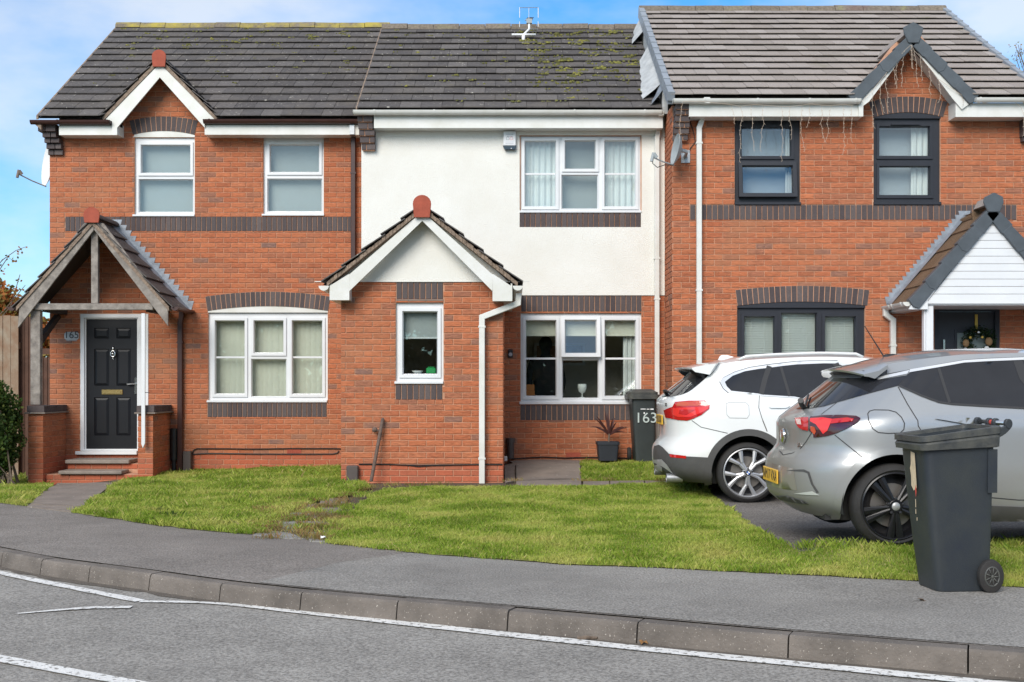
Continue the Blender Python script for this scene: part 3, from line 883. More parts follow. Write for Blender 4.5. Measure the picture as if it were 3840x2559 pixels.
blades('dry_grass', [gd(x, y) for x, y in [(700, 1190), (745, 1188), (690, 1197), (720, 1186), (660, 1196), (735, 1215), (725, 1214), (745, 1214), (700, 1222), (690, 1228), (670, 1178), (680, 1168), (740, 1168), (780, 1165), (790, 1150), (800, 1140), (835, 1128), (850, 1122), (900, 1118), (950, 1118), (1010, 1116), (720, 1236), (742, 1240), (640, 1196), (1345, 1108), (1400, 1106), (1178, 1108), (1520, 1108)]] + [gd(random.uniform(590, 800), random.uniform(1150, 1244)) for _ in range(46)], .045, 90, .07, M['drygrass'], 'dry brownish grass growing between the broken slabs', 'grass')
blades('grass_fringe', [gd(x + random.uniform(-12, 12), y + random.uniform(-4, 4)) for x, y in [(590, 1226), (612, 1214), (628, 1200), (640, 1190), (664, 1176), (690, 1160), (730, 1150), (770, 1200), (765, 1218), (760, 1232), (790, 1185), (800, 1170), (700, 1218), (690, 1196), (720, 1178), (830, 1140)] for _ in range(5)], .045, 50, .06, M['grass'], 'green grass creeping over the broken slab path', 'grass')
blades('weeds', [gd(690 + random.uniform(-45, 25), 1086 + random.uniform(-3, 5)) for _ in range(24)], .075, 40, .05, M['grass'], 'leafy weeds against the plinth of the left house', 'weeds', wd=.007)
blades('weeds', [gd(x, y) for x, y in [(400, 1190), (385, 1186), (505, 1208), (350, 1178), (700, 1084)]], .05, 60, .08, M['bush'], 'dark weeds in the rough lawn on the left', 'weeds', wd=.005)

# slabs
def slab(name, pts, material, h=.03, parent=None, kind='structure', lift=.02):
    P = [gd(*p) for p in pts]
    v, f = cdt(P, .25)
    V = np.array(v); z = G(V[:, 0], V[:, 1]) + lift - .02
    mb = MB(); n = len(v)
    bnd = [(p[0], p[1]) for p in P]
    mb.v = [(a[0], a[1], float(c) + .012) for a, c in zip(v, z)]
    mb.f = list(f)
    for i in range(len(bnd)):
        a, b = bnd[i], bnd[(i + 1) % len(bnd)]
        za, zb = Gs(*a) + lift - .008, Gs(*b) + lift - .008
        mb.quad((*a, za - h), (*b, zb - h), (*b, zb), (*a, za))
    o = mb.build(name, material, parent)
    if kind: o['kind'] = kind
    return o
pathL = new('garden_path', None); pathL['kind'] = 'structure'; pathL.empty_display_size = .1
slab('slab', [(70, 1160), (132, 1112), (264, 1112), (212, 1152), (190, 1166)], M['slab'], parent=pathL, kind=None)
slab('slab', [(62, 1166), (70, 1162), (189, 1168), (166, 1179)], M['slab'], parent=pathL, kind=None)
pathM = new('broken_path', None); pathM['kind'] = 'structure'; pathM.empty_display_size = .1
for pts in [[(580, 1231), (612, 1221), (665, 1226), (700, 1240), (655, 1239)], [(705, 1226), (750, 1222), (768, 1228), (748, 1247), (712, 1246)],
            [(630, 1196), (700, 1197), (762, 1200), (758, 1212), (700, 1213), (660, 1217), (622, 1210)], [(640, 1180), (700, 1180), (768, 1183), (762, 1195), (640, 1193)],
            [(670, 1162), (720, 1160), (726, 1174), (668, 1176)], [(742, 1158), (790, 1160), (782, 1176), (738, 1174)], [(738, 1148), (800, 1146), (792, 1157), (735, 1157)]]:
    slab('slab', pts, M['slab_grey'] if pts[0][1] > 1175 else M['slab'], parent=pathM, kind=None, lift=.016)
pathR = new('house_path', None); pathR['kind'] = 'structure'; pathR.empty_display_size = .1
for pts in [[(1162, 1062), (1185, 1058), (1332, 1052), (1333, 1066), (1185, 1068)], [(1160, 1070), (1184, 1070), (1184, 1083), (1160, 1084)], [(1186, 1069), (1333, 1067), (1334, 1081), (1186, 1083)],
            [(1186, 1085), (1334, 1083), (1335, 1103), (1186, 1106)], [(1160, 1087), (1184, 1086), (1184, 1107), (1162, 1112)], [(1186, 1108), (1335, 1105), (1336, 1119), (1186, 1121)],
            [(1340, 1109), (1400, 1108), (1400, 1117), (1340, 1118)], [(1402, 1108), (1480, 1107), (1480, 1115), (1402, 1117)], [(1482, 1107), (1600, 1102), (1605, 1108), (1482, 1115)]]:
    slab('slab', pts, M['slab'], parent=pathR, kind=None, lift=.022)

# dead leaves and litter, each on its own
def scrap(name, px, py, z, size, material, label, cat, twig=False):
    Y = (HC - z) * F / (py - CY); X = (px - CX) * Y / F
    mb = MB()
    if twig:
        mb.tube([(X - size, Y, z + .008), (X - size * .2, Y - .01, z + .014), (X + size * .5, Y + .004, z + .009), (X + size, Y - .008, z + .012)], [.008, .011, .01, .006], 6)
    else:
        n = 9; top = []
        for k in range(n):
            a = 2 * math.pi * k / n; r_ = size * random.uniform(.5, 1.1)
            top.append((X + math.cos(a) * r_, Y + math.sin(a) * r_ * .8, z + .004 + random.uniform(0, .022)))
        c = (X, Y, z + .012)
        mb.add(top + [c] + [(p[0], p[1], p[2] - .003) for p in top], [(k, (k + 1) % n, n) for k in range(n)] + [((k + 1) % n, k, n + 1 + k, n + 1 + (k + 1) % n) for k in range(n)])
    tag(mb.build(name, material), label, cat)
scrap('fallen_leaf', *dd(1478, 1482), -.115, .03, M['deadleaf'], 'curled orange leaf lying in the channel by the kerb', 'leaf')
scrap('fallen_twig', *dd(1350, 1470), -.115, .055, M['bark'], 'short brown twig lying at the foot of the kerb', 'twig', True)
scrap('fallen_leaf', *dd(2118, 1384), .01, .028, M['bark'], 'curled brown leaf on the pavement in front of the open bin', 'leaf')
scrap('litter', *dd(742, 1238), .03, .03, M['whitepaint'], 'scrap of white litter on the broken slabs', 'litter')
scrap('fallen_leaf', *dd(530, 1347), -.115, .022, M['deadleaf'], 'small brown leaf under the kerb, left of the middle', 'leaf')

# ------------------------------------------------------------------ house kit
def unit_brick(mk, name='brick', w=.215, h=.065, fr=-.009, bk=.03, ch=.0035):
    mb = MB()
    x, z = w / 2, h / 2
    a = [(-x, bk, -z), (x, bk, -z), (x, bk, z), (-x, bk, z)]
    b = [(-x, fr + ch, -z), (x, fr + ch, -z), (x, fr + ch, z), (-x, fr + ch, z)]
    c = [(-x + ch, fr, -z + ch), (x - ch, fr, -z + ch), (x - ch, fr, z - ch), (-x + ch, fr, z - ch)]
    mb.v = a + b + c
    for k in range(4):
        k2 = (k + 1) % 4
        mb.f.append((k, k2, 4 + k2, 4 + k)); mb.f.append((4 + k, 4 + k2, 8 + k2, 8 + k))
    mb.f.append((8, 9, 10, 11))
    return mb.mesh(name, M[mk])
UB = {k: unit_brick(k) for k in ('brick', 'pbrick', 'dbrick')}
UBV = UB['brick'].vertices
BRICKQ = {}
def rect_minus(r, o, tiny=.014):
    a, b, c, d_ = r; e, f, g, h = o
    if e >= b or f <= a or g >= d_ or h <= c: return [r]
    res = []
    if e > a + tiny: res.append((a, e - .005, c, d_))
    if f < b - tiny: res.append((f + .005, b, c, d_))
    x0, x1 = max(a, e), min(b, f)
    if g > c + tiny: res.append((x0, x1, c, g))
    if h < d_ - tiny: res.append((x0, x1, h, d_))
    return res
def lay_bricks(house, part, Y, x0, x1, z0, z1, openings=(), clips=(), zref=0.0, phase=0.0, plinth=None, rot=0.0, origin=None, prio=1.0, skip=None):
    """stretcher bond on a wall plane; queued, so that the largest become objects and the rest one joined piece"""
    q = BRICKQ.setdefault(house.name, [])
    k0 = int(math.floor((z0 - zref) / .075)); k1 = int(math.ceil((z1 - zref) / .075))
    for k in range(k0, k1):
        za, zb = zref + k * .075 + .005, zref + (k + 1) * .075 - .005
        za, zb = max(za, z0), min(zb, z1)
        if zb - za < .015: continue
        off = phase + (.1125 if k % 2 else 0)
        j0 = int(math.floor((x0 - off) / .225)) - 1; j1 = int(math.ceil((x1 - off) / .225)) + 1
        for j in range(j0, j1):
            a, b = max(off + j * .225 + .005, x0), min(off + (j + 1) * .225 - .005, x1)
            if b - a < .02: continue
            rs = [(a, b, za, zb)]
            for o in openings:
                rs = [t for r_ in rs for t in rect_minus(r_, o)]
            for r_ in rs:
                poly = [(r_[0], r_[2]), (r_[1], r_[2]), (r_[1], r_[3]), (r_[0], r_[3])]
                A0 = area(poly)
                if A0 < .0006: continue
                for cl in clips:
                    poly = clip_poly(poly, *cl)
                    if len(poly) < 3: break
                if len(poly) < 3 or area(poly) < .0008: continue
                if skip and skip((r_[0] + r_[1]) / 2, (r_[2] + r_[3]) / 2): pr = prio * .2
                else: pr = prio
                mk = 'pbrick' if (plinth is not None and (r_[2] + r_[3]) / 2 < plinth) else 'brick'
                q.append(dict(part=part, Y=Y, rect=r_ if abs(area(poly) - A0) < 1e-7 else None, poly=poly, mk=mk, rot=rot, origin=origin, key=pr * area(poly)))
def place(u, Y, z, dep, rot, origin):
    """wall coordinates to world: front walls run along x, returns along y"""
    if rot == 0: return (u, Y + dep, z)
    s = -1 if rot < 0 else 1                     # rot<0 faces -x, rot>0 faces +x
    return (origin - s * dep, u, z)
def finish_bricks(house, limit=300):
    q = BRICKQ.get(house.name, [])
    q.sort(key=lambda d_: -d_['key'])
    joined = {'brick': MB(), 'pbrick': MB()}
    hosts = {}
    for i, d_ in enumerate(q):
        if i < limit:
            if d_['rect'] and d_['rot'] == 0:
                a, b, c, e = d_['rect']
                o = new('brick', UB[d_['mk']], d_['part'], ((a + b) / 2, d_['Y'] + random.uniform(-.0012, .0012), (c + e) / 2))
                o.scale = ((b - a) / .215, 1, (e - c) / .065)
                o.rotation_euler = (random.uniform(-.004, .004), random.uniform(-.003, .003), random.uniform(-.003, .003))
            else:
                mb = MB(); brick_solid(mb, d_)
                mb.build('brick', M[d_['mk']], d_['part'])
        else:
            brick_solid(joined[d_['mk']], d_)
            hosts[d_['mk']] = hosts.get(d_['mk'], d_['part'])
    for mk, mb in joined.items():
        if mb.v:
            o = mb.build('brickwork', M[mk + '_i'], hosts[mk]); o['kind'] = 'stuff'
def brick_solid(mb, d_):
    ch = .0035; dz = random.uniform(-.0012, .0012)
    p = d_['poly']; n = len(p)
    if sum(p[i][0] * p[(i + 1) % n][1] - p[(i + 1) % n][0] * p[i][1] for i in range(n)) < 0: p = p[::-1]
    cx = sum(a for a, b in p) / n; cz = sum(b for a, b in p) / n
    def inset(a, b):
        dx, dz_ = cx - a, cz - b; l = math.hypot(dx, dz_) or 1
        return (a + (ch if dx > 0 else -ch), b + (ch if dz_ > 0 else -ch))
    P = lambda u, z, dep: place(u, d_['Y'], z, dep + dz, d_['rot'], d_['origin'])
    b0 = len(mb.v)
    mb.v += [P(a, b, .02) for a, b in p] + [P(a, b, -.009 + ch) for a, b in p] + [P(*inset(a, b), -.009) for a, b in p]
    flip = d_['rot'] < 0
    fs = []
    for k in range(n):
        k2 = (k + 1) % n
        fs.append((b0 + k, b0 + k2, b0 + n + k2, b0 + n + k)); fs.append((b0 + n + k, b0 + n + k2, b0 + 2 * n + k2, b0 + 2 * n + k))
    fs.append(tuple(b0 + 2 * n + k for k in range(n)))
    mb.f += [tuple(reversed(f)) for f in fs] if flip else fs

USB = unit_brick('dbrick', 'soldier_brick', .0655, .215, -.0125, .02)
def soldiers(part, x0, x1, z0, z1, Y):
    n = max(1, round((x1 - x0) / .075)); p = (x1 - x0) / n
    for k in range(n):
        o = new('soldier_brick', USB, part, (x0 + (k + .5) * p, Y + random.uniform(-.001, .001), (z0 + z1) / 2))
        o.scale = ((p - .010) / .0655, 1, (z1 - z0) / .215)
        o.rotation_euler = (0, random.uniform(-.006, .006), 0)
def arch(part, x0, x1, z_end, z_crown, Y, panel_z, panel_mat, th=.215):
    """segmental arch of soldiers and the flat panel that fills it down to the window head"""
    h = z_crown - z_end; w = (x1 - x0) / 2; xc = (x0 + x1) / 2
    Rr = (h * h + w * w) / (2 * h); zc = z_crown - Rr
    a1 = math.asin(w / Rr); n = max(3, round(2 * a1 * (Rr + th / 2) / .075)); s = 2 * a1 / n
    P = lambda a, r: (xc + r * math.sin(a), zc + r * math.cos(a))
    N = 24
    bk = [P(-a1 + 2 * a1 * k / N, Rr) for k in range(N + 1)] + [P(a1 - 2 * a1 * k / N, Rr + th) for k in range(N + 1)]
    mb = MB()
    for k in range(N):
        mb.prism([bk[k], bk[k + 1], bk[2 * N - k], bk[2 * N + 1 - k]], Y - .0115, Y + .03)
    mb.build('arch_mortar', M['mortar'], part)
    gpa = .0052 / Rr
    for k in range(n):
        a, b = -a1 + k * s + gpa, -a1 + (k + 1) * s - gpa
        m2 = MB(); m2.prism([P(a, Rr + .002), P(b, Rr + .002), P(b, Rr + th - .002), P(a, Rr + th - .002)], Y - .017, Y + .02)
        m2.build('soldier_brick', M['dbrick'], part)
    mb = MB()
    pl = [P(-a1 + 2 * a1 * k / N, Rr) for k in range(N + 1)]
    mb.prism([(x0, panel_z)] + pl + [(x1, panel_z)], Y - .006, Y + .05)
    mb.build('arch_panel', panel_mat, part)

def window(house, Y, crp, outer, lights, fm, sill=None, rec=.035, glass='glass', back=True, room='room', roomdepth=2.2, pad=.22):
    """outer = x0,x1,y0,y1; lights = (x0,x1,y0,y1,kind,bar_y) of the visible glass; kind s = opening sash, f = fixed, t = sash tilted open"""
    def RX(t):
        a = crp(t[0], t[2]); b = crp(t[1], t[3])
        return wx(a[0], Y), wx(b[0], Y), wz(b[1], Y), wz(a[1], Y)
    X0, X1, Z0, Z1 = RX(outer)
    yf = Y + rec; yb = yf + .065; yg = yf + .03
    mb = MB()
    holes = [RX(l[:4]) for l in lights]
    fr = [(a - .018, b + .018, c - .018, d_ + .018) for a, b, c, d_ in holes]
    mb.plate(X0, X1, Z0, Z1, fr, yf, yb)
    w = mb.build('window', fm, house, bevel=.004)
    for l, (a, b, c, d_) in zip(lights, holes):
        kind = l[4]
        mb = MB()
        if kind == 's':
            wd = .038
            mb.ringframe(a - .014 - wd, b + .014 + wd, c - .014 - wd, d_ + .014 + wd, wd, yf - .02, yf + .002, .014, yg)
            mb.build('sash', fm, w)
            # joint between sash and frame
        elif kind == 't':
            wd = .05
            mb.ringframe(a - .014 - wd, b + .014 + wd, c - .014 - wd, d_ + .014 + wd, wd, -.02, .045, .014, .03)
            dz = d_ + .06
            for i in range(len(mb.v)):        # hinged at the head, pushed out at the foot
                x, y, z = mb.v[i]; r_ = Vector((y, z - dz)); r_.rotate(Matrix.Rotation(R(-7), 2))
                mb.v[i] = (x, yf - .012 + r_.x, dz + r_.y)
            mb.build('sash', fm, w)
        else:
            mb.ringframe(a - .019, b + .019, c - .019, d_ + .019, .004, yf - .002, yf + .004, .015, yg)
            mb.build('glazing_bead', fm, w)
        mb = MB(); mb.box(a - .004, b + .004, yg, yg + .004, c - .004, d_ + .004)
        p = mb.build('pane', M[glass], w)
        if kind == 't':
            me = p.data
            for v in me.vertices:
                r_ = Vector((v.co.y - yf, v.co.z - dz)); r_.rotate(Matrix.Rotation(R(-7), 2))
                v.co.y = yf - .012 + r_.x; v.co.z = dz + r_.y
        if l[5]:
            zb_ = wz(crp(0, l[5])[1], Y)
            mb = MB(); mb.box(a - .003, b + .003, yg - .012, yg - .001, zb_ - .014, zb_ + .014)
            mb.build('glazing_bar', fm, w, bevel=.003)
    if sill:
        a, b, c, d_ = RX(sill)
        mb = MB(); mb.prism_x([(Y - .03, c), (Y - .03, c + (d_ - c) * .75), (yf + .01, d_), (yf + .01, c)], a, b)
        mb.build('sill', fm, w, bevel=.003)
    if back:
        mb = MB()
        b0 = yb + roomdepth
        e = .02
        mb.quad((X0 - pad, b0, Z0 - .9), (X1 + pad, b0, Z0 - .9), (X1 + pad, b0, Z1 + .25), (X0 - pad, b0, Z1 + .25))
        mb.quad((X0 - pad, yb + .25, Z0 - .9), (X0 - pad, b0, Z0 - .9), (X0 - pad, b0, Z1 + .25), (X0 - pad, yb + .25, Z1 + .25))
        mb.quad((X1 + pad, b0, Z0 - .9), (X1 + pad, yb + .25, Z0 - .9), (X1 + pad, yb + .25, Z1 + .25), (X1 + pad, b0, Z1 + .25))
        mb.quad((X0 - pad, yb + .25, Z1 + .25), (X0 - pad, b0, Z1 + .25), (X1 + pad, b0, Z1 + .25), (X1 + pad, yb + .25, Z1 + .25))
        mb.quad((X0 - pad, yb + .25, Z0 - .9), (X1 + pad, yb + .25, Z0 - .9), (X1 + pad, b0, Z0 - .9), (X0 - pad, b0, Z0 - .9))
        # inner face of the wall round the opening
        mb.plate(X0 - pad, X1 + pad, Z0 - .9, Z1 + .25, [(X0 + .01, X1 - .01, Z0 + .01, Z1 - .01)], yb + .22, yb + .25)
        mb.build('room', M[room], house)
    return (X0, X1, Z0, Z1), holes, yg, w

def tile_mesh(w, l, t, m):
    mb = MB(); x = w / 2
    mb.v = [(-x, 0, 0), (x, 0, 0), (x, l, 0), (-x, l, 0), (-x, .004, t), (x, .004, t), (x, l, t), (-x, l, t)]
    mb.f = [(0, 3, 2, 1), (4, 5, 6, 7), (0, 1, 5, 4), (1, 2, 6, 5), (2, 3, 7, 6), (3, 0, 4, 7)]
    return mb.mesh('tile', m)
def roof_plane(part, x0, x1, Ye, ze, Yr, zr, nc, tw, m, gables=(), t=.013, lap=.06, jit=.0025, rise=.052):
    """courses of tiles from eave to ridge; gables = (xc, z_apex, slope) whose valleys cut the tiles"""
    L_ = math.hypot(Yr - Ye, zr - ze); g = L_ / nc
    p = math.atan2(zr - ze, Yr - Ye); tl = math.atan((rise - t) / (g + lap))
    sl = (zr - ze) / (Yr - Ye)
    base = tile_mesh(tw - .005, g + lap, t, m)
    for i in range(nc):
        v0 = i * g
        off = x0 + (-(tw / 2) if i % 2 else 0)
        j = 0
        while off + j * tw < x1 - .01:
            a, b = max(off + j * tw, x0), min(off + (j + 1) * tw, x1); j += 1
            if b - a < .03: continue
            polys = [[(a + .0025, v0), (b - .0025, v0), (b - .0025, v0 + g), (a + .0025, v0 + g)]]
            full = True
            for xc, za, mm in gables:
                nx = []
                for pl in polys:
                    for side in (-1, 1):
                        q = clip_poly(pl, side * -1.0, 0, side * -xc) if True else pl
                        # side -1 keeps x<=xc, side +1 keeps x>=xc
                        if len(q) < 3: continue
                        cosp = math.cos(p)
                        # keep where the gable roof lies below this roof
                        aa = -side * mm; bb = -sl * cosp; cc = ze - za - side * mm * xc
                        q2 = clip_poly(q, aa, bb, cc)
                        if len(q2) >= 3: nx.append(q2)
                A0 = sum(area(pl) for pl in polys); A1 = sum(area(pl) for pl in nx)
                if A1 < A0 - 1e-6: full = False; polys = nx
            rotx = p - tl + random.uniform(-.004, .004)
            up = Vector((0, math.cos(p), math.sin(p)))
            lift = Vector((0, -math.sin(p), math.cos(p))) * (rise - t)
            if full:
                o = new('tile', base, part, Vector(((a + b) / 2, Ye, ze)) + up * (v0 - .012) + lift + Vector((0, 0, random.uniform(-jit, jit))))
                o.rotation_euler = (rotx, random.uniform(-.004, .004), random.uniform(-.004, .004))
                o.scale = ((b - a) / tw, 1, 1)
            else:
                for pl in polys:
                    if area(pl) < .003: continue
                    mb = MB(); n = len(pl)
                    if sum(pl[i_][0] * pl[(i_ + 1) % n][1] - pl[(i_ + 1) % n][0] * pl[i_][1] for i_ in range(n)) < 0: pl = pl[::-1]
                    mb.v = [(u, v - v0, 0) for u, v in pl] + [(u, v - v0, t) for u, v in pl]
                    mb.f = [tuple(reversed(range(n))), tuple(range(n, 2 * n))] + [(k, (k + 1) % n, n + (k + 1) % n, n + k) for k in range(n)]
                    o = new('tile', mb.mesh('tile', m), part, Vector((0, Ye, ze)) + up * (v0 - .012) + lift)
                    o.rotation_euler = (p - tl, 0, 0)
    # boarding below, so that no gap shows
    mb = MB()
    if not gables:
        mb.quad((x0, Ye + .03, ze - .0), (x1, Ye + .03, ze - .0), (x1, Yr, zr - .02), (x0, Yr, zr - .02))
    else:
        xc, za, mm = gables[0]
        yv = lambda x: Ye + (za - mm * abs(x - xc) - ze) / sl
        xl, xr_ = xc - (za - ze) / mm, xc + (za - ze) / mm
        ya = yv(xc)
        pts = [(x0, Ye + .03), (xl, Ye + .03), (xc, ya + .03), (xr_, Ye + .03), (x1, Ye + .03), (x1, Yr), (x0, Yr)]
        V3 = [(x, y, ze + (y - Ye) * sl - .02) for x, y in pts]
        mb.add(V3, [(0, 1, 2, 6), (2, 3, 4, 5), (2, 5, 6)])
    # rear slope
    mb.quad((x0, Yr, zr - .02), (x1, Yr, zr - .02), (x1, 2 * Yr - Ye, ze), (x0, 2 * Yr - Ye, ze))
    mb.build('roof_boarding', M['darkwood'], part)
def ridge_tiles(part, x0, x1, Yr, zr, m, r=.115, l=.45):
    n = max(1, round((x1 - x0) / l)); l = (x1 - x0) / n
    mb = MB()
    prof = [(math.cos(a) * r, math.sin(a) * r) for a in [math.pi * k / 8 for k in range(9)]]
    inn = [(y * .82, z * .82) for y, z in reversed(prof)]
    mb.prism_x(prof + inn, -l / 2 + .004, l / 2 - .004)
    base = mb.mesh('ridge_tile', m, smooth=True, angle=40)
    for k in range(n):
        o = new('ridge_tile', base, part, (x0 + (k + .5) * l, Yr, zr - .03 + random.uniform(-.006, .006)))
        o.rotation_euler = (random.uniform(-.02, .02), random.uniform(-.012, .012), random.uniform(-.01, .01))
    mb = MB(); mb.prism_x([(Yr - .10, zr - .09), (Yr, zr + .05), (Yr + .10, zr - .09)], x0 + .002, x1 - .002)
    mb.build('ridge_bedding', M['mortar_grey'], part)
def gable_tiles(part, xc, za, mm, hw, y0, y1, m, g=.30, tw=.295, t=.013, rise=.048):
    """two slopes running back from a gable front; za = underside of the tiles at the apex"""
    th = math.atan(mm); Ls = hw / math.cos(th); nc = max(1, round(Ls / g)); g = Ls / nc
    nd = max(1, round((y1 - y0) / tw)); tw = (y1 - y0) / nd
    base = tile_mesh(tw - .005, g + .05, t, m)
    tl = math.atan((rise - t) / (g + .05))
    c, s = math.cos(th), math.sin(th)
    for side in (-1, 1):
        for i in range(nc):
            for j in range(nd):
                d_ = Ls - i * g                       # distance down the slope of the tail
                pos = Vector((xc + side * d_ * c, y0 + (j + .5) * tw, za - d_ * s)) + Vector((side * s, 0, c)) * (rise - t)
                up = Vector((-side * math.cos(th - tl), 0, math.sin(th - tl)))
                X_ = Vector((0, side, 0)); N_ = X_.cross(up)
                mt = Matrix((X_, up, N_)).transposed()
                o = new('tile', base, part, pos)
                o.rotation_euler = mt.to_euler()
    mb = MB()
    ze = za - hw * mm
    for side in (-1, 1):
        a, b = (xc, y0 + .03, za - .005), (xc + side * hw, y0 + .03, ze - .005)
        mb.quad(a, (xc, y1, za - .005), (xc + side * hw, y1, ze - .005), b)
    mb.build('roof_boarding', M['darkwood'], part)
def cap_tile(part, xc, z, y0, y1, r, m, hgt=None, name='ridge_tile', back=None):
    """half-round ridge running back from a gable, closed at the front"""
    h = hgt or r * .75
    pr = [(r * math.cos(a), r * .95 * math.sin(a)) for a in [math.pi * k / 10 for k in range(11)]] + [(-r * .86, -h), (r * .86, -h)]
    mb = MB(); mb.prism([(xc + a, z + b) for a, b in pr], y0, y0 + .02)
    o = mb.build('ridge_end', m, part, bevel=.004)
    mb = MB(); pr2 = [(a * .72, b * .72 - r * .30) for a, b in pr[:11]]; pr2 += [(a * .8, b * .8 - r * .08) for a, b in reversed(pr2)]
    mb.prism([(xc + a, z + b) for a, b in pr2], y0 + .021, y1)
    mb.build(name, back or M['tile'], part)
    return o
def gutter(part, name, x0, x1, y, z, m, r=.055, clips=(), ends=True):
    """half-round gutter along x; z = top edge, y = back edge"""
    pr = [(y - r + r * math.cos(a), z + r * 1.05 * math.sin(a)) for a in [math.pi + math.pi * k / 8 for k in range(9)]]
    inn = [(y - r + (r - .006) * math.cos(a), z + (r - .006) * 1.05 * math.sin(a)) for a in [2 * math.pi - math.pi * k / 8 for k in range(9)]]
    mb = MB(); mb.prism_x(pr + inn, x0, x1)
    if ends:
        for xe in (x0, x1 - .01):
            mb.prism_x(pr, xe, xe + .01)
    o = mb.build(name, m, part, smooth=True, angle=35)
    for xcl in clips:
        mb = MB()
        q = [(y - r + (r + .007) * math.cos(a), z + .004 + (r + .007) * 1.05 * math.sin(a)) for a in [math.pi + math.pi * k / 8 for k in range(9)]]
        mb.prism_x(q, xcl - .012, xcl + .012)
        mb.build('gutter_clip', m, o)
    return o
def pipe(part, pts, w, y, m, clips=(), name='downpipe'):
    """square pipe in a plane y = const through (x,z) points; y = back face"""
    mb = MB()
    for i in range(len(pts) - 1):
        (xa, za), (xb, zb) = pts[i], pts[i + 1]
        t = Vector((xb - xa, zb - za)).normalized(); n = Vector((-t.y, t.x)) * w / 2
        e0 = t * (w * .35 if i > 0 else 0); e1 = t * (w * .35 if i < len(pts) - 2 else 0)
        a = Vector((xa, za)) - e0; b = Vector((xb, zb)) + e1
        ee = .0008 * i
        mb.prism([tuple(a + n), tuple(a - n), tuple(b - n), tuple(b + n)], y - w - ee, y - ee)
    o = mb.build(name, m, part, bevel=.006)
    for xc, zc in clips:
        mb = MB(); mb.box(xc - w * .62, xc + w * .62, y - w - .006, y + .012, zc - .012, zc + .012)
        mb.build('pipe_clip', m, o)
    return o

# ------------------------------------------------------------------ the three houses
Y5, Y3, Y1 = 17.86, 17.05, 16.25
X5L, X53, X31, X1R = -6.878, -2.137, 2.173, 7.05
h5 = thing('house', 'left red brick house with black front door and open timber porch', 'house', (-4.5, Y5, 0), 'terraced houses')
h3 = thing('house', 'middle house with white rendered upper wall and brick front extension', 'house', (0, Y3, 0), 'terraced houses')
h1 = thing('house', 'right red brick house with dark grey window frames and white panelled porch', 'house', (4.6, Y1, 0), 'terraced houses')
def RXs(crp, t, Y):
    a = crp(t[0], t[2]); b = crp(t[1], t[3])
    return wx(a[0], Y), wx(b[0], Y), wz(b[1], Y), wz(a[1], Y)

# ======================================================= left house (5)
def mortar_wall(house, x0, x1, z0, z1, Y, holes, name='wall', m='mortar', th=.28):
    mb = MB(); mb.plate(x0, x1, z0, z1, holes, Y, Y + th)
    return mb.build(name, M[m], house)
w51 = (848, 1227, 868, 1362); w52 = (1660, 2040, 866, 1358); w53 = (1313, 2065, 408, 970)
o51, o52 = RXs(c1, w51, Y5), RXs(c1, w52, Y5); o53 = RXs(c4, w53, Y5)
d5 = RXs(c4, (508, 935, 418, 1300), Y5)
zt5 = wz(c1(0, 840)[1], Y5)
# gable: inner bargeboard lines in the wall plane
ga5 = c1(1007, 470)
gx5, gz5 = wx(ga5[0], Y5), wz(ga5[1], Y5)
gl5 = c1(752, 800); gr5 = c1(1275, 800)
mL = (gz5 - wz(gl5[1], Y5)) / (gx5 - wx(gl5[0], Y5))
holes5 = [o51, o52, o53, d5]
wall5 = mortar_wall(h5, X5L, X53 + .05, -.3, zt5 + .10, Y5, holes5)
mb = MB(); mb.prism([(gx5 - (gz5 + .3 - zt5 - .1) / mL, zt5 + .1), (gx5 + (gz5 + .3 - zt5 - .1) / mL, zt5 + .1), (gx5, gz5 + .3)], Y5, Y5 + .25)
mb.build('gable_wall', M['mortar'], h5)
band5 = RXs(c1, (412, 2222, 1368, 1458), Y5)
sill53 = RXs(c4, (1308, 2060, 978, 1066), Y5)
zp5 = wz(1705, Y5)
zref5 = zp5
arch51_top = wz(c1(0, 735)[1], Y5)
op5 = [o51, o52, o53, d5, band5, sill53, (o51[0], o51[1], o51[3], o51[3] + .10), (o53[0], o53[1], o53[3], o53[3] + .12)]
lay_bricks(h5, wall5, Y5, X5L, X53 - .02, -.12, zt5, op5, (), zref5, -.02, zp5, skip=lambda x, z: (x > -2.0 and z < 2.2))
cl5 = [(-mL, 1, gz5 - mL * gx5), (mL, 1, gz5 + mL * gx5)]
gh5 = gz5 + .12
cl5 = [(-mL, 1, gh5 - mL * gx5), (mL, 1, gh5 + mL * gx5)]
lay_bricks(h5, wall5, Y5, gx5 - 1.5, gx5 + 1.5, zt5, gh5, [(o51[0], o51[1], o51[2], o51[3] + .1)], cl5, zref5, -.02)
soldiers(wall5, band5[0], band5[1], band5[2], band5[3], Y5)
soldiers(wall5, sill53[0], sill53[1], sill53[2], sill53[3], Y5)
ax = RXs(c1, (838, 1228, 740, 862), Y5)
arch(wall5, ax[0], ax[1], wz(c1(0, 852)[1], Y5), wz(c1(0, 827)[1], Y5), Y5, wz(c1(0, 866)[1], Y5), M['pvc'])
ax = RXs(c4, (1308, 2070, 275, 400), Y5)
arch(wall5, ax[0], ax[1], wz(c4(0, 398)[1], Y5), wz(c4(0, 368)[1], Y5), Y5, wz(c4(0, 408)[1], Y5), M['pvc'])
window(h5, Y5, c1, w51, [(890, 1192, 917, 1085, 's', None), (875, 1208, 1133, 1332, 'f', None)], M['upvc'], (838, 1228, 1350, 1366))
window(h5, Y5, c1, w52, [(1703, 2005, 915, 1080, 's', None), (1687, 2022, 1130, 1328, 'f', None)], M['upvc'], (1652, 2044, 1347, 1362))
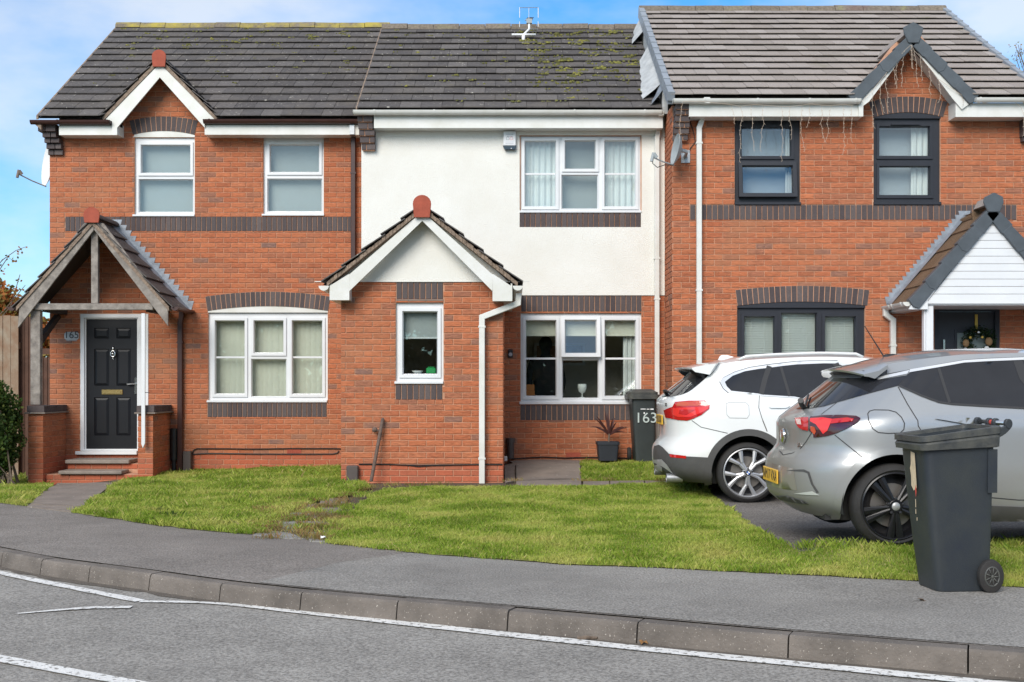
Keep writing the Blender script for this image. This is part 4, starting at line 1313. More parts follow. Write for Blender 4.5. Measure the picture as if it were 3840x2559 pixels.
window(h5, Y5, c4, w53, [(1357, 1535, 462, 918, 's', 690), (1602, 1780, 462, 658, 's', None), (1585, 1797, 705, 935, 'f', None), (1843, 2025, 462, 918, 's', 690)], M['upvc'], (1305, 2062, 958, 974))
# eaves
Yf5 = Y5 - .27
fl = RXs(c1, (372, 745, 795, 852), Yf5); frr = RXs(c1, (1290, 2222, 790, 850), Yf5)
for xa, xb, q, xe in ((fl[0], fl[1], fl, fl[1] - .012), (frr[0], X53 + .02, frr, frr[0])):
    mb = MB(); mb.box(xa, xb, Yf5, Yf5 + .022, q[2], q[3] + .005); mb.build('fascia', M['pvc'], h5)
    mb = MB(); mb.box(xa, xb, Yf5 + .004, Yf5 + .2, q[3] + .006, q[3] + .15); mb.build('eave_filler', M['darkwood'], h5)
    mb = MB(); mb.box(xa, xb, Yf5 + .023, Y5 - .004, q[2] + .003, q[2] + .013); mb.box(xe, xe + .012, Yf5 + .023, Y5 - .01, q[2] + .013, q[3] + .05); mb.build('soffit', M['pvc'], h5)
# bargeboards
Yb5 = Yf5 - .03
def bl(crp, pts, Y): return [(wx(crp(*p)[0], Y), wz(crp(*p)[1], Y)) for p in pts]
for pts in ([(1007, 400), (1007, 488), (738, 806), (738, 852), (706, 852), (706, 765), (665, 752)], [(1007, 400), (1355, 752), (1290, 765), (1290, 806), (1007, 488)]):
    mb = MB(); mb.prism(bl(c1, pts, Yb5), Yb5, Yb5 + .025); mb.build('bargeboard', M['pvc'], h5)
g5x, g5z = bl(c1, [(1007, 396)], Yb5)[0]
g5m = (g5z - bl(c1, [(0, 752)], Yb5)[0][1]) / (g5x - bl(c1, [(662, 0)], Yb5)[0][0])
hw5 = g5x - bl(c1, [(655, 0)], Yb5)[0][0]
mb = MB()
for s in (-1, 1):
    e = (g5x + s * hw5, g5z - g5m * hw5)
    mb.prism([(g5x, g5z + .075), (g5x, g5z), e, (e[0] + s * .03, e[1] + .03)], Yb5 - .012, Yb5 + .2)
mb.build('verge_bedding', M['mortar_grey'], h5)
dorm5 = new('gable_roof', None, h5); dorm5.empty_display_size = .1
gable_tiles(dorm5, g5x, g5z + .075, g5m, hw5 + .03, Yb5 - .035, Yb5 + 1.45, M['tile'], g=.27)
cap_tile(dorm5, g5x, bl(c1, [(0, 362)], Yb5)[0][1], Yb5 - .05, Yb5 + 1.5, wx(c1(1052, 0)[0], Yb5) - g5x, M['terra'], hgt=.15)
# main roof
Ye5, ze5, Yr5, zr5 = 17.5, wz(443, 17.5), 21.05, wz(104, 21.05)
roof5 = new('roof', None, h5); roof5.empty_display_size = .1
roof_plane(roof5, X5L - .03, X53 - .01, Ye5, ze5, Yr5, zr5, 14, .295, M['tile'], gables=[(g5x, g5z + .05, g5m)])
ridge_tiles(roof5, X5L - .05, X53 - .0, Yr5, zr5, M['ridge_moss'])
mb = MB(); sl = (zr5 - ze5) / (Yr5 - Ye5)
mb.prism_x([(Ye5, ze5 - .02), (Yr5, zr5 - .02), (Yr5, zr5 + .03), (Ye5, ze5 + .04)], X5L - .06, X5L - .031)
mb.build('verge', M['mortar_grey'], roof5)
gutter(h5, 'gutter', wx(c1(205, 0)[0], Yf5), wx(c1(706, 0)[0], Yf5), Yf5 - .002, wz(c1(0, 762)[1], Yf5 - .05), M['pvc_brown'], clips=[wx(c1(x, 0)[0], Yf5) for x in (378, 690)])
gutter(h5, 'gutter', wx(c1(1290, 0)[0], Yf5), X53 - .05, Yf5 - .002, wz(c1(0, 757)[1], Yf5 - .05), M['pvc_brown'], clips=[wx(c1(x, 0)[0], Yf5) for x in (1330, 1725, 2145)])
xp = wx(c1(2230, 0)[0], Y5)
pipe(h5, [(xp, wz(c1(0, 845)[1], Y5)), (xp, 2.4)], .068, Y5 - .02, M['pvc_brown'], [(xp, wz(c1(0, 1097)[1], Y5))])
mb = MB(); q = RXs(c1, (2205, 2235, 790, 850), Yf5); mb.box(q[0], q[1], Yf5 - .03, Yf5 + .2, q[2], q[3]); mb.build('pipe_swan_neck', M['steel'], h5)
# corbel of stepped dark bricks at the left end
for k, (xa, xb, ya, yb_) in enumerate([(262, 370, 790, 842), (285, 370, 842, 876), (292, 385, 878, 908), (300, 392, 910, 944), (306, 398, 946, 980)]):
    q = RXs(c1, (xa, xb, ya, yb_), Y5 - .12 + k * .02)
    yfr = Yf5 + .01 + k * .05
    xm = (q[0] + q[1]) / 2 + (.02 if k % 2 else -.02)
    for a, b in ((q[0], xm - .005), (xm + .005, q[1])):
        mb = MB(); mb.box(a, b, yfr, Y5 + .02, q[2] + .004, q[3] - .004)
        mb.build('corbel_brick', M['dbrick'], wall5, bevel=.003)
q0 = RXs(c1, (300, 372, 795, 978), Y5 - .1)
mb = MB(); q = RXs(c1, (206, 270, 768, 800), Yf5)
mb.prism([(q[0], q[3]), (q[1], q[3]), (q[1], q[2] - .06), (q[0] + .03, q[3] - .03)], Yf5 - .06, Yf5 + .25); mb.build('eave_end', M['mortar_grey'], h5)
# gable side wall, going back
mb = MB(); mb.box(X5L + .001, X5L + .25, Y5 + .29, 2 * Yr5 - Y5, -.3, ze5 - .1)
mb.prism_x([(Y5 + .29, ze5 - .1), (2 * Yr5 - Y5, ze5 - .1), (Yr5, zr5 - .1)], X5L + .002, X5L + .25)
mb.build('side_wall', M['brick_i'], h5)
# door
dr = new('door', None, h5); dr.empty_display_size = .1
dl = RXs(c4, (547, 868, 450, 1268), Y5 + .05)
mb = MB(); mb.plate(d5[0], d5[1], d5[2] + .05, d5[3], [(dl[0] - .02, dl[1] + .02, d5[2], dl[3] + .02)], Y5 - .010, Y5 + .06)
mb.plate(d5[0] + .02, d5[1] - .02, d5[2] + .05, d5[3] - .02, [(dl[0], dl[1], d5[2], dl[3])], Y5 + .02, Y5 + .07)
mb.build('door_frame', M['upvc'], dr, bevel=.004)
q = RXs(c4, (483, 870, 1272, 1302), Y5)
mb = MB(); mb.box(q[0], q[1], Y5 - .07, Y5 + .06, q[2], q[3] - .02); mb.box(d5[0] + .02, d5[1] - .02, Y5 - .02, Y5 + .06, q[3] - .018, q[3] + .01); mb.build('threshold', M['upvc'], dr, bevel=.004)
leaf_holes = [RXs(c4, t, Y5 + .05) for t in ((597, 685, 508, 570), (737, 822, 508, 570), (597, 685, 640, 868), (737, 822, 640, 868), (597, 685, 945, 1182), (737, 822, 945, 1182))]
mb = MB(); mb.plate(dl[0], dl[1], dl[2], dl[3], leaf_holes, Y5 + .045, Y5 + .085)
mb.build('door_leaf', M['door_black'], dr, bevel=.006)
for (a, b, c, e) in leaf_holes:
    mb = MB(); yy = Y5 + .06
    r0 = [(a, yy, c), (b, yy, c), (b, yy, e), (a, yy, e)]
    i1 = .035; r1 = [(a + i1, yy - .012, c + i1), (b - i1, yy - .012, c + i1), (b - i1, yy - .012, e - i1), (a + i1, yy - .012, e - i1)]
    mb.add(r0 + r1, [(4, 5, 6, 7)] + [(k, (k + 1) % 4, 4 + (k + 1) % 4, 4 + k) for k in range(4)])
    mb.build('door_panel', M['door_black'], dr)
kx, kz = wx(c4(708, 0)[0], Y5), wz(c4(0, 668)[1], Y5)
mb = MB()
ring = [(kx + .034 * math.cos(a), Y5 + .022, kz + .045 * math.sin(a)) for a in [2 * math.pi * k / 20 for k in range(21)]]
mb.tube(ring, .009, 8, False); mb.tube([(kx, Y5 + .03, kz + .12), (kx, Y5 + .028, kz + .04)], [.006, .014], 8); mb.sphere((kx, Y5 + .03, kz - .075), .012, 6); mb.sphere((kx, Y5 + .02, kz), .018, 6)
mb.build('door_knocker', M['chrome'], dr, smooth=True)
q = RXs(c4, (642, 773, 893, 924), Y5 + .04)
mb = MB(); mb.box(q[0], q[1], Y5 + .028, Y5 + .046, q[2], q[3]); mb.box(q[0] + .02, q[1] - .02, Y5 + .018, Y5 + .029, q[2] + .012, q[3] - .02); mb.build('letterbox', M['brass'], dr, bevel=.003)
q = RXs(c4, (849, 865, 818, 920), Y5 + .04)
hz_ = wz(c4(0, 856)[1], Y5)
mb = MB(); mb.box(q[0], q[1], Y5 + .03, Y5 + .046, q[2], q[3]); mb.tube([(q[0] + .02, Y5 + .04, hz_), (q[0] + .02, Y5 + .0, hz_), (q[0] - .05, Y5 - .005, hz_), (q[0] - .10, Y5 - .0, hz_ - .004)], [.011, .012, .014, .018], 8); mb.build('door_handle', M['chrome'], dr, smooth=True, angle=40)
# number sign
q = RXs(c4, (408, 500, 530, 582), Y5)
sg = thing('number_sign', 'oval metal house number sign reading 165 beside the black door', 'sign', (q[0], Y5 - .01, q[2]))
xc, zc, hw_, hh_ = (q[0] + q[1]) / 2, (q[2] + q[3]) / 2, (q[1] - q[0]) / 2, (q[3] - q[2]) / 2
pr = []
for k in range(40):
    a = 2 * math.pi * k / 40; ca, sa = math.cos(a), math.sin(a)
    pr.append((xc + hw_ * math.copysign(abs(ca) ** .5, ca), zc + hh_ * math.copysign(abs(sa) ** .62, sa)))
mb = MB(); mb.prism(pr, Y5 - .022, Y5 - .008); mb.build('plate', M['numplate'], sg, bevel=.002)
text_mesh('number', '165', .15, M['anth'], sg, (xc, Y5 - .0225, zc + .012), depth=.0015)['label'] = 'dark numerals 165'
mb = MB(); mb.box(xc - .08, xc + .08, Y5 - .0235, Y5 - .021, zc - .075, zc - .066); mb.build('small_print', M['greyprint'], sg)
# airbrick, plinth cables
q = RXs(crop(700, 1560, 2353 / 600), (1478, 1685, 492, 552), Y5)
mb = MB(); mb.box(q[0], q[1], Y5 - .014, Y5 + .02, q[2], q[3]); 
for k in range(6): mb.box(q[0] + .01 + k * (q[1] - q[0] - .02) / 6, q[0] + .02 + k * (q[1] - q[0] - .02) / 6, Y5 - .018, Y5 - .013, q[2] + .008, q[3] - .008)
mb.build('airbrick', M['terra'], wall5)
cz = crop(700, 1560, 2353 / 600)
def cab(pts, Y, crp): return [(wx(crp(x, y)[0], Y), Y - .022, wz(crp(x, y)[1], Y)) for x, y in pts]
mb = MB()
mb.tube(cab([(2270, 482), (2100, 480), (1500, 480), (1000, 488), (600, 482), (160, 482), (110, 505), (80, 560), (75, 700)], Y5, cz), .009, 6)
mb.tube(cab([(2240, 515), (2220, 545), (2150, 560), (1600, 562), (1000, 560), (500, 552), (300, 552), (90, 565)], Y5, cz), .009, 6)
tag(mb.build('cable', M['cable']), 'black cables clipped along the plinth of the left house', 'cable')

# ----- timber porch of the left house
Yp = 16.98
pch = new('porch', None, h5); pch.empty_display_size = .1
cP = crop(60, 1450, 2353 / 700); cQ = crop(0, 760, 2353 / 760)
for (xa, xb, capx, nb) in (((152, 342, 900, 1232), None, (158, 347), 0), ((1535, 1728, 900, 1150), None, (1548, 1735), 0)):
    q = RXs(cP, (xa[0], xa[1], 345, xa[3]), Yp)
    pr_ = new('pier', MB().box(q[0] + .006, q[1] - .006, Yp + .004, Y5 - .012, -.3, q[3]).mesh('pier', M['mortar']), pch)
    zpl = wz(cP(0, 905)[1], Yp)
    lay_bricks(h5, pr_, Yp + .004, q[0], q[1], q[2] - .06, q[3], (), (), zpl, q[0], zpl, prio=1.3)
    lay_bricks(h5, pr_, 0, Yp + .008, Y5 - .012, q[2] - .06, q[3], (), (), zpl, Yp + .11, zpl, rot=1, origin=q[1] - .006, prio=1.0)
    cq = RXs(cP, (capx[0], capx[1], 232, 318), Yp - .02)
    mb = MB(); mb.box(q[0] - .035, q[1] + .045, Yp - .05, Y5 - .012, q[3] + .0, q[3] + .022); mb.build('cap_tile', M['slab'], pr_, bevel=.003)
    n = 11
    for k in range(n):
        ya = Yp - .02 + k * (Y5 - Yp) / n
        mb = MB(); mb.box(q[0] - .012, q[1] + .02, ya + .004, ya + (Y5 - Yp) / n - .004, q[3] + .024, q[3] + .115); mb.build('coping_brick', M['dbrick'], pr_, bevel=.003)
# posts, tie beam, rafters
Yt = Yp + .06
q = RXs(cQ, (352, 465, 1250, 1600), Yt); topz = wz(cP(0, 232)[1], Yt)
mb = MB(); mb.box(q[0], q[1], Yt, Yt + .10, topz + .0, q[3]); mb.build('post', M['oldwood'], pch, bevel=.006)
q2 = RXs(crop(60, 1450, 2353 / 700), (1628, 1690, 0, 225), Yt)
q = RXs(cQ, (400, 1775, 1172, 1247), Yt - .03); mb = MB(); mb.box(q[0], q[1], Yt - .035, Yt + .06, q[2], q[3]); mb.build('tie_beam', M['oldwood'], pch, bevel=.006)
q3 = RXs(cQ, (1057, 1137, 330, 1172), Yt - .02); mb = MB(); mb.box(q3[0], q3[1], Yt - .02, Yt + .05, q3[2] + .002, q3[3]); mb.build('king_post', M['oldwood'], pch, bevel=.005)
Yr_ = Yt - .09
rl = [(1100, 235), (1090, 310), (390, 1255), (205, 1455), (200, 1440), (228, 1215), (960, 300)]
rr = [(1100, 235), (1090, 310), (1100, 330), (1780, 1215), (1950, 1435), (1950, 1230), (1180, 255)]
mb = MB(); mb.prism(bl(cQ, [(1100, 240), (1085, 325), (205, 1460), (225, 1215), (975, 240)], Yr_), Yr_, Yr_ + .035); mb.build('bargeboard', M['oldwood'], pch, bevel=.004)
mb = MB(); mb.prism(bl(cQ, [(1100, 240), (1095, 320), (1950, 1435), (1950, 1225), (1200, 240)], Yr_), Yr_ - .004, Yr_ + .035); mb.build('bargeboard', M['oldwood'], pch, bevel=.004)
ax_, az_ = bl(cQ, [(1078, 205)], Yr_)[0]
mq = (az_ - bl(cQ, [(0, 1200)], Yr_)[0][1]) / (bl(cQ, [(1955, 0)], Yr_)[0][0] - ax_)
hwq = bl(cQ, [(1965, 0)], Yr_)[0][0] - ax_
mb = MB()
for s in (-1, 1):
    e = (ax_ + s * hwq, az_ - mq * hwq)
    mb.prism([(ax_, az_), (ax_, az_ - .07), (e[0], e[1] - .06), e], Yr_ - .02, Yr_ + .16)
mb.build('verge_bedding', M['mortar_grey'], pch)
prf = new('porch_roof', None, pch); prf.empty_display_size = .1
gable_tiles(pch, ax_, az_ + .0, mq, hwq + .03, Yr_ - .04, Y5 - .02, M['tile'], g=.30)
cap_tile(pch, ax_, bl(cQ, [(0, 150)], Yr_)[0][1], Yr_ - .06, Y5 - .01, .5 * (wx(cQ(1178, 0)[0], Yr_) - wx(cQ(988, 0)[0], Yr_)), M['terra'], hgt=.11)
bpy.data.objects.remove(prf)
# wall plates inside, and the brackets
for s in (-1, 1):
    xw = ax_ + s * (hwq - .34)
    mb = MB(); mb.box(xw - .05, xw + .05, Yt + .1, Y5 - .012, q[2] - .02, q[2] + .08); mb.build('wall_plate', M['darkwood'], pch)
mb = MB()
xb_ = RXs(cQ, (300, 465, 1400, 1500), Yt)[1]
mb.prism_x([(Yt + .1, q[2] - .48), (Yt + .1, q[2] - .36), (Y5 - .1, q[2] - .02), (Y5 - .02, q[2] - .06)], xb_ - .07, xb_ - .0)
mb.build('bracket', M['darkwood'], pch)
# brown gutter ends
for xa, xb2, y0_, y1_ in ((120, 218, 1200, 1260), (1950, 2200, 1200, 1290)):
    qg = RXs(cQ, (xa, xb2, y0_, y1_), Yr_)
    xg = qg[0] if xa < 1000 else ax_ + hwq + .02
    mb = MB(); r_ = .055
    xg0 = ax_ - hwq - .02 - 2 * r_ if xa < 1000 else ax_ + hwq + .02
    pr = [(xg0 + r_ + r_ * math.cos(a), az_ - mq * hwq + .0 + r_ * math.sin(a)) for a in [math.pi + math.pi * k / 8 for k in range(9)]]
    mb.prism(pr, Yr_, Y5 - .03); mb.build('gutter', M['pvc_brown'], pch, smooth=True, angle=40)
# flashing: saw-toothed lead against the wall, right slope
mb = MB(); th_ = math.atan(mq)
nst = 16
for s in (1, -1):
    for k in range(nst):
        d0 = (hwq + .06) * k / nst; d1 = (hwq + .06) * (k + 1) / nst
        xa, xb2 = ax_ + s * d0, ax_ + s * d1; za, zb2 = az_ - mq * d0 + .03, az_ - mq * d1 + .03
        mb.prism([(xa, za), (xb2, zb2), (xb2 + s * .05, za + .10), (xa + s * .0, za + .10)], Y5 - .014 - .0006 * (k % 3), Y5 - .008)
for s in (1, -1):
    p0 = (ax_, az_ + .03); p1 = (ax_ + s * (hwq + .06), az_ - mq * (hwq + .06) + .03)
    n_ = Vector((s * math.sin(th_), math.cos(th_)))
    mb.add([(p0[0], Y5 - .012, p0[1] + .05), (p1[0], Y5 - .012, p1[1] + .05), (p1[0], Y5 - .15, p1[1] + .012), (p0[0], Y5 - .15, p0[1] + .012)], [(0, 1, 2, 3)])
mb.build('lead_flashing', M['lead'], pch)
mb = MB()
qd = RXs(cQ, (1590, 1690, 880, 960), Yr_)
# steps
for (xa, xb2, ya, yb_, dep0, dep1) in ((640, 1440, 900, 968, Yp + .25, Y5 - .02),):
    qs = RXs(cP, (xa, xb2, ya, yb_), dep0)
    zs1 = wz(cP(0, 968 - 45)[1], dep0)
cst = RXs(cP, (600, 1535, 905, 1215), Yp + .1)
s1z = wz(cP(0, 925)[1], Yp + .35); s2z = wz(cP(0, 1062)[1], Yp + .05); gz_ = wz(cP(0, 1222)[1], Yp - .02)
stp = new('steps', None, h5); stp.empty_display_size = .1
xa, xb2 = wx(cP(640, 0)[0], Yp + .35), wx(cP(1535, 0)[0], Yp + .35)
mb = MB(); mb.box(xa - .02, xb2 - .12, Yp + .33, Y5 - .02, s1z - .055, s1z); mb.build('step_slab', M['step'], stp, bevel=.01)
xa2, xb3 = wx(cP(540, 0)[0], Yp + .05), wx(cP(1340, 0)[0], Yp + .05)
mb = MB(); mb.box(xa2, xb3, Yp + .02, Yp + .36, s2z - .05, s2z); mb.build('step_slab', M['step'], stp, bevel=.01)
x_l, x_r = wx(cP(345, 0)[0], Yp) + .0, wx(cP(1535, 0)[0], Yp)
core = new('step_core', MB().box(x_l + .01, x_r - .01, Yp + .09, Y5 - .02, -.3, s2z - .055).box(xa + .0, xb2, Yp + .40, Y5 - .02, s2z - .06, s1z - .06).mesh('step_core', M['mortar']), stp)
lay_bricks(h5, core, Yp + .09, x_l, x_r, gz_ - .05, s2z - .055, (), (), s2z - .058, x_l, 99)
lay_bricks(h5, core, Yp + .40, xa, xb2, s2z, s1z - .058, (), (), s1z - .06, xa, 99)
finish_bricks(h5)
# odd white plank leaning by the porch, purple stained end, porch downpipe, small soil pipe
q = RXs(cP, (1598, 1645, 0, 775), Yp - .03)
ztop = wz(cQ(0, 1290)[1], Yp - .03)
pk = thing('trim_strip', 'white plastic strip with pointed end hanging beside the black door', 'trim strip', (q[0], Yp, q[2]))
mb = MB(); mb.prism([(q[0], ztop), (q[0], q[2] + .06), ((q[0] + q[1]) / 2 - .005, q[2]), (q[1], q[2] + .07), (q[1], ztop)], Yp - .10, Yp - .075); mb.build('strip', M['upvc'], pk, bevel=.003)
mb = MB(); mb.box(q[1] - .0, q[1] + .06, Yp - .095, Yp - .085, wz(cP(0, 80)[1], Yp), wz(cP(0, 72)[1], Yp)); mb.build('cable_tie', M['cable'], pk)
xq = wx(c4(1143, 0)[0], Y5)
pp = pipe(h5, [(xq + .02, wz(c4(0, 385)[1], Y5)), (xq + .02, wz(c4(0, 430)[1], Y5)), (xq, wz(c4(0, 480)[1], Y5)), (xq, wz(c4(0, 1398)[1], Y5))], .072, Y5 - .02, M['pvc_brown'], [(xq, wz(c4(0, 597)[1], Y5))])
mb = MB(); xs_, zs_ = wx(c4(1103, 0)[0], Y5), wz(c4(0, 1400)[1], Y5)
mb.tube([(xs_, Y5 - .06, zs_ - .05), (xs_, Y5 - .06, zs_ + .18)], .03, 12); mb.tube([(xs_, Y5 - .06, zs_ + .15), (xs_, Y5 - .06, zs_ + .62)], .052, 12)
tag(mb.build('vent_pipe', M['blackpl'], None, smooth=True, angle=40), 'short black pipe beside the brown downpipe of the left porch', 'pipe')
xm_ = RXs(c4, (1165, 1212, 1280, 1392), Y5)
mb = MB(); mb.box(xm_[0], xm_[1] + .01, Y5 - .12, Y5 - .012, xm_[2] - .05, xm_[3]); tag(mb.build('junction_box', M['greybox'], None, bevel=.01), 'low brown box between the downpipe and the cables', 'junction box')

# ======================================================= middle house (3)
cS = crop(1180, 680, 2353 / 800)
w34 = (1265, 2020, 860, 1340); w36 = (1265, 2025, 412, 985)
o34 = RXs(c2, w34, Y3); o36 = RXs(c5, w36, Y3)
zr3 = wz(c5(0, 300)[1], Y3); zt3 = wz(c2(0, 790)[1], Y3)
sol_up = RXs(c2, (1258, 2022, 1345, 1434), Y3); sol_hd = RXs(c5, (1268, 2027, 304, 400), Y3); sol_sl = RXs(c5, (1262, 2022, 992, 1086), Y3)
wall3 = mortar_wall(h3, X53, X31 + .03, -.3, zt3 + .2, Y3, [o34, o36])
zb3 = wz(1722, Y3)
YP = 15.10
px0, px1 = wx(c5(133, 0)[0], YP), wx(c5(1153, 0)[0], YP)
lay_bricks(h3, wall3, Y3, px1 - .1, X31 - .01, zb3 - .1, zr3, [o36, sol_hd, sol_sl], (), zr3 - .005, .07, None, prio=.9)
lay_bricks(h3, wall3, Y3, X53, px0 + .1, zb3 - .1, zr3, (), (), zr3 - .005, .07, None, prio=.2)
mb = MB(); mb.plate(X53, X31 - .004, zr3, zt3 + .15, [(o34[0] - .015, o34[1] + .015, o34[2] - .01, o34[3] + .012), (sol_up[0], sol_up[1], sol_up[2], sol_up[3] + .012)], Y3 - .022, Y3 - .001)
mb.build('render_coat', M['render'], h3)
soldiers(wall3, *sol_up, Y3 - .006); soldiers(wall3, *sol_hd, Y3); soldiers(wall3, *sol_sl, Y3)
window(h3, Y3, c2, w34, [(1295, 1482, 893, 1297, 's', 1095), (1548, 1733, 890, 1060, 's', None), (1528, 1748, 1107, 1312, 'f', None), (1798, 1985, 890, 1297, 's', 1095)], M['upvc'], (1258, 2025, 1325, 1343), rec=.02)
window(h3, Y3, c5, w36, [(1300, 1485, 460, 932, 's', 698), (1548, 1738, 460, 662, 't', None), (1532, 1752, 710, 945, 'f', None), (1800, 1987, 460, 932, 's', 698)], M['upvc'], (1257, 2027, 966, 986), room='roomdark', roomdepth=1.7)
Yf3 = Y3 - .25
fq = RXs(c2, (340, 2195, 735, 808), Yf3)
mb = MB(); mb.box(fq[0], X31 - .06, Yf3, Yf3 + .022, fq[2], fq[3] + .02); mb.build('fascia', M['pvc'], h3)
mb = MB(); mb.box(fq[0], X31 - .06, Yf3 + .023, Y3 - .023, fq[2] + .004, fq[2] + .014); mb.build('soffit', M['pvc'], h3)
gutter(h3, 'gutter', wx(c2(213, 0)[0], Yf3), X31 - .08, Yf3 - .002, wz(c2(0, 700)[1], Yf3 - .05), M['pvc'], r=.06, clips=[wx(c2(x, 0)[0], Yf3) for x in (348, 723, 1158, 1602, 2042)])
Ye3, ze3, Yr3, zr3_ = 16.72, wz(413, 16.72), 19.95, wz(110, 19.95)
roof3 = new('roof', None, h3); roof3.empty_display_size = .1
roof_plane(roof3, X53 - .02, X31 - .09, Ye3, ze3, Yr3, zr3_, 13, .295, M['tile'])
ridge_tiles(roof3, X53 - .02, X31 - .05, Yr3, zr3_, M['ridge'])
mb = MB(); mb.prism_x([(Ye3, ze3 - .05), (Yr3, zr3_ - .05), (Yr3, zr3_ + .02), (Ye3, ze3 + .035)], X53 - .04, X53 - .021); mb.build('verge', M['mortar_grey'], roof3)
mb = MB(); mb.prism_x([(Ye3 + .05, ze3 - .02), (Yr3, zr3_ - .04), (2 * Yr3 - Ye3, ze3), (2 * Yr3 - Ye3, -.3), (Y3 + .3, -.3), (Y3 + .3, ze3 - .1)], X53 + .0, X53 + .2); mb.build('side_wall', M['mortar'], h3)
for k, (xa, xb, ya, yb_) in enumerate([(243, 338, 742, 780), (246, 338, 782, 822), (249, 346, 824, 860), (253, 346, 862, 902), (262, 347, 904, 944)]):
    q = RXs(c2, (xa, xb, ya, yb_), Y3 - .12)
    yfr = Yf3 + .005 + k * .035
    xm = (q[0] + q[1]) / 2 + (.03 if k % 2 else -.03)
    for a, b in ((q[0], xm - .005), (xm + .005, q[1])):
        mb = MB(); mb.box(a, b, yfr, Y3 - .0225, q[2] + .003, q[3] - .003); mb.build('corbel_brick', M['dbrick'], wall3, bevel=.003)
    mb = MB(); mb.box(q[0] + .01, q[1] - .01, yfr + .012, Y3 - .023, q[2] - .004, q[3] + .004); mb.build('corbel_mortar', M['mortar'], wall3)
xd = wx(c2(2120, 0)[0], Y3)
pipe(h3, [(xd + .03, wz(c2(0, 735)[1], Y3)), (xd + .03, wz(c2(0, 800)[1], Y3)), (xd, wz(c2(0, 880)[1], Y3)), (xd, zb3 + .05)], .066, Y3 - .04, M['pvc'], [(xd, wz(c5(0, 70)[1], Y3)), (xd, wz(c5(0, 325)[1], Y3))])
mb = MB(); mb.box(xd - .005, xd + .065, Yf3 - .08, Y3 - .1, wz(c2(0, 760)[1], Y3), wz(c2(0, 735)[1], Y3)); mb.build('pipe_outlet', M['pvc'], h3)

# front extension
pwz = wz(c5(0, 213)[1], YP); pbz = wz(1806, YP)
w35 = (478, 778, 345, 855); o35 = RXs(c5, w35, YP)
s35a = RXs(cS, (900, 1418, 1117, 1300), YP); s35b = RXs(c5, (475, 772, 862, 956), YP)
ext = new('front_extension', None, h3); ext.empty_display_size = .1
mb = MB(); mb.plate(px0, px1, -.3, pwz + .02, [o35], YP, YP + .25)
ew = mb.build('extension_wall', M['mortar'], h3)
zpl3 = wz(c5(0, 1363)[1], YP)
lay_bricks(h3, ew, YP, px0, px1, pbz - .1, pwz, [o35, s35a, s35b], (), zpl3, px0 + .06, zpl3, prio=1.4)
mb = MB(); mb.box(px1 - .25, px1 - .001, YP + .26, Y3 - .01, -.3, pwz + .02); mb.box(px0 + .001, px0 + .25, YP + .26, Y3 - .01, -.3, pwz + .02)
es = mb.build('extension_side', M['mortar'], h3)
lay_bricks(h3, es, 0, YP + .003, Y3 - .01, pbz - .1, pwz, (), (), zpl3, YP, zpl3, rot=1, origin=px1 - .001, prio=.1)
soldiers(ew, *s35a, YP); soldiers(ew, *s35b, YP)
mb = MB(); mb.box(s35a[0], s35a[1], YP - .012, YP + .03, s35a[2] - .022, s35a[2] - .004); mb.build('lintel_edge', M['slab'], ew)
window(h3, YP, c5, w35, [(525, 735, 405, 793, 's', None)], M['upvc'], (470, 777, 838, 857), room='roomdark', roomdepth=1.4)
# gable of the extension: rendered, bargeboards, mortar, tiles, cap
ia = bl(cS, [(1187, 420)], YP)[0]; fa = bl(cS, [(430, 1110)], YP)[0]
mS = (ia[1] - fa[1]) / (ia[0] - fa[0])
mb = MB(); hh_ = ia[1] + .2
mb.prism([(ia[0] - (hh_ - pwz) / mS, pwz), (ia[0] + (hh_ - pwz) / mS, pwz), (ia[0], hh_)], YP - .022, YP + .2); mb.build('gable_render', M['render'], h3)
mb = MB(); mb.box(ia[0] - 1.35, ia[0] + 1.35, YP - .026, YP - .001, pwz - .006, pwz + .004); mb.build('render_bead', M['pvc'], h3)
YB = YP - .24
for pts in ([(1187, 335), (1187, 437), (382, 1212), (382, 1032), (395, 1018)], [(1187, 335), (1187, 437), (1960, 1212), (1962, 1030), (1948, 1018)]):
    mb = MB(); mb.prism(bl(cS, pts, YB), YB, YB + .025); mb.build('bargeboard', M['pvc'], h3)
for pts, s in (([(382, 1022), (382, 1312), (165, 1312), (165, 1155)], 0), ([(1962, 1020), (1962, 1322), (2180, 1322), (2180, 1165)], 1)):
    mb = MB(); mb.prism(bl(cS, pts, YB), YB - .002, YB + .024); mb.build('eave_box', M['pvc'], h3)
    q = bl(cS, pts, YB); xs_ = [p[0] for p in q]; zs_ = [p[1] for p in q]
    mb = MB(); mb.box(min(xs_) + .002, max(xs_) - .002, YB + .026, Y3 - .05, min(zs_) + .002, min(zs_) + .012)
    xo = min(xs_) if s == 0 else max(xs_)
    mb.box(xo + (.0 if s == 0 else -.02), xo + (.02 if s == 0 else .0), YB + .026, Y3 - .05, min(zs_) + .013, min(zs_) + .22)
    xi = max(xs_) if s == 0 else min(xs_)
    mb.box(xi + (-.012 if s == 0 else .0), xi + (.0 if s == 0 else .012), YB + .026, YP - .003, min(zs_) + .013, min(zs_) + .24)
    mb.build('side_fascia', M['pvc'], h3)
eax, eaz = bl(cS, [(1187, 330)], YB)[0]
exl = bl(cS, [(150, 1150)], YB)[0]
em = (eaz - exl[1]) / (eax - exl[0]); ehw = eax - exl[0] + .02
mb = MB()
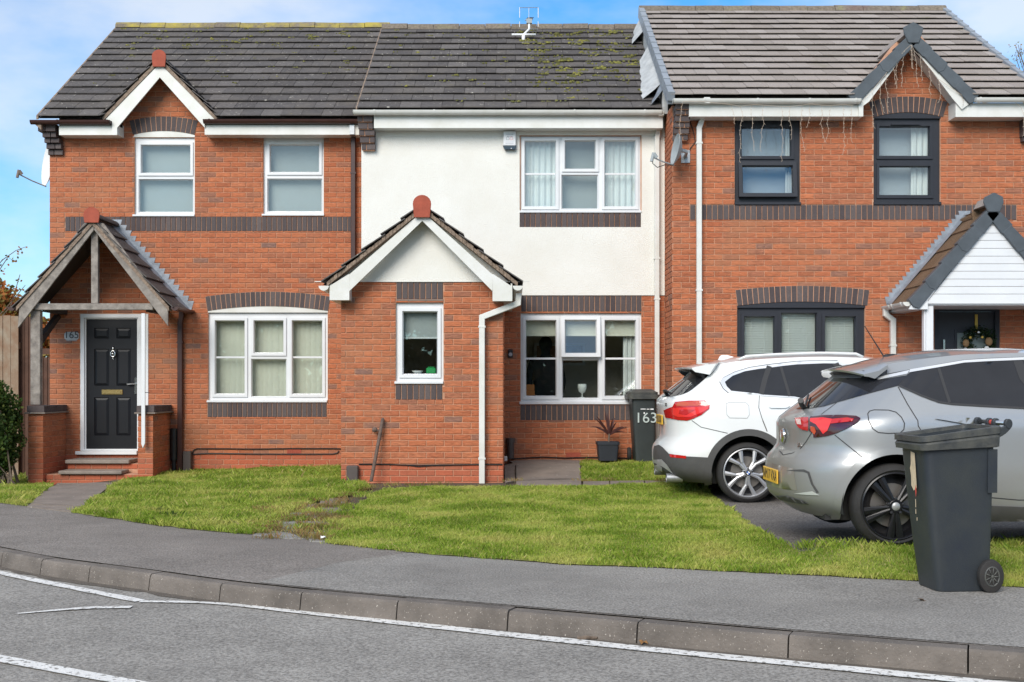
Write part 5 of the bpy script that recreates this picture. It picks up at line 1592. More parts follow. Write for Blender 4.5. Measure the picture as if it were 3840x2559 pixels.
for s in (-1, 1):
    n = 26
    for k in range(n):
        d0, d1 = ehw * k / n, ehw * (k + .93) / n
        t0 = random.uniform(.05, .07)
        mb.prism([(eax + s * d0, eaz - em * d0), (eax + s * d1, eaz - em * d1), (eax + s * d1, eaz - em * d1 + t0), (eax + s * d0, eaz - em * d0 + t0)], YB - .018 + random.uniform(-.01, .006), YB + .15)
mb.build('verge_bedding', M['mortar_grey'], h3)
eroof = new('extension_roof', None, h3); eroof.empty_display_size = .1
gable_tiles(eroof, eax, eaz + .062, em, ehw + .04, YB - .05, Y3 - .03, M['tile'], g=.31)
cap_tile(eroof, eax, bl(cS, [(0, 255)], YB)[0][1], YB - .06, Y3 - .02, .5 * (bl(cS, [(1285, 0)], YB)[0][0] - bl(cS, [(1083, 0)], YB)[0][0]), M['terra'], hgt=.17)
for xa, xb, s in ((45, 160, 0), (2185, 2297, 1)):
    a, b = bl(cS, [(xa, 1155), (xb, 1155)], YB); r_ = (b[0] - a[0]) / 2
    pr = [(a[0] + r_ + r_ * math.cos(t), a[1] + r_ * .95 * math.sin(t)) for t in [math.pi + math.pi * k / 8 for k in range(9)]]
    mb = MB(); mb.prism(pr, YB - .02, Y3 - .06); mb.build('gutter', M['pvc'], h3, smooth=True, angle=40)
xg = wx(c5(1238, 0)[0], YB); xv = wx(c5(1022, 0)[0], YP)
pipe(h3, [(xg + .03, wz(c5(0, 282)[1], YB)), (xg + .02, wz(c5(0, 345)[1], YB)), (xv, wz(c5(0, 440)[1], YP)), (xv, pbz - .02)], .072, YP - .05, M['pvc'], [(xv, wz(c5(0, 500)[1], YP)), (xv, wz(c5(0, 1325)[1], YP))])
bpy.data.objects.remove(ext)
# soffit of the extension eaves on the wall side, airbrick
q = RXs(c5, (1550, 1642, 1290, 1318), Y3)
mb = MB(); mb.box(q[0], q[1], Y3 - .014, Y3 + .02, q[2], q[3]); mb.build('airbrick', M['terra'], wall3)
finish_bricks(h3)
# bits on and by the middle house
q = RXs(c5, (1185, 1216, 640, 694), Y3)
db = thing('doorbell', 'small black video doorbell on the brick between extension and window', 'doorbell', (q[0], Y3, q[2]))
mb = MB(); mb.box(q[0], q[1], Y3 - .035, Y3 - .01, q[2], q[3]); mb.build('case', M['blackpl'], db, bevel=.008)
mb = MB(); mb.lathe([(0, -.004), (.022, -.003), (.026, 0)], ((q[0] + q[1]) / 2, Y3 - .036, q[2] + .05), 'y', 20); mb.build('button', M['greyprint'], db)
mb = MB(); mb.sphere(((q[0] + q[1]) / 2, Y3 - .035, q[3] - .03), .012, 6); mb.build('lens', M['gap'], db)
q = RXs(c5, (1168, 1206, 1200, 1326), Y3)
mb = MB(); mb.tube([(q[0] + .075, Y3 - .06, q[2]), (q[0] + .075, Y3 - .06, q[3])], .05, 14); mb.tube([(q[0] + .075, Y3 - .06, q[3] - .06), (q[0] + .075, Y3 - .06, q[3] + .004)], .062, 14)
tag(mb.build('outlet_pipe', M['greybox'], None, smooth=True, angle=40), 'short dark grey pipe in the corner beside the front extension', 'pipe')
q = RXs(c5, (1152, 1180, 1312, 1344), Y3 - .4)
mb = MB(); mb.box(q[0], q[1], Y3 - .45, Y3 - .38, q[2], q[3]); tag(mb.build('small_box', M['pvc'], None, bevel=.008), 'small white box at the foot of the extension corner', 'box')
q = RXs(c5, (172, 246, 1370, 1470), YP)
mb = MB(); mb.box(q[0], q[1], YP - .10, YP - .011, q[2], q[3]); tag(mb.build('meter_box', M['greybox'], None, bevel=.012), 'low brown meter box at the left corner of the front extension', 'meter box')
a = at(*c5(397, 1072), YP - .05); b = at(*c5(322, 1472), YP - .22)
ir = thing('iron_bar', 'rusty iron bar leaning against the front extension', 'iron bar', b)
t_ = (a - b)
mb = MB(); mb.tube([b, b + t_ * .5, a - t_ * .03, a], [.022, .022, .022, .014], 10); mb.build('bar', M['rust'], ir, smooth=True, angle=50)
c_ = at(*c5(345, 1147), YP - .09)
mb = MB(); mb.sphere(c_, .035, 6); mb.tube([c_, b + t_ * .79], .014, 6); mb.build('clamp', M['rust'], ir)
mb = MB()
mb.tube([(x, YP - .018, z) for x, _, z in cab([(245, 1362), (420, 1364), (560, 1370), (620, 1378), (700, 1372), (860, 1368), (1000, 1366), (1150, 1366)], YP, c5)], .008, 6)
mb.tube([(x, YP - .016, z) for x, _, z in cab([(245, 1366), (430, 1366), (660, 1368), (900, 1366), (1150, 1364)], YP, c5)], .006, 6)
tag(mb.build('cable', M['cable']), 'black cable along the plinth of the front extension', 'cable')
mb = MB(); mb.tube([(x, Y3 - .02, z) for x, _, z in cab([(1205, 1330), (1400, 1318), (1550, 1325), (1700, 1320), (1960, 1326)], Y3, c5)], .009, 6)
tag(mb.build('cable', M['cable']), 'black cable along the wall foot beneath the lower middle window', 'cable')
# alarm box
cA = crop(1860, 470, 2353 / 200)
Ya = Y3 - .022
al = thing('alarm_box', 'white burglar alarm box with dark blue base under the eaves', 'alarm box', at(*cA(600, 1100), Ya))
mb = MB(); mb.prism(bl(cA, [(345, 290), (865, 290), (880, 330), (885, 955), (320, 955), (330, 330)], Ya), Ya - .07, Ya - .001); mb.build('cover', M['upvc'], al, bevel=.012)
mb = MB(); mb.prism(bl(cA, [(300, 920), (330, 965), (860, 965), (885, 930), (880, 1010), (835, 1110), (390, 1110), (335, 1020)], Ya), Ya - .072, Ya - .002); mb.build('base', M['bluedark'], al, bevel=.008)
s_ = at(*cA(675, 1030), Ya - .075); mb = MB(); mb.sphere(s_, .008, 6); mb.build('light', M['whitepaint'], al)
for (a, b, y0_, y1_) in ((450, 760, 395, 420), (470, 740, 475, 500), (415, 770, 740, 755), (415, 775, 805, 828)):
    q = RXs(cA, (a, b, y0_, y1_), Ya - .071); mb = MB(); mb.box(q[0], q[1], Ya - .0715, Ya - .0695, q[2], q[3]); mb.build('printed_line', M['greyprint'], al)
for xc_, m in ((520, 'greyprint'), (680, 'pinkprint')):
    mb = MB(); pts = bl(cA, [(xc_ - 70, 700), (xc_ - 70, 600), (xc_, 540), (xc_ + 70, 600), (xc_ + 70, 700)], Ya)
    cxx = sum(p[0] for p in pts) / 5; czz = sum(p[1] for p in pts) / 5
    inn = [(cxx + (p[0] - cxx) * .7, czz + (p[1] - czz) * .7) for p in pts]
    for k in range(5):
        mb.prism([pts[k], pts[(k + 1) % 5], inn[(k + 1) % 5], inn[k]], Ya - .0716, Ya - .0696)
    mb.build('house_emblem', M[m], al)

# ======================================================= right house (1)
cR = crop(3300, 700, 1323 / 540)
w17 = (530, 942, 752, 1290); w18 = (1405, 1825, 745, 1290); w19 = (545, 1350, 378, 905)
o17, o18 = RXs(c3, w17, Y1), RXs(c3, w18, Y1); o19 = RXs(c6, w19, Y1)
zt1 = wz(c3(0, 725)[1], Y1)
d1 = RXs(cR, (500, 1100, 1108, 2000), Y1)
d1 = (d1[0], d1[1], .18, d1[3])
wall1 = mortar_wall(h1, X31, X1R, -.3, zt1 + .12, Y1, [o17, o18, o19, d1])
g1a = (wx(c3(1642, 0)[0], Y1), wz(c3(0, 262)[1], Y1)); g1l = (wx(c3(1352, 0)[0], Y1), wz(c3(0, 640)[1], Y1))
m1 = (g1a[1] - g1l[1]) / (g1a[0] - g1l[0])
mb = MB(); hz1 = g1a[1] + .25
mb.prism([(g1a[0] - (hz1 - zt1 - .12) / m1, zt1 + .12), (g1a[0] + (hz1 - zt1 - .12) / m1, zt1 + .12), (g1a[0], hz1)], Y1, Y1 + .25); mb.build('gable_wall', M['mortar'], h1)
band1 = RXs(c3, (247, 2305, 1294, 1386), Y1)
op1 = [o17, o18, o19, d1, band1, (o18[0], o18[1], o18[3], o18[3] + .1), (o19[0], o19[1], o19[3], o19[3] + .12)]
zs1 = wz(c6(0, 905)[1], Y1)
op1.append((o19[0], o19[1], zs1 - .235, zs1))
zref1 = band1[3] + .005
carz = 1.35
lay_bricks(h1, wall1, Y1, X31, X1R, -.1, zt1, op1, (), zref1, X31 + .005, .28, skip=lambda x, z: z < 1.5 or x > 6.9)
hb = g1a[1] + .1
lay_bricks(h1, wall1, Y1, g1a[0] - 1.5, g1a[0] + 1.5, zt1, hb, [(o18[0], o18[1], o18[2], o18[3] + .1)], [(-m1, 1, hb - m1 * g1a[0]), (m1, 1, hb + m1 * g1a[0])], zref1, X31 + .005)
lay_bricks(h1, wall1, 0, Y1 + .003, Y3 - .025, 0, zt1 + .15, (), (), zref1, Y1 + .11, None, rot=-1, origin=X31 + .001, prio=.5)
mb = MB(); mb.box(X31 + .001, X31 + .2, Y1 + .283, 22.0, -.3, zt1 + .15); mb.build('side_wall', M['mortar'], h1)
soldiers(wall1, *band1, Y1)
soldiers(wall1, o19[0], o19[1], zs1 - .235, zs1 - .02, Y1)
ax = RXs(c3, (1400, 1842, 0, 10), Y1)
arch(wall1, ax[0], ax[1], wz(c3(0, 742)[1], Y1), wz(c3(0, 710)[1], Y1), Y1, wz(c3(0, 748)[1], Y1), M['anth'])
ax = RXs(c6, (545, 1365, 0, 10), Y1)
arch(wall1, ax[0], ax[1], wz(c6(0, 366)[1], Y1), wz(c6(0, 340)[1], Y1), Y1, wz(c6(0, 378)[1], Y1), M['anth'])
window(h1, Y1, c3, w17, [(580, 882, 807, 978, 's', None), (583, 890, 1050, 1217, 't', None)], M['anth'], (528, 945, 1272, 1293))
window(h1, Y1, c3, w18, [(1450, 1757, 800, 977, 's', None), (1450, 1760, 1052, 1225, 's', None)], M['anth'], (1403, 1828, 1270, 1293))
q = RXs(c3, (1515, 1700, 780, 788), Y1); mb = MB(); mb.box(q[0], q[1], Y1 - .008, Y1 + .02, q[2], q[3]); mb.build('trickle_vent', M['anth'], h1)
window(h1, Y1, c6, w19, [(597, 778, 437, 860, 's', None), (833, 1047, 415, 870, 'f', None), (1107, 1290, 437, 860, 's', None)], M['anth'], (540, 1355, 890, 908))
Yf1 = Y1 - .28
fl = RXs(c3, (242, 1340, 663, 735), Yf1); frr = RXs(c3, (1922, 2400, 660, 738), Yf1)
for q in ((fl[0], fl[1], fl), (frr[0], X1R, frr)):
    mb = MB(); mb.box(q[0], q[1], Yf1, Yf1 + .022, q[2][2], q[2][3] + .02); mb.build('fascia', M['pvc'], h1)
for xa, xb, q, xe in ((fl[0], fl[1], fl, fl[1] - .012), (frr[0], X1R, frr, frr[0])):
    mb = MB(); mb.box(xa, xb, Yf1 + .023, Y1 - .012, q[2] + .003, q[2] + .013); mb.box(xe, xe + .012, Yf1 + .023, Y1 - .012, q[2] + .013, q[3] + .04); mb.build('soffit', M['pvc'], h1, weld=True)
Yb1 = Yf1 - .03
for pts in ([(1652, 215), (1640, 290), (1378, 640), (1340, 668), (1340, 735), (1312, 735), (1312, 620)], [(1652, 215), (1652, 290), (1905, 625), (1962, 690), (2030, 640), (2000, 600)]):
    mb = MB(); mb.prism(bl(c3, pts, Yb1), Yb1, Yb1 + .025); mb.build('bargeboard', M['pvc'], h1)
# sloping soffits behind the bargeboards
a1 = bl(c3, [(1645, 262)], Yb1)[0]; f1l = bl(c3, [(1345, 640)], Yb1)[0]; f1r = bl(c3, [(1945, 640)], Yb1)[0]
mb = MB()
for f_ in (f1l, f1r):
    s = 1 if f_[0] > a1[0] else -1
    mb.add([(a1[0], Yb1 + .026, a1[1]), (f_[0], Yb1 + .026, f_[1]), (f_[0], Y1 - .012, f_[1]), (a1[0], Y1 - .012, a1[1]),
            (a1[0], Yb1 + .026, a1[1] + .03), (f_[0] + s * .03, Yb1 + .026, f_[1] + .03), (f_[0] + s * .03, Y1 - .012, f_[1] + .03), (a1[0], Y1 - .012, a1[1] + .03)],
           [(0, 1, 2, 3), (7, 6, 5, 4), (0, 4, 5, 1), (3, 2, 6, 7)])
mb.build('gable_soffit', M['pvc'], h1)
def verge_units(part, x, z, mm, hw, y, n, s, th=.15, m=None):
    """plastic verge caps stepping down one slope of a gable"""
    t0 = math.atan(mm); L_ = hw / math.cos(t0); g = L_ / n
    ux = Vector((s * math.cos(t0), -math.sin(t0))); nn = Vector((s * math.sin(t0), math.cos(t0)))
    for k in range(n):
        p = Vector((x, z)) + ux * (k * g); q_ = p + ux * (g * 1.03)
        top0, top1 = p + nn * .035, q_ + nn * (.055)
        b1 = q_ - nn * (th * .78); b0 = p - nn * (th * .72)
        mid = q_ + ux * .03 - nn * (th * .3)
        mb = MB(); mb.prism([tuple(top0), tuple(top1), tuple(mid), tuple(b1), tuple(b0)], y - .02 - .006 * (k % 2), y + .10)
        mb.build('verge_cap', m or M['slate_cap'], part, bevel=.006)
dorm1 = new('gable_roof', None, h1); dorm1.empty_display_size = .1
ga1x, ga1z = bl(c3, [(1652, 214)], Yb1)[0]
fe = bl(c3, [(1262, 608)], Yb1)[0]
gm1 = (ga1z - fe[1]) / (ga1x - fe[0]); hw1 = ga1x - fe[0]
gable_tiles(dorm1, ga1x, ga1z - .03, gm1, hw1 + .02, Yb1 + .02, Yb1 + 1.5, M['tile_b'], g=.29)
verge_units(dorm1, ga1x, ga1z - .02, gm1, hw1, Yb1 - .01, 4, -1); verge_units(dorm1, ga1x, ga1z - .02, gm1, hw1, Yb1 - .01, 4, 1)
def hexcap(part, crp, pts, Y, back):
    p = bl(crp, pts, Y); mb = MB(); mb.prism(p, Y - .05, Y - .02); o = mb.build('ridge_cap', M['slate_cap'], part, bevel=.008)
    cx_ = (p[0][0]); zt_ = p[0][1]; mb = MB(); mb.prism([(cx_ - .11, zt_ - .16), (cx_ - .06, zt_ - .055), (cx_, zt_ - .03), (cx_ + .06, zt_ - .055), (cx_ + .11, zt_ - .16)], Y - .019, back); mb.build('ridge_tile', M['tile_b'], part)
    return o
hexcap(dorm1, c3, [(1650, 145), (1712, 180), (1705, 215), (1684, 278), (1618, 278), (1590, 215), (1585, 180)], Yb1, Yb1 + 1.2)
Ye1, ze1, Yr1, zr1 = 15.92, wz(366, 15.92), 19.63, wz(42, 19.63)
roof1 = new('roof', None, h1); roof1.empty_display_size = .1
roof_plane(roof1, X31 - .07, X1R, Ye1, ze1, Yr1, zr1, 15, .30, M['tile_b'], gables=[(ga1x, ga1z - .05, gm1)], rise=.06)
ridge_tiles(roof1, X31 - .1, X1R + .03, Yr1, zr1, M['ridge'])
L1 = math.hypot(Yr1 - Ye1, zr1 - ze1); p1_ = math.atan2(zr1 - ze1, Yr1 - Ye1)
for xs_, w_ in ((X31 - .105, .085), (X1R - .04, .07)):
    mb = MB(); mb.box(0, w_, 0, L1 / 15 + .01, -.13, .052); mb.box(-.008, w_ + .006, -.03, .0, -.075, .055)
    ba = mb.mesh('verge_cap', M['pale_cap'], bevel=.006)
    for k in range(15):
        o = new('verge_cap', ba, roof1, (xs_, Ye1 + math.cos(p1_) * L1 * k / 15, ze1 + math.sin(p1_) * L1 * k / 15 + .035))
        o.rotation_euler = (p1_ - .05, 0, 0)
# upstand between the two roofs with crumpled flashing over it
mb = MB(); mb.prism_x([(Ye3 + .02, ze1 - .10 + .5), (Yr1, zr1 - .10), (Yr1, zr1 - .9), (Ye3 + .02, ze3 - .05)], X31 - .075, X31 - .0); mb.build('upstand', M['leadw'], h1)
def crumple(y0_, y1_, w_, nseg, amp, seed):
    rs = random.Random(seed); mb = MB(); sl3 = (zr3_ - ze3) / (Yr3 - Ye3)
    rows = []
    for k in range(nseg + 1):
        y = y0_ + (y1_ - y0_) * k / nseg; zb_ = ze3 + (y - Ye3) * sl3 + .05
        ww = w_ * (1 - .55 * k / nseg) * rs.uniform(.88, 1.12)
        rows.append([(X31 - .078, y, zb_ + .22 + rs.uniform(-amp, amp)), (X31 - .09 - ww * .3, y, zb_ + .15 + rs.uniform(-amp, amp)), (X31 - .1 - ww * .7, y, zb_ + .06 + rs.uniform(-amp, amp)), (X31 - .1 - ww, y, zb_ + .012)])
    for r_ in rows: mb.v += r_
    for k in range(nseg):
        for j in range(3): mb.f.append((k * 4 + j, k * 4 + j + 1, k * 4 + 5 + j, k * 4 + 4 + j))
    mb.f.append((0, 1, 2, 3))
    return mb
crumple(16.95, 18.4, .24, 14, .022, 3).build('flashing', M['leadw'], h1)
crumple(19.1, 19.7, .16, 6, .010, 5).build('flashing', M['leadw'], h1)
crumple(16.72, 16.97, .16, 3, .006, 8).build('flashing', M['lead'], h1)
gutter(h1, 'gutter', wx(c3(135, 0)[0], Yf1), wx(c3(1316, 0)[0], Yf1), Yf1 - .002, wz(c3(0, 628)[1], Yf1 - .05), M['pvc'], r=.056, clips=[wx(c3(x, 0)[0], Yf1) for x in (330, 665, 990, 1280)])
gutter(h1, 'gutter', wx(c3(2030, 0)[0], Yf1), X1R, Yf1 - .002, wz(c3(0, 622)[1], Yf1 - .05), M['pvc'], r=.056, clips=[wx(c3(x, 0)[0], Yf1) for x in (2060, 2345)])
for k, (xa, xb, ya, yb_) in enumerate([(150, 243, 672, 705), (150, 243, 707, 735), (150, 243, 737, 775), (147, 243, 777, 808), (146, 240, 810, 845), (144, 236, 847, 882)]):
    q = RXs(c3, (xa, xb, ya, yb_), Y1 - .12); yfr = Yf1 + .005 + k * .035
    xm = (q[0] + q[1]) / 2 + (.03 if k % 2 else -.03)
    for a, b in ((q[0], xm - .005), (xm + .005, q[1])):
        mb = MB(); mb.box(a, b, yfr, Y1 - .0, q[2] + .003, q[3] - .003); mb.build('corbel_brick', M['dbrick'], wall1, bevel=.003)
    mb = MB(); mb.box(q[0] + .01, q[1] - .01, yfr + .012, Y1 - .0, q[2] - .004, q[3] + .004); mb.build('corbel_mortar', M['mortar'], wall1)
for k in range(5):
    mb = MB(); z0_ = wz(c3(0, 735 + 30 * k)[1], Y1 - .12); mb.box(wx(c3(2322 + 5 * (k > 3), 0)[0], Y1), X1R, Yf1 + .005 + k * .045, Y1 - .0, z0_ - .072, z0_ - .006); mb.build('corbel_brick', M['dbrick'], wall1, bevel=.003)
xd = wx(c3(300, 0)[0], Y1)
pipe(h1, [(xd + .06, wz(c3(0, 662)[1], Y1)), (xd + .06, wz(c3(0, 735)[1], Y1)), (xd, wz(c3(0, 815)[1], Y1)), (xd, .1)], .07, Y1 - .03, M['pvc'], [(xd, wz(c3(0, 910)[1], Y1)), (xd, wz(c6(0, 270)[1], Y1))])
mb = MB(); mb.box(xd + .02, xd + .10, Yf1 - .09, Y1 - .1, wz(c3(0, 690)[1], Y1), wz(c3(0, 655)[1], Y1)); mb.build('pipe_outlet', M['pvc'], h1)

# ----- panelled porch of the right house
YQ = 15.30
por = new('porch', None, h1); por.empty_display_size = .1
cx1 = wx(cR(1030, 0)[0], YQ)
apx = bl(cR, [(1030, 238)], YQ)[0]; ftl = bl(cR, [(292, 1098)], YQ)[0]
mq1 = (apx[1] - ftl[1]) / (apx[0] - ftl[0]); hq1 = apx[0] - ftl[0]
def mir(pts): return [(2 * 1030 - x, y) for x, y in pts]
left_b = [(1030, 195), (1030, 302), (1010, 302), (440, 1048), (440, 1128), (265, 1128), (282, 1100)]
for pts in (left_b, mir(left_b)):
    mb = MB(); mb.prism(bl(cR, pts, YQ), YQ, YQ + .03); mb.build('bargeboard', M['upvc'], por)
ys = [305, 355, 428, 495, 568, 640, 710, 778, 850, 918, 988, 1078]
for k in range(len(ys) - 1):
    ya, yb_ = ys[k] + .0, ys[k + 1]
    hx = lambda y: (y - 300) * (1010 - 440) / (1048 - 302)
    x0a, x0b = min(hx(ya), 600), min(hx(yb_), 600)
    p = bl(cR, [(1030 - x0a - 15, ya), (1030 + x0a + 15, ya), (1030 + x0b + 15, yb_), (1030 - x0b - 15, yb_)], YQ + .02)
    gp_ = .004
    p = [(p[0][0], p[0][1] - gp_), (p[1][0], p[1][1] - gp_), p[2], p[3]]
    mb = MB(); mb.prism(p, YQ + .014, YQ + .034); mb.build('cladding_board', M['upvc'], por, bevel=.003)
zbq = wz(cR(0, 1080)[1], YQ)
mb = MB(); q = RXs(cR, (440, 1620, 1076, 1110), YQ)
mb.box(q[0], q[1], YQ + .036, Y1 - .012, zbq - .012, zbq - .0); mb.build('soffit', M['upvc'], por)
for s in (0, 1):
    qa = RXs(cR, (415, 500, 1085, 1600), YQ + .02)
    xa, xb = (qa[0], qa[1]) if s == 0 else (2 * cx1 - qa[1], 2 * cx1 - qa[0])
    mb = MB(); mb.box(xa + .025, xb, YQ + .05, YQ + .16, -.05, zbq - .013); mb.box(xa, xa + .024, YQ + .06, YQ + .15, -.05, zbq - .02); mb.build('post', M['upvc'], por, bevel=.006)
    xe = (ftl[0] + .02) if s == 0 else (2 * cx1 - ftl[0] - .02)
    zf0, zf1 = wz(cR(0, 1128)[1], YQ), wz(cR(0, 1085)[1], YQ)
    mb = MB(); mb.box(xe - .012, xe + .012, YQ + .031, Y1 - .012, zf0 + .01, zf1 + .02); mb.build('side_fascia', M['upvc'], por)
    sx_ = xe + (.02 if s == 0 else -.02)
    xi = wx(cR(440, 0)[0], YQ) if s == 0 else 2 * cx1 - wx(cR(440, 0)[0], YQ)
    mb = MB(); mb.box(min(sx_, xi), max(sx_, xi), YQ + .031, Y1 - .012, zf0 - .0, zf0 + .01); mb.build('side_soffit', M['upvc'], por)
    r_ = .055; xg0 = xe - 2 * r_ - .014 if s == 0 else xe + .014
    pr = [(xg0 + r_ + r_ * math.cos(t), zf1 + .035 + r_ * math.sin(t)) for t in [math.pi + math.pi * k / 8 for k in range(9)]]
    mb = MB(); mb.prism(pr, YQ + .02, Y1 - .015); gq = mb.build('gutter', M['pvc'], por, smooth=True, angle=40)
    for yy in (YQ + .12, YQ + .5, YQ + .62):
        pr2 = [(xg0 + r_ + (r_ + .007) * math.cos(t), zf1 + .039 + (r_ + .007) * math.sin(t)) for t in [math.pi + math.pi * k / 8 for k in range(9)]]
        mb = MB(); mb.prism(pr2, yy, yy + .03); mb.build('gutter_clip', M['pvc'], gq)
gable_tiles(por, apx[0], apx[1] + .035, mq1, hq1 + .02, YQ + .12, Y1 - .03, M['tile_g'], g=.30, rise=.034)
verge_units(por, apx[0], apx[1] + .05, mq1, hq1, YQ - .012, 5, -1, th=.155); verge_units(por, apx[0], apx[1] + .05, mq1, hq1, YQ - .012, 5, 1, th=.155)
hexcap(por, cR, [(1035, 60), (1118, 100), (1125, 155), (1088, 240), (980, 240), (938, 150), (945, 105)], YQ, YQ + .35)
cap_tile(por, apx[0], apx[1] + .02, YQ + .36, Y1 - .02, .12, M['tile_g'], back=M['tile_g'])
mb = MB(); nst = 22; th_ = math.atan(mq1)
for s in (1, -1):
    for k in range(nst):
        d0 = (hq1 + .02) * k / nst; d1_ = (hq1 + .02) * (k + 1) / nst
        xa, xb2 = apx[0] + s * d0, apx[0] + s * d1_; za, zb2 = apx[1] - mq1 * d0 + .07, apx[1] - mq1 * d1_ + .07
        mb.prism([(xa, za), (xb2, zb2), (xb2 + s * .035, za + .085), (xa, za + .085)], Y1 - .0145 - .0006 * (k % 3), Y1 - .0095)
    p0 = (apx[0], apx[1] + .06); p1 = (apx[0] + s * (hq1 + .02), apx[1] - mq1 * (hq1 + .02) + .06)
    mb.add([(p0[0], Y1 - .011, p0[1] + .06), (p1[0], Y1 - .011, p1[1] + .06), (p1[0], Y1 - .16, p1[1] + .03), (p0[0], Y1 - .16, p0[1] + .03)], [(0, 1, 2, 3)])
mb.build('lead_flashing', M['lead'], por)
xq = wx(cR(126, 0)[0], Y1 - .1); xq0 = wx(cR(60, 0)[0], Y1 - .1)
pipe(por, [(xq0, wz(cR(0, 1100)[1], Y1)), (xq0, wz(cR(0, 1180)[1], Y1)), (xq, wz(cR(0, 1230)[1], Y1)), (xq, .1)], .07, Y1 - .03, M['pvc'], [(xq, wz(cR(0, 1463)[1], Y1))])
dr1 = new('door', None, h1); dr1.empty_display_size = .1
mb = MB(); mb.plate(d1[0], d1[1], d1[2], d1[3], [(d1[0] + .06, d1[1] - .06, d1[2] - .01, d1[3] - .06)], Y1 + .0, Y1 + .07); mb.build('door_frame', M['anth'], dr1, bevel=.005)
lf = (d1[0] + .062, d1[1] - .062, d1[2] + .01, d1[3] - .062)
gx0, gx1 = wx(cR(715, 0)[0], Y1), wx(cR(1000, 0)[0], Y1); gz1 = wz(cR(0, 1335)[1], Y1)
mb = MB(); mb.plate(lf[0], lf[1], lf[2], lf[3], [(gx0, gx1, gz1 - 1.1, gz1)], Y1 + .04, Y1 + .08); mb.build('door_leaf', M['door_grey'], dr1, bevel=.004)
for k in range(5):
    zz = wz(cR(0, 1240)[1], Y1) - k * .21
    mb = MB(); mb.box(lf[0] + .13, gx0 - .05, Y1 + .034, Y1 + .041, zz - .008, zz + .0); mb.box(gx1 + .05, lf[1] - .05, Y1 + .034, Y1 + .041, zz - .008, zz); mb.build('door_moulding', M['door_grey'], dr1)
mb = MB(); mb.ringframe(gx0 - .03, gx1 + .03, gz1 - 1.13, gz1 + .03, .03, Y1 + .03, Y1 + .042, .01, Y1 + .05); mb.build('glass_frame', M['door_grey'], dr1)
mb = MB(); mb.box(gx0, gx1, Y1 + .05, Y1 + .056, gz1 - 1.1, gz1); mb.build('pane', mat('frosted_glass', (.25, .31, .31), .25, var=.1, vscale=20), dr1)
xh = wx(cR(585, 0)[0], Y1); mb = MB(); zh1 = wz(cR(0, 1408)[1], Y1)
mb.tube([(xh, Y1 - .02, zh1), (xh, Y1 - .02, zh1 - .7)], .014, 10); mb.tube([(xh, Y1 - .02, zh1 - .12), (xh, Y1 + .045, zh1 - .12)], .008, 8); mb.tube([(xh, Y1 - .02, zh1 - .6), (xh, Y1 + .045, zh1 - .6)], .008, 8); mb.build('door_handle', M['chrome'], dr1, smooth=True, angle=40)
finish_bricks(h1)

# ------------------------------------------------------------------ behind the glass
def curtain(name, x0, x1, z0, z1, y, m, label, folds=7, amp=.02, gather=0.0):
    mb = MB(); n = folds * 8
    for k in range(n + 1):
        t = k / n; a = t * folds * 2 * math.pi
        for j in range(5):
            s = j / 4
            g = 1 - gather * s
            x = x0 + (x1 - x0) * (t * g if gather >= 0 else 1 - (1 - t) * (1 + gather * s))
            mb.v.append((x, y + math.sin(a + .4 * s) * amp * (.7 + .5 * s), z1 + (z0 - z1) * s))
    for k in range(n):
        for j in range(4):
            mb.f.append((k * 5 + j, k * 5 + 5 + j, k * 5 + 6 + j, k * 5 + 1 + j))
    return tag(mb.build(name, m, None, smooth=True), label, 'curtain')
def RX2(crp, t, Y): return RXs(crp, t, Y)
# left house, upper: pale roller blinds
for t, lab, drop in (((855, 1222, 880, 1350), 'pale blind behind the left house\'s window under the gable', 1.0), ((1670, 2035, 880, 1350), 'pale blind behind the left house\'s upper right window', 1.0)):
    q = RXs(c1, t, Y5); bt = thing('roller_blind', lab, 'blind', (q[0], Y5 + .17, q[2]))
    mb = MB(); mb.box(q[0] + .01, q[1] - .01, Y5 + .17, Y5 + .172, q[2], q[3] - .02); mb.build('fabric', M['blind_grey'], bt)
    mb = MB(); mb.tube([(q[0], Y5 + .185, q[3] - .02), (q[1], Y5 + .185, q[3] - .02)], .02, 10); mb.build('roller', M['upvc'], bt)
# left house, lower: vertical blinds
q = RXs(c4, (1330, 2050, 440, 950), Y5)
vb = thing('vertical_blind', 'cream vertical slatted blind in the left house\'s ground floor window', 'blind', (q[0], Y5 + .2, q[2]))
mb = MB(); mb.box(q[0], q[1], Y5 + .17, Y5 + .21, q[3] - .04, q[3]); mb.build('rail', M['upvc'], vb)
mb = MB(); mb.v = [(-.044, .004, 0), (-.015, -.002, 0), (.015, -.002, 0), (.044, .003, 0), (-.044, .004, 1), (-.015, -.002, 1), (.015, -.002, 1), (.044, .003, 1)]; mb.f = [(0, 1, 5, 4), (1, 2, 6, 5), (2, 3, 7, 6)]
sm = mb.mesh('slat', M['blind_cream'], smooth=True)
n = int((q[1] - q[0]) / .078)
for k in range(n):
    if k == int(n * .44): continue_gap = .01
    o = new('slat', sm, vb, (q[0] + (k + .5) * (q[1] - q[0]) / n, Y5 + .19 + random.uniform(-.004, .004), q[2] - .02))
    o.scale = (1, 1, q[3] - q[2]); o.rotation_euler = (0, 0, random.uniform(-.02, .02))
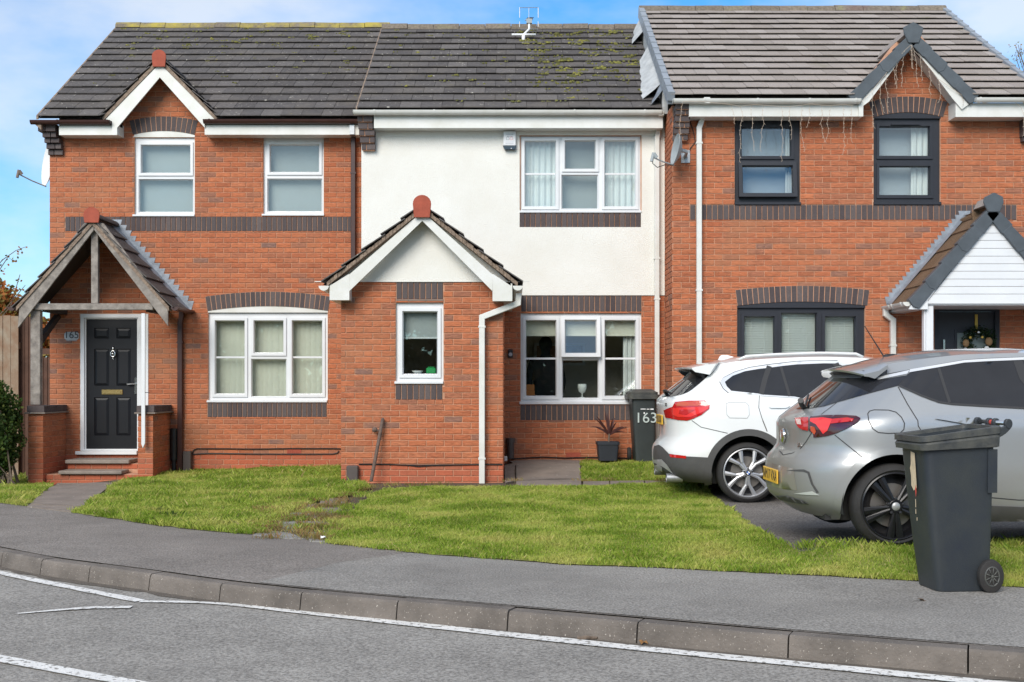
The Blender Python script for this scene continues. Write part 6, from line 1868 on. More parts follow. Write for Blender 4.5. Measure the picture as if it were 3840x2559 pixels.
# middle house, upper
q = RXs(c2, (1285, 1500, 880, 1312), Y3); curtain('net_curtain', q[0] - .03, q[1], q[2], q[3], Y3 + .16, M['net'], 'white curtain on the left of the middle house\'s upper window', 6)
q = RXs(c2, (1780, 2000, 880, 1312), Y3); curtain('net_curtain', q[0], q[1] + .03, q[2], q[3], Y3 + .16, M['net'], 'white curtain on the right of the middle house\'s upper window', 6)
q = RXs(c2, (1520, 1760, 870, 1320), Y3)
bt = thing('roller_blind', 'grey blind behind the centre of the middle house\'s upper window', 'blind', (q[0], Y3 + .2, q[2]))
mb = MB(); mb.box(q[0] - .05, q[1] + .05, Y3 + .24, Y3 + .242, q[2], q[3]); mb.build('fabric', mat('blind_mid_grey', (.36, .38, .38), .85, var=.08, vscale=2), bt)
mb = MB(); mb.tube([(q[0], Y3 + .26, q[3]), (q[1], Y3 + .26, q[3])], .02, 10); mb.build('roller', M['upvc'], bt)
# middle house, extension window
q = RXs(c5, (518, 742, 400, 560), YP)
bt = thing('roller_blind', 'grey roller blind half down in the front extension window', 'blind', (q[0], YP + .17, q[2]))
mb = MB(); mb.box(q[0], q[1], YP + .15, YP + .152, q[2], q[3]); mb.build('fabric', M['blind_grey'], bt)
mb = MB(); mb.box(q[0], q[1], YP + .146, YP + .156, q[2] - .02, q[2]); mb.build('bottom_bar', M['upvc'], bt)
b = at(*c5(615, 792), YP + .16)
mb = MB(); mb.lathe([(.03, 0), (.05, .01), (.075, .035), (.07, .035), (.04, .012)], b, 'z', 20); tag(mb.build('bowl', M['whitepaint'], None, smooth=True), 'white bowl on the sill of the front extension window', 'bowl')
b = at(*c5(700, 792), YP + .16)
mb = MB(); mb.box(b.x - .06, b.x + .06, b.y - .02, b.y + .03, b.z, b.z + .07); mb.box(b.x - .045, b.x + .045, b.y - .015, b.y + .025, b.z + .07, b.z + .085); tag(mb.build('tub', mat('green_plastic', (.03, .35, .10), .4), None, bevel=.012), 'small green tub on the sill of the front extension window', 'tub')
# sills inside
for nm, q_, Yw in (('a', RXs(c5, (480, 775, 792, 800), YP), YP), ('b', RXs(c5, (1270, 2020, 945, 955), Y3), Y3)):
    mb = MB(); mb.box(q_[0], q_[1], Yw + .10, Yw + .34, q_[2] - .03, q_[2]); mb.build('window_board', M['upvc'], h3)
# middle house, lower: cream blinds at the head, curtain, things on the sill
for (xa, xb, lab) in ((1290, 1500, 'left'), (1535, 1750, 'centre'), (1790, 2000, 'right')):
    q = RXs(c5, (xa, xb, 440, 545), Y3)
    bt = thing('roller_blind', 'cream roller blind rolled up behind the %s light of the lower middle window' % lab, 'blind', (q[0], Y3 + .17, q[2]))
    mb = MB(); mb.box(q[0], q[1], Y3 + .15, Y3 + .152, q[2], q[3]); mb.build('fabric', M['blind_cream'], bt)
    mb = MB(); mb.box(q[0], q[1], Y3 + .146, Y3 + .156, q[2] - .02, q[2]); mb.build('bottom_bar', M['blind_cream'], bt)
q = RXs(c5, (1920, 2010, 540, 960), Y3); curtain('curtain', q[0], q[1] + .05, q[2], q[3], Y3 + .24, M['curtain'], 'cream curtain gathered at the right of the lower middle window', 4, .03)
g0 = at(*c5(1652, 946), Y3 + .2)
mb = MB(); mb.lathe([(.045, 0), (.045, .006), (.008, .014), (.008, .06), (.05, .09), (.065, .15), (.06, .20), (.055, .20), (.058, .15), (.045, .095), (.0, .07)], g0, 'z', 20); tag(mb.build('goblet', M['blind_white'], None, smooth=True), 'white goblet on the sill of the lower middle window', 'goblet')
g0 = at(*c5(1322, 932), Y3 + .2)
mb = MB(); mb.box(g0.x - .07, g0.x + .07, g0.y, g0.y + .04, g0.z, g0.z + .07); mb.box(g0.x - .062, g0.x + .066, g0.y + .003, g0.y + .037, g0.z + .072, g0.z + .16); tag(mb.build('card_box', M['orange'], None, bevel=.003), 'orange cardboard boxes on the sill of the lower middle window', 'box')
# mirror on the far wall
q = RXs(c5, (1370, 1490, 598, 700), Y3 + 1.7)
pf = thing('picture', 'pale picture hanging on the wall inside the lower middle window', 'picture', (q[0], Y3 + 1.7, q[2]))
zc_ = (q[2] + q[3]) / 2; k_ = 1.05
mb = MB(); mb.box(q[0] - .05, q[1] + .45, Y3 + 1.73, Y3 + 1.76, q[2] - .1, q[3]); mb.build('frame', M['curtain'], pf)
mb = MB(); mb.box(q[0] - .01, q[1] + .41, Y3 + 1.725, Y3 + 1.73, q[2] - .06, q[3] - .05); mb.build('canvas', mat('canvas_tan', (.45, .28, .18), .8, var=.3, vscale=6), pf)

# person standing inside, in dark clothes, seen as a silhouette
hc = at(*c5(1422, 626), Y3 + .62)
def skin_body(name, verts, edges, radii, root, m, parent, sub=2):
    me = bpy.data.meshes.new(name); me.from_pydata(verts, edges, [])
    o = new(name, me, parent)
    md = o.modifiers.new('skin', 'SKIN')
    for i, r_ in enumerate(radii):
        v = me.skin_vertices[0].data[i]; v.radius = r_ if isinstance(r_, tuple) else (r_, r_); v.use_root = (i == root)
    s = o.modifiers.new('sub', 'SUBSURF'); s.levels = sub; s.render_levels = sub
    md.use_smooth_shade = True
    me.materials.append(m)
    return o
pz = hc.z - 1.60
per = thing('person', 'person in dark clothes standing behind the left light of the lower middle window', 'person', (hc.x, hc.y, pz))
X, Yp_, Z = hc.x, hc.y, pz
V = [(X, Yp_, Z + .95), (X, Yp_, Z + 1.15), (X, Yp_, Z + 1.36), (X, Yp_, Z + 1.46), (X, Yp_ - .01, Z + 1.52), (X, Yp_ - .02, Z + 1.60), (X, Yp_ - .015, Z + 1.69),
     (X - .19, Yp_, Z + 1.37), (X - .25, Yp_ + .02, Z + 1.10), (X - .22, Yp_ - .14, Z + .92), (X - .18, Yp_ - .2, Z + .88),
     (X + .19, Yp_, Z + 1.37), (X + .25, Yp_ + .02, Z + 1.10), (X + .22, Yp_ - .14, Z + .92), (X + .18, Yp_ - .2, Z + .88),
     (X - .10, Yp_, Z + .86), (X - .11, Yp_ - .01, Z + .48), (X - .11, Yp_ + .02, Z + .08), (X - .12, Yp_ - .12, Z + .04),
     (X + .10, Yp_, Z + .86), (X + .11, Yp_ - .01, Z + .48), (X + .11, Yp_ + .02, Z + .08), (X + .12, Yp_ - .12, Z + .04)]
E = [(0, 1), (1, 2), (2, 3), (3, 4), (4, 5), (5, 6), (2, 7), (7, 8), (8, 9), (9, 10), (2, 11), (11, 12), (12, 13), (13, 14), (0, 15), (15, 16), (16, 17), (17, 18), (0, 19), (19, 20), (20, 21), (21, 22)]
Rd = [(.17, .12), (.17, .12), (.19, .12), (.075, .075), (.062, .065), (.085, .105), (.075, .09), .075, .058, .045, .035, .075, .058, .045, .035, .105, .075, .05, .04, .105, .075, .05, .04]
skin_body('body', V, E, Rd, 0, M['cloth'], per)
mb = MB(); mb.sphere((X, Yp_ - .012, Z + 1.645), .115, 8, (.86, .98, 1.0)); mb.build('hair', M['cloth'], per, smooth=True)
for s in (-1, 1):
    hx0 = Vector((X + s * .18, Yp_ - .2, Z + .88)); mb = MB()
    mb.sphere(hx0, .042, 6, (.6, 1, .9))
    for f_ in range(4):
        p0 = hx0 + Vector((s * (.018 - f_ * .012), -.03, -.01)); mb.tube([p0, p0 + Vector((-s * .006, -.045, -.02)), p0 + Vector((-s * .012, -.055 - .008 * (f_ in (1, 2)), -.05))], [.009, .0085, .007], 6)
    mb.tube([hx0 + Vector((-s * .02, .0, .01)), hx0 + Vector((-s * .055, -.03, .0)), hx0 + Vector((-s * .06, -.055, -.01))], [.011, .010, .008], 6)
    mb.build('hand', M['skin'], per, smooth=True)
# right house, upper: pale panel added for reflected sky, white curtain at one side
for t, lab in (((575, 900, 800, 1225), 'left'), ((1440, 1770, 790, 1232), 'right')):
    q = RXs(c3, t, Y1)
    bt = thing('roller_blind', 'pale grey blind behind the right house\'s upper %s window' % lab, 'blind', (q[0], Y1 + .25, q[2]))
    mb = MB(); mb.box(q[0] - .02, q[1] + .02, Y1 + .28, Y1 + .282, q[2], q[3]); mb.build('fabric', mat('sky_reflection_grey', (.42, .45, .49), .85, var=.06, vscale=2), bt)  # added panel; its blue-grey stands in for sky mirrored in the panes
    mb = MB(); mb.tube([(q[0], Y1 + .3, q[3]), (q[1], Y1 + .3, q[3])], .02, 10); mb.build('roller', M['upvc'], bt)
    w_ = .07 if lab == 'left' else .22
    curtain('curtain', q[1] - w_, q[1] + .02, q[2], q[3], Y1 + .18, M['curtain'], 'white curtain at the right edge of the right house\'s upper %s window' % lab, 3, .02)
# right house, lower: venetian blinds
for (xa, xb, ya, lab) in ((590, 785, 430, 'left'), (828, 1052, 410, 'centre'), (1100, 1296, 430, 'right')):
    q = RXs(c6, (xa, xb, ya, 880), Y1)
    bt = thing('venetian_blind', 'white horizontal slatted blind in the %s light of the right house\'s lower window' % lab, 'blind', (q[0], Y1 + .15, q[2]))
    mb = MB(); mb.box(q[0], q[1], Y1 + .13, Y1 + .17, q[3] - .04, q[3]); mb.build('rail', M['blind_white'], bt)
    mb = MB(); z = q[3] - .05
    while z > q[2]:
        mb.add([(q[0], Y1 + .135, z - .012), (q[1], Y1 + .135, z - .012), (q[1], Y1 + .165, z + .012), (q[0], Y1 + .165, z + .012)], [(0, 1, 2, 3)]); z -= .023
    o = mb.build('slats', M['blind_white'], bt); o['kind'] = 'stuff'
    mb = MB()
    for xx in (q[0] + .12, q[1] - .12): mb.tube([(xx, Y1 + .132, q[2]), (xx, Y1 + .132, q[3])], .003, 5)
    mb.build('cord', M['blind_white'], bt)

# ------------------------------------------------------------------ dishes, aerial, lights, wreath
def dish(name, label, c, axis, w, h, m, arm, lnb_dir):
    """oval dish; axis = direction it faces"""
    t = thing(name, label, 'satellite dish', c)
    ax_ = Vector(axis).normalized(); up = Vector((0, 0, 1)); sd = up.cross(ax_).normalized(); up = ax_.cross(sd)
    mb = MB(); n, mr = 32, 7
    for s_, off in ((1, 0), (-1, -.006)):
        b0 = len(mb.v)
        for j in range(mr):
            r_ = j / (mr - 1)
            for k in range(n):
                a = 2 * math.pi * k / n
                p = Vector(c) + sd * (math.cos(a) * r_ * w) + up * (math.sin(a) * r_ * h) + ax_ * (.085 * r_ * r_ - .06 + off)
                mb.v.append(tuple(p))
        for j in range(mr - 1):
            for k in range(n):
                f = (b0 + j * n + k, b0 + j * n + (k + 1) % n, b0 + (j + 1) * n + (k + 1) % n, b0 + (j + 1) * n + k)
                mb.f.append(f if s_ > 0 else tuple(reversed(f)))
    for k in range(n):
        a = (mr - 1) * n; mb.f.append((a + k, a + (k + 1) % n, mr * n + a + (k + 1) % n, mr * n + a + k))
    mb.build('reflector', m, t, smooth=True, angle=40)
    p0 = Vector(c) - up * h; tip = Vector(c) + ax_ * arm - up * h * lnb_dir
    mb = MB(); mb.tube([p0, p0.lerp(tip, .5) - up * .01, tip], .010, 8); mb.build('arm', M['steel'], t)
    mb = MB(); mb.tube([tip + up * .05, tip + up * .0 - ax_ * .05], .028, 12); mb.tube([tip + up * .06, tip - up * .06 + ax_ * .01], .022, 10); mb.build('receiver', M['dish'] if m is M['dish'] else M['slab'], t, smooth=True, angle=40)
    return t, up, sd, ax_
cD = crop(2380, 380, 941 / 300)
dc = at(*cD(495, 570), Y1 - .32)
td, up, sd, axd = dish('satellite_dish', 'grey satellite dish seen edge-on by the white downpipe of the right house', dc, (-.985, -.10, .16), .21, .21, M['dish'], .30, .75)
mb = MB(); bk = dc - axd * .07
mb.tube([bk, bk - axd * .07, Vector((dc.x + .15, Y1 - .1, dc.z - .04)), Vector((dc.x + .16, Y1 - .012, dc.z - .04))], [.03, .022, .022, .03], 10)
mb.box(dc.x + .10, dc.x + .22, Y1 - .025, Y1 - .011, dc.z - .12, dc.z + .05)
mb.build('bracket', M['steel'], td)
mb = MB()
tip = dc + axd * .30 - up * .15
mb.tube([tip, tip - up * .09 - axd * .01, tip - up * .13 - axd * .08, tip - up * .08 - axd * .17, dc - up * .21], .006, 6)
cz1 = [(715, 735), (660, 735), (600, 720)]
mb.tube([(x, Y1 - .02, z) for x, _, z in cab([(640, 620), (650, 560), (690, 510), (710, 480), (690, 370), (650, 240), (640, 230)], Y1, cD)], .006, 6)
mb.build('cable', M['cable'], td)
cE = crop(100, 500, 1045 / 160)
dc = at(*cE(520, 740), Y5 + .45)
td, up, sd, axd = dish('satellite_dish', 'pale satellite dish poking out past the left end of the terrace', (dc.x + .02, Y5 + .45, dc.z), (-.80, -.58, .12), .30, .36, M['dish_pale'], .42, .72)
mb = MB(); mb.tube([Vector((dc.x + .02, Y5 + .45, dc.z)) - axd * .06, Vector((X5L + .02, Y5 + .6, dc.z))], .025, 10); mb.build('bracket', M['steel'], td)

# aerial on the middle roof
cF = crop(1880, 0, 2195 / 280)
Ya_ = 19.3
an = thing('aerial', 'television aerial with white bracket on the ridge of the middle house', 'aerial', at(*cF(650, 1270), Ya_))
A = lambda x, y, Y=Ya_: at(*cF(x, y), Y)
mb = MB(); mb.tube([A(650, 1270), A(655, 1020), A(820, 860), A(815, 620)], .018, 8); mb.build('mast', M['whitepaint'], an, smooth=True)
mb = MB(); mb.tube([A(305, 1022), A(1015, 1022)], .017, 8); mb.tube([A(650, 1022), A(650, 1265)], .028, 8); mb.build('bracket', M['whitepaint'], an, smooth=True)
mb = MB(); a_, b_ = A(815, 560), A(885, 240)
mb.tube([a_, b_ + Vector((0, .5, 0))], .008, 6)
for k in range(9):
    p = a_.lerp(b_ + Vector((0, .5, 0)), (k + .5) / 9); mb.tube([p - Vector((.05, 0, 0)), p + Vector((.05, 0, 0))], .004, 5)
mb.build('boom', M['blackpl'], an)
mb = MB()
for x in (540, 1085):
    mb.tube([A(x, 225), A(x, 525)], .006, 6); mb.tube([A(x, 640), A(x, 800)], .006, 6)
mb.tube([A(540, 232), A(1085, 232)], .005, 6); mb.tube([A(555, 862), A(1080, 862)], .006, 6); mb.tube([A(810, 232), A(810, 560)], .004, 6)
mb.build('reflector', M['steel'], an)
mb = MB(); p = A(820, 630); mb.box(p.x - .045, p.x + .045, p.y - .03, p.y + .03, p.z - .035, p.z + .035); mb.tube([A(690, 600), A(930, 580)], .008, 6); mb.build('junction_box', M['dish'], an)

# icicle lights hanging from the eaves and gable of the right house
def string_lights(label, tops, Y, seedv):
    rs = random.Random(seedv); mb = MB(); bulbs = MB()
    P0 = [Vector((wx(c3(x, y)[0], Y), Y, wz(c3(x, y)[1], Y))) for x, y, _ in tops]
    mb.tube(P0, .0025, 4)
    for (x, y, l) in tops:
        if not l: continue
        p = Vector((wx(c3(x, y)[0], Y), Y, wz(c3(x, y)[1], Y))); pts = [p]; n = int(l / .06)
        for k in range(n):
            p = p + Vector((rs.uniform(-.022, .022), rs.uniform(-.01, .01), -.06)); pts.append(p)
            q_ = p + Vector((rs.choice((-1, 1)) * .016, 0, -.014)); bulbs.tube([p, q_], [.0022, .003], 4)
        mb.tube(pts, .0022, 4)
    t = thing('icicle_lights', label, 'string lights', P0[0])
    mb.build('wire', M['stringwire'], t); bulbs.build('bulbs', M['stringwire'], t)['kind'] = 'stuff'
YI = Yf1 - .13
string_lights('white icicle light string along the gutter above the dark framed window', [(205, 640, .48), (330, 640, 0), (505, 660, .25), (565, 672, .75), (640, 660, .60), (715, 664, .62), (760, 668, 0), (825, 672, .72), (880, 672, .45), (955, 664, .62), (1005, 655, .35), (1080, 664, .50), (1140, 665, .48), (1210, 660, .68), (1270, 664, .50)], YI, 1)
string_lights('white icicle light string along the left slope of the right gable', [(1330, 640, 0), (1395, 575, .5), (1450, 505, .42), (1480, 470, .5), (1525, 410, .35), (1545, 385, .3), (1600, 320, .5), (1640, 285, .3)], Yb1 - .03, 2)
string_lights('white icicle light string along the right slope of the right gable', [(1645, 285, .35), (1660, 320, .5), (1700, 360, .35), (1750, 420, .4), (1815, 500, .35), (1900, 560, 0), (1960, 600, .15), (2040, 640, 0), (2100, 650, 0), (2290, 640, .0), (2335, 680, .4)], Yb1 - .03, 3)

# wreath on the dark grey door
wc = at(*cR(910, 1440), Y1 - .03)
wr = thing('wreath', 'evergreen Christmas wreath with cones hung by a gold ribbon on the grey door', 'wreath', wc)
mb = MB(); rs = random.Random(4)
for k in range(900):
    a = rs.uniform(0, 2 * math.pi); r_ = .17 + rs.gauss(0, .035)
    p = Vector((wc.x + math.cos(a) * r_, wc.y + rs.uniform(-.05, .03), wc.z + math.sin(a) * r_))
    d_ = Vector((rs.gauss(0, 1), rs.gauss(0, .6), rs.gauss(0, 1))).normalized() * .05; w_ = d_.orthogonal().normalized() * .010
    mb.add([p - w_, p + d_ * .5 + w_, p + d_, p + d_ * .5 - w_], [(0, 1, 2, 3)])
o = mb.build('greenery', M['wreath'], wr); o['kind'] = 'stuff'
for (x, y, r_, m) in ((790, 1440, .045, 'cone'), (1000, 1425, .05, 'cone'), (830, 1388, .022, 'gold'), (905, 1340, .022, 'chrome'), (940, 1385, .02, 'gold'), (785, 1505, .035, 'net'), (980, 1490, .035, 'net')):
    p = at(*cR(x, y), Y1 - .09); mb = MB(); mb.sphere(p, r_, 6, (1, .8, 1.2 if m == 'cone' else 1)); mb.build('cone' if m == 'cone' else 'bauble', M[m], wr, smooth=(m != 'cone'))
qa = RXs(cR, (878, 903, 1175, 1340), Y1); mb = MB(); mb.box(qa[0], qa[1], Y1 + .02, Y1 + .026, qa[2], qa[3]); mb.build('ribbon', M['gold'], wr)

# ------------------------------------------------------------------ moss on the roofs
def moss(part, spots, Ye, ze, Yr, zr, name='moss'):
    p = math.atan2(zr - ze, Yr - Ye); mb = MB(); rs = random.Random(11)
    for (px_, py_, sz) in spots:
        # point on the roof plane under this line of sight
        sl_ = (zr - ze) / (Yr - Ye); k = (CY - py_) / F
        Y = (HC - ze + sl_ * Ye) / (sl_ - k); z = ze + (Y - Ye) * sl_; X = wx(px_, Y)
        if not (Ye < Y < Yr): continue
        n = rs.randint(3, 7)
        for _ in range(n):
            cx_, cy_ = X + rs.gauss(0, sz), Y + rs.gauss(0, sz * .35); r_ = sz * rs.uniform(.25, .6)
            c_ = Vector((cx_, cy_, ze + (cy_ - Ye) * sl_ + .062))
            nn = 7; ring = []
            for q_ in range(nn):
                a = 2 * math.pi * q_ / nn; rr_ = r_ * rs.uniform(.7, 1.3)
                ring.append(c_ + Vector((math.cos(a) * rr_, math.sin(a) * rr_ * math.cos(p), math.sin(a) * rr_ * math.sin(p))) - Vector((0, 0, .012)))
            top = [c_ + (v - c_) * .55 + Vector((0, -.5, .85)) * (r_ * .45) for v in ring]
            mb.add(ring + top, [(q_, (q_ + 1) % nn, nn + (q_ + 1) % nn, nn + q_) for q_ in range(nn)] + [tuple(range(nn, 2 * nn))])
    o = mb.build(name, M['moss'], part); o['kind'] = 'stuff'
rs = random.Random(5); sp = []
for _ in range(150):     # thick drift right of the aerial
    t = rs.random(); x = 1250 + 720 * rs.random() ** .9; y = 215 + 340 * rs.random() ** 1.2
    sp.append((1200 + (x + (y - 300) * .25) / K, y / K, rs.uniform(.025, .06)))
for _ in range(90):
    sp.append((1200 + rs.uniform(420, 2050) / K, rs.uniform(200, 680) / K, rs.uniform(.012, .04)))
moss(roof3, sp, Ye3, ze3, Yr3, zr3_)
sp = [(rs.uniform(760, 2330) / K, rs.uniform(195, 330) / K, rs.uniform(.02, .05)) for _ in range(70)] + [(rs.uniform(600, 2330) / K, rs.uniform(330, 560) / K, rs.uniform(.012, .03)) for _ in range(40)]
moss(roof5, sp, Ye5, ze5, Yr5, zr5)

# ------------------------------------------------------------------ bins
def superbox(mb, sections, n=32, e=.22, cap0=True, cap1=False):
    """loft of rounded rectangles: sections = (cx, cy, z, halfw, halfd, rim_slope)"""
    b0 = len(mb.v)
    for (cx_, cy_, z, a, b, *r_) in sections:
        for k in range(n):
            t = 2 * math.pi * (k + .5) / n; c, s = math.cos(t), math.sin(t)
            x = a * math.copysign(abs(c) ** e, c); y = b * math.copysign(abs(s) ** e, s)
            zz = z + (r_[0] * x / a if r_ else 0)
            mb.v.append((cx_ + x, cy_ + y, zz))
    m = len(sections)
    for i in range(m - 1):
        for k in range(n):
            mb.f.append((b0 + i * n + k, b0 + i * n + (k + 1) % n, b0 + (i + 1) * n + (k + 1) % n, b0 + (i + 1) * n + k))
    if cap0: mb.f.append(tuple(b0 + k for k in reversed(range(n))))
    if cap1: mb.f.append(tuple(b0 + (m - 1) * n + k for k in range(n)))
def wheel_small(part, c, r, w, ax):
    """bin wheel; c = centre, ax = unit axle direction"""
    return
# near bin, lidless, turned so that its wheels are at the right
bx0, by0 = wx(dd(2186, 0)[0], 7.5), 7.55
bg_ = thing('wheelie_bin', 'dark grey wheelie bin without a lid standing open on the pavement', 'wheelie bin', (bx0, by0, .012))
def place_bin(bg_, loc, rz, parts):
    for o in parts:
        o.matrix_parent_inverse = Matrix.Identity(4)
        o.location = (0, 0, 0)
    bg_.location = loc; bg_.rotation_euler = (0, 0, rz); bg_.scale = (.80, .80, 1.03)
parts = []
def bpart(name, mb, m, **k):
    o = mb.build(name, m, bg_, **k); parts.append(o); return o
mb = MB()
superbox(mb, [(.045, 0, .0, .205, .185), (.042, 0, .012, .215, .195), (.02, 0, .30, .242, .212), (.0, 0, .62, .268, .232), (-.012, 0, .86, .285, .246), (-.014, 0, .90, .288, .249, .012), (-.014, 0, .945, .290, .251, .028)], e=.24)
superbox(mb, [(-.014, 0, .948, .270, .232, .028), (.0, 0, .60, .255, .22), (.04, 0, .03, .195, .176)], e=.24, cap0=False, cap1=True)
bpart('body', mb, M['binpl'], smooth=True, angle=35)
mb = MB()
superbox(mb, [(-.016, 0, .872, .302, .264, -.0), (-.016, 0, .866, .318, .280, .012), (-.018, 0, .912, .322, .284, .026), (-.016, 0, .930, .310, .274, .028), (-.017, 0, .931, .326, .288, .028), (-.017, 0, .966, .326, .288, .030), (-.016, 0, .970, .318, .280, .031), (-.016, 0, .968, .276, .238, .031), (-.014, 0, .930, .271, .233, .028)], e=.20, cap0=False)
bpart('rim', mb, M['binrim'], smooth=True, angle=30)
for s in (-1, 1):
    mb = MB(); mb.lathe([(0, -.03), (.085, -.03), (.098, -.022), (.102, 0), (.098, .022), (.085, .03), (0, .03)], (.225, s * .235, .102), 'y', 32)
    w_ = bpart('wheel', mb, M['tyre'], smooth=True, angle=35)
    mb = MB(); yo = s * .266
    mb.lathe([(.050, s * .0), (.054, s * .006), (.058, s * .006), (.062, 0)], (.225, yo, .102), 'y', 32)
    for k in range(9):
        a = 2 * math.pi * k / 9
        mb.tube([(.225 + .012 * math.cos(a), yo + s * .004, .102 + .012 * math.sin(a)), (.225 + .055 * math.cos(a), yo + s * .002, .102 + .055 * math.sin(a))], .0045, 5)
    mb.sphere((.225, yo, .102), .014, 6, (1, .7, 1))
    o = bpart('hub', mb, M['binrim'], smooth=True); o.parent = w_
mb = MB(); mb.tube([(.225, -.22, .102), (.225, .22, .102)], .012, 8); bpart('axle', mb, M['steel'])
mb = MB()
mb.tube([(.36, -.245, 1.015), (.36, .245, 1.015)], .014, 10)
bpart('handle_bar', mb, M['chrome'], smooth=True)
mb = MB()
for s in (-.245, -.05, .05, .245):
    mb.prism([(.27, .925), (.29, .985), (.335, 1.0), (.35, 1.037), (.38, 1.03), (.38, .985), (.34, .955), (.31, .94)], s - .014, s + .014)
    mb.tube([(.36, s - .02, 1.012), (.36, s + .02, 1.012)], .030, 12)
bpart('handle_bracket', mb, M['binpl'], bevel=.004)
mb = MB(); mb.tube([(.36, -.03, 1.015), (.36, .03, 1.015)], .0155, 10); mb.box(.262, .268, -.12, -.09, .90, .98); mb.box(.262, .267, -.08, -.06, .93, .99)
bpart('red_mark', mb, M['redpaint'])
mb = MB(); mb.prism_x([(-.232, .60), (-.232, .86), (-.25, .86), (-.245, .60)], .2, .275); bpart('rear_rib', mb, M['binpl'])
# peeling label on the front (the -x face)
mb = MB()
lab = [(-.06, .62), (-.055, .83), (.02, .84), (.03, .76), (.05, .735), (.035, .69), (.04, .63), (.0, .60)]
fx = lambda z: -.0145 - (.268 + (z - .62) * .071) - .001
mb.add([(fx(z), y, z) for y, z in lab] , [tuple(range(8))])
mb.add([(fx(z) - .0012, y, z) for y, z in [(-.05, .60), (-.045, .625), (-.03, .60), (-.035, .565)]], [(0, 1, 2, 3)])
lb = bpart('label', mb, M['label'])
mb = MB(); mb.add([(fx(z) - .002, y, z) for y, z in [(-.055, .60), (-.05, .64), (-.03, .61), (-.038, .56)]], [(0, 1, 2, 3)]); bpart('red_smear', mb, M['redpaint'])
mb = MB()
for (y, z, l) in ((-.03, .50, .05), (-.025, .46, .03), (-.04, .42, .02)):
    mb.add([(fx(z) - .001, y, z), (fx(z) - .001, y + .012, z), (fx(z + l) - .001, y + .008, z + l), (fx(z + l) - .001, y - .004, z + l)], [(0, 1, 2, 3)])
bpart('scratch', mb, M['label'])
place_bin(bg_, (bx0, by0, .012), R(5), parts)

# far bin by the middle house, lid on, number painted on it
cB = crop(2220, 1420, 1307 / 300)
Yb_ = 16.55
q = RXs(cB, (660, 1070, 330, 1385), Yb_)
bw = (q[1] - q[0]) / 2; bxc = (q[0] + q[1]) / 2 - .01; bz = q[2]; bh = wz(cB(0, 170)[1], Yb_) - bz
b2 = thing('wheelie_bin', 'closed dark grey bin numbered 163 between the plant and the white car', 'wheelie bin', (bxc, Yb_ + .25, bz))
mb = MB(); s = bh / 1.07
superbox(mb, [(bxc + .03, Yb_ + .27, bz, bw * .80, .19), (bxc + .03, Yb_ + .27, bz + .012, bw * .84, .20), (bxc + .01, Yb_ + .26, bz + .5 * s, bw * .92, .225), (bxc, Yb_ + .25, bz + .96 * s, bw, .25)], e=.22, cap1=True)
mb.build('body', M['bing'], b2, smooth=True, angle=35)
mb = MB()
superbox(mb, [(bxc - .01, Yb_ + .25, bz + .925 * s, bw + .045, .29), (bxc - .01, Yb_ + .25, bz + .985 * s, bw + .052, .295), (bxc - .01, Yb_ + .25, bz + .99 * s, bw + .03, .27), (bxc - .01, Yb_ + .25, bz + 1.02 * s, bw + .035, .275), (bxc - .01, Yb_ + .25, bz + 1.03 * s, bw + .01, .25), (bxc - .01, Yb_ + .25, bz + 1.065 * s, bw - .04, .20)], e=.2, cap1=True)
mb.build('lid', M['binrim'], b2, smooth=True, angle=30)
mb = MB(); mb.tube([(bxc - bw * .8, Yb_ + .52, bz + 1.0 * s), (bxc + bw * .95, Yb_ + .52, bz + 1.0 * s)], .016, 8); mb.tube([(bxc + bw * .9, Yb_ + .3, bz + .98 * s), (bxc + bw + .13, Yb_ + .28, bz + .965 * s)], .014, 8); mb.build('handle_bar', M['blackpl'], b2)
for sx_ in (-1, 1):
    mb = MB(); mb.lathe([(0, -.025), (.09, -.025), (.1, 0), (.09, .025), (0, .025)], (bxc + sx_ * (bw * .95), Yb_ + .46, bz + .1), 'x', 24); mb.build('wheel', M['tyre'], b2, smooth=True, angle=35)
yt = Yb_ + .055
nx = wx(cB(885, 0)[0], Yb_); nz_ = wz(cB(0, 650)[1], Yb_)
text_mesh('painted_number', '163', .20, M['chalk'], b2, (nx, Yb_ + .012, nz_), depth=.001, sx=1.05)['label'] = 'hand-painted number 163'
for (a, b, y0_, y1_) in ((795, 878, 494, 506), (895, 940, 496, 508), (955, 1008, 492, 512), (845, 866, 552, 580)):
    qq = RXs(cB, (a, b, y0_, y1_), Yb_); mb = MB(); mb.box(qq[0], qq[1], Yb_ + .006, Yb_ + .012, qq[2], qq[3]); mb.build('paint_mark', M['whitepaint'], b2)

# potted cordyline
Yt_ = 16.75
q = RXs(cB, (70, 435, 1030, 1300), Yt_)
pt = thing('potted_plant', 'dark square pot holding a thin red-leaved cordyline under the window', 'potted plant', ((q[0] + q[1]) / 2, Yt_, q[2]))
mb = MB(); cxp = (q[0] + q[1]) / 2; wp = (q[1] - q[0]) / 2; zp0 = q[2] - .03
superbox(mb, [(cxp, Yt_, zp0, wp * .82, wp * .82), (cxp, Yt_, q[3] - .04, wp * .95, wp * .95), (cxp, Yt_, q[3] - .038, wp * 1.02, wp * 1.02), (cxp, Yt_, q[3], wp * 1.03, wp * 1.03), (cxp, Yt_, q[3], wp * .92, wp * .92), (cxp, Yt_, q[3] - .05, wp * .9, wp * .9)], e=.16, cap1=True)
mb.build('pot', M['pot'], pt, smooth=True, angle=35)
x0 = wx(cB(272, 0)[0], Yt_); zs = wz(cB(0, 900)[1], Yt_)
mb = MB(); mb.tube([(x0, Yt_, q[3] - .05), (x0 + .008, Yt_, zs)], [.013, .012], 8); mb.build('stem', M['bark'], pt)
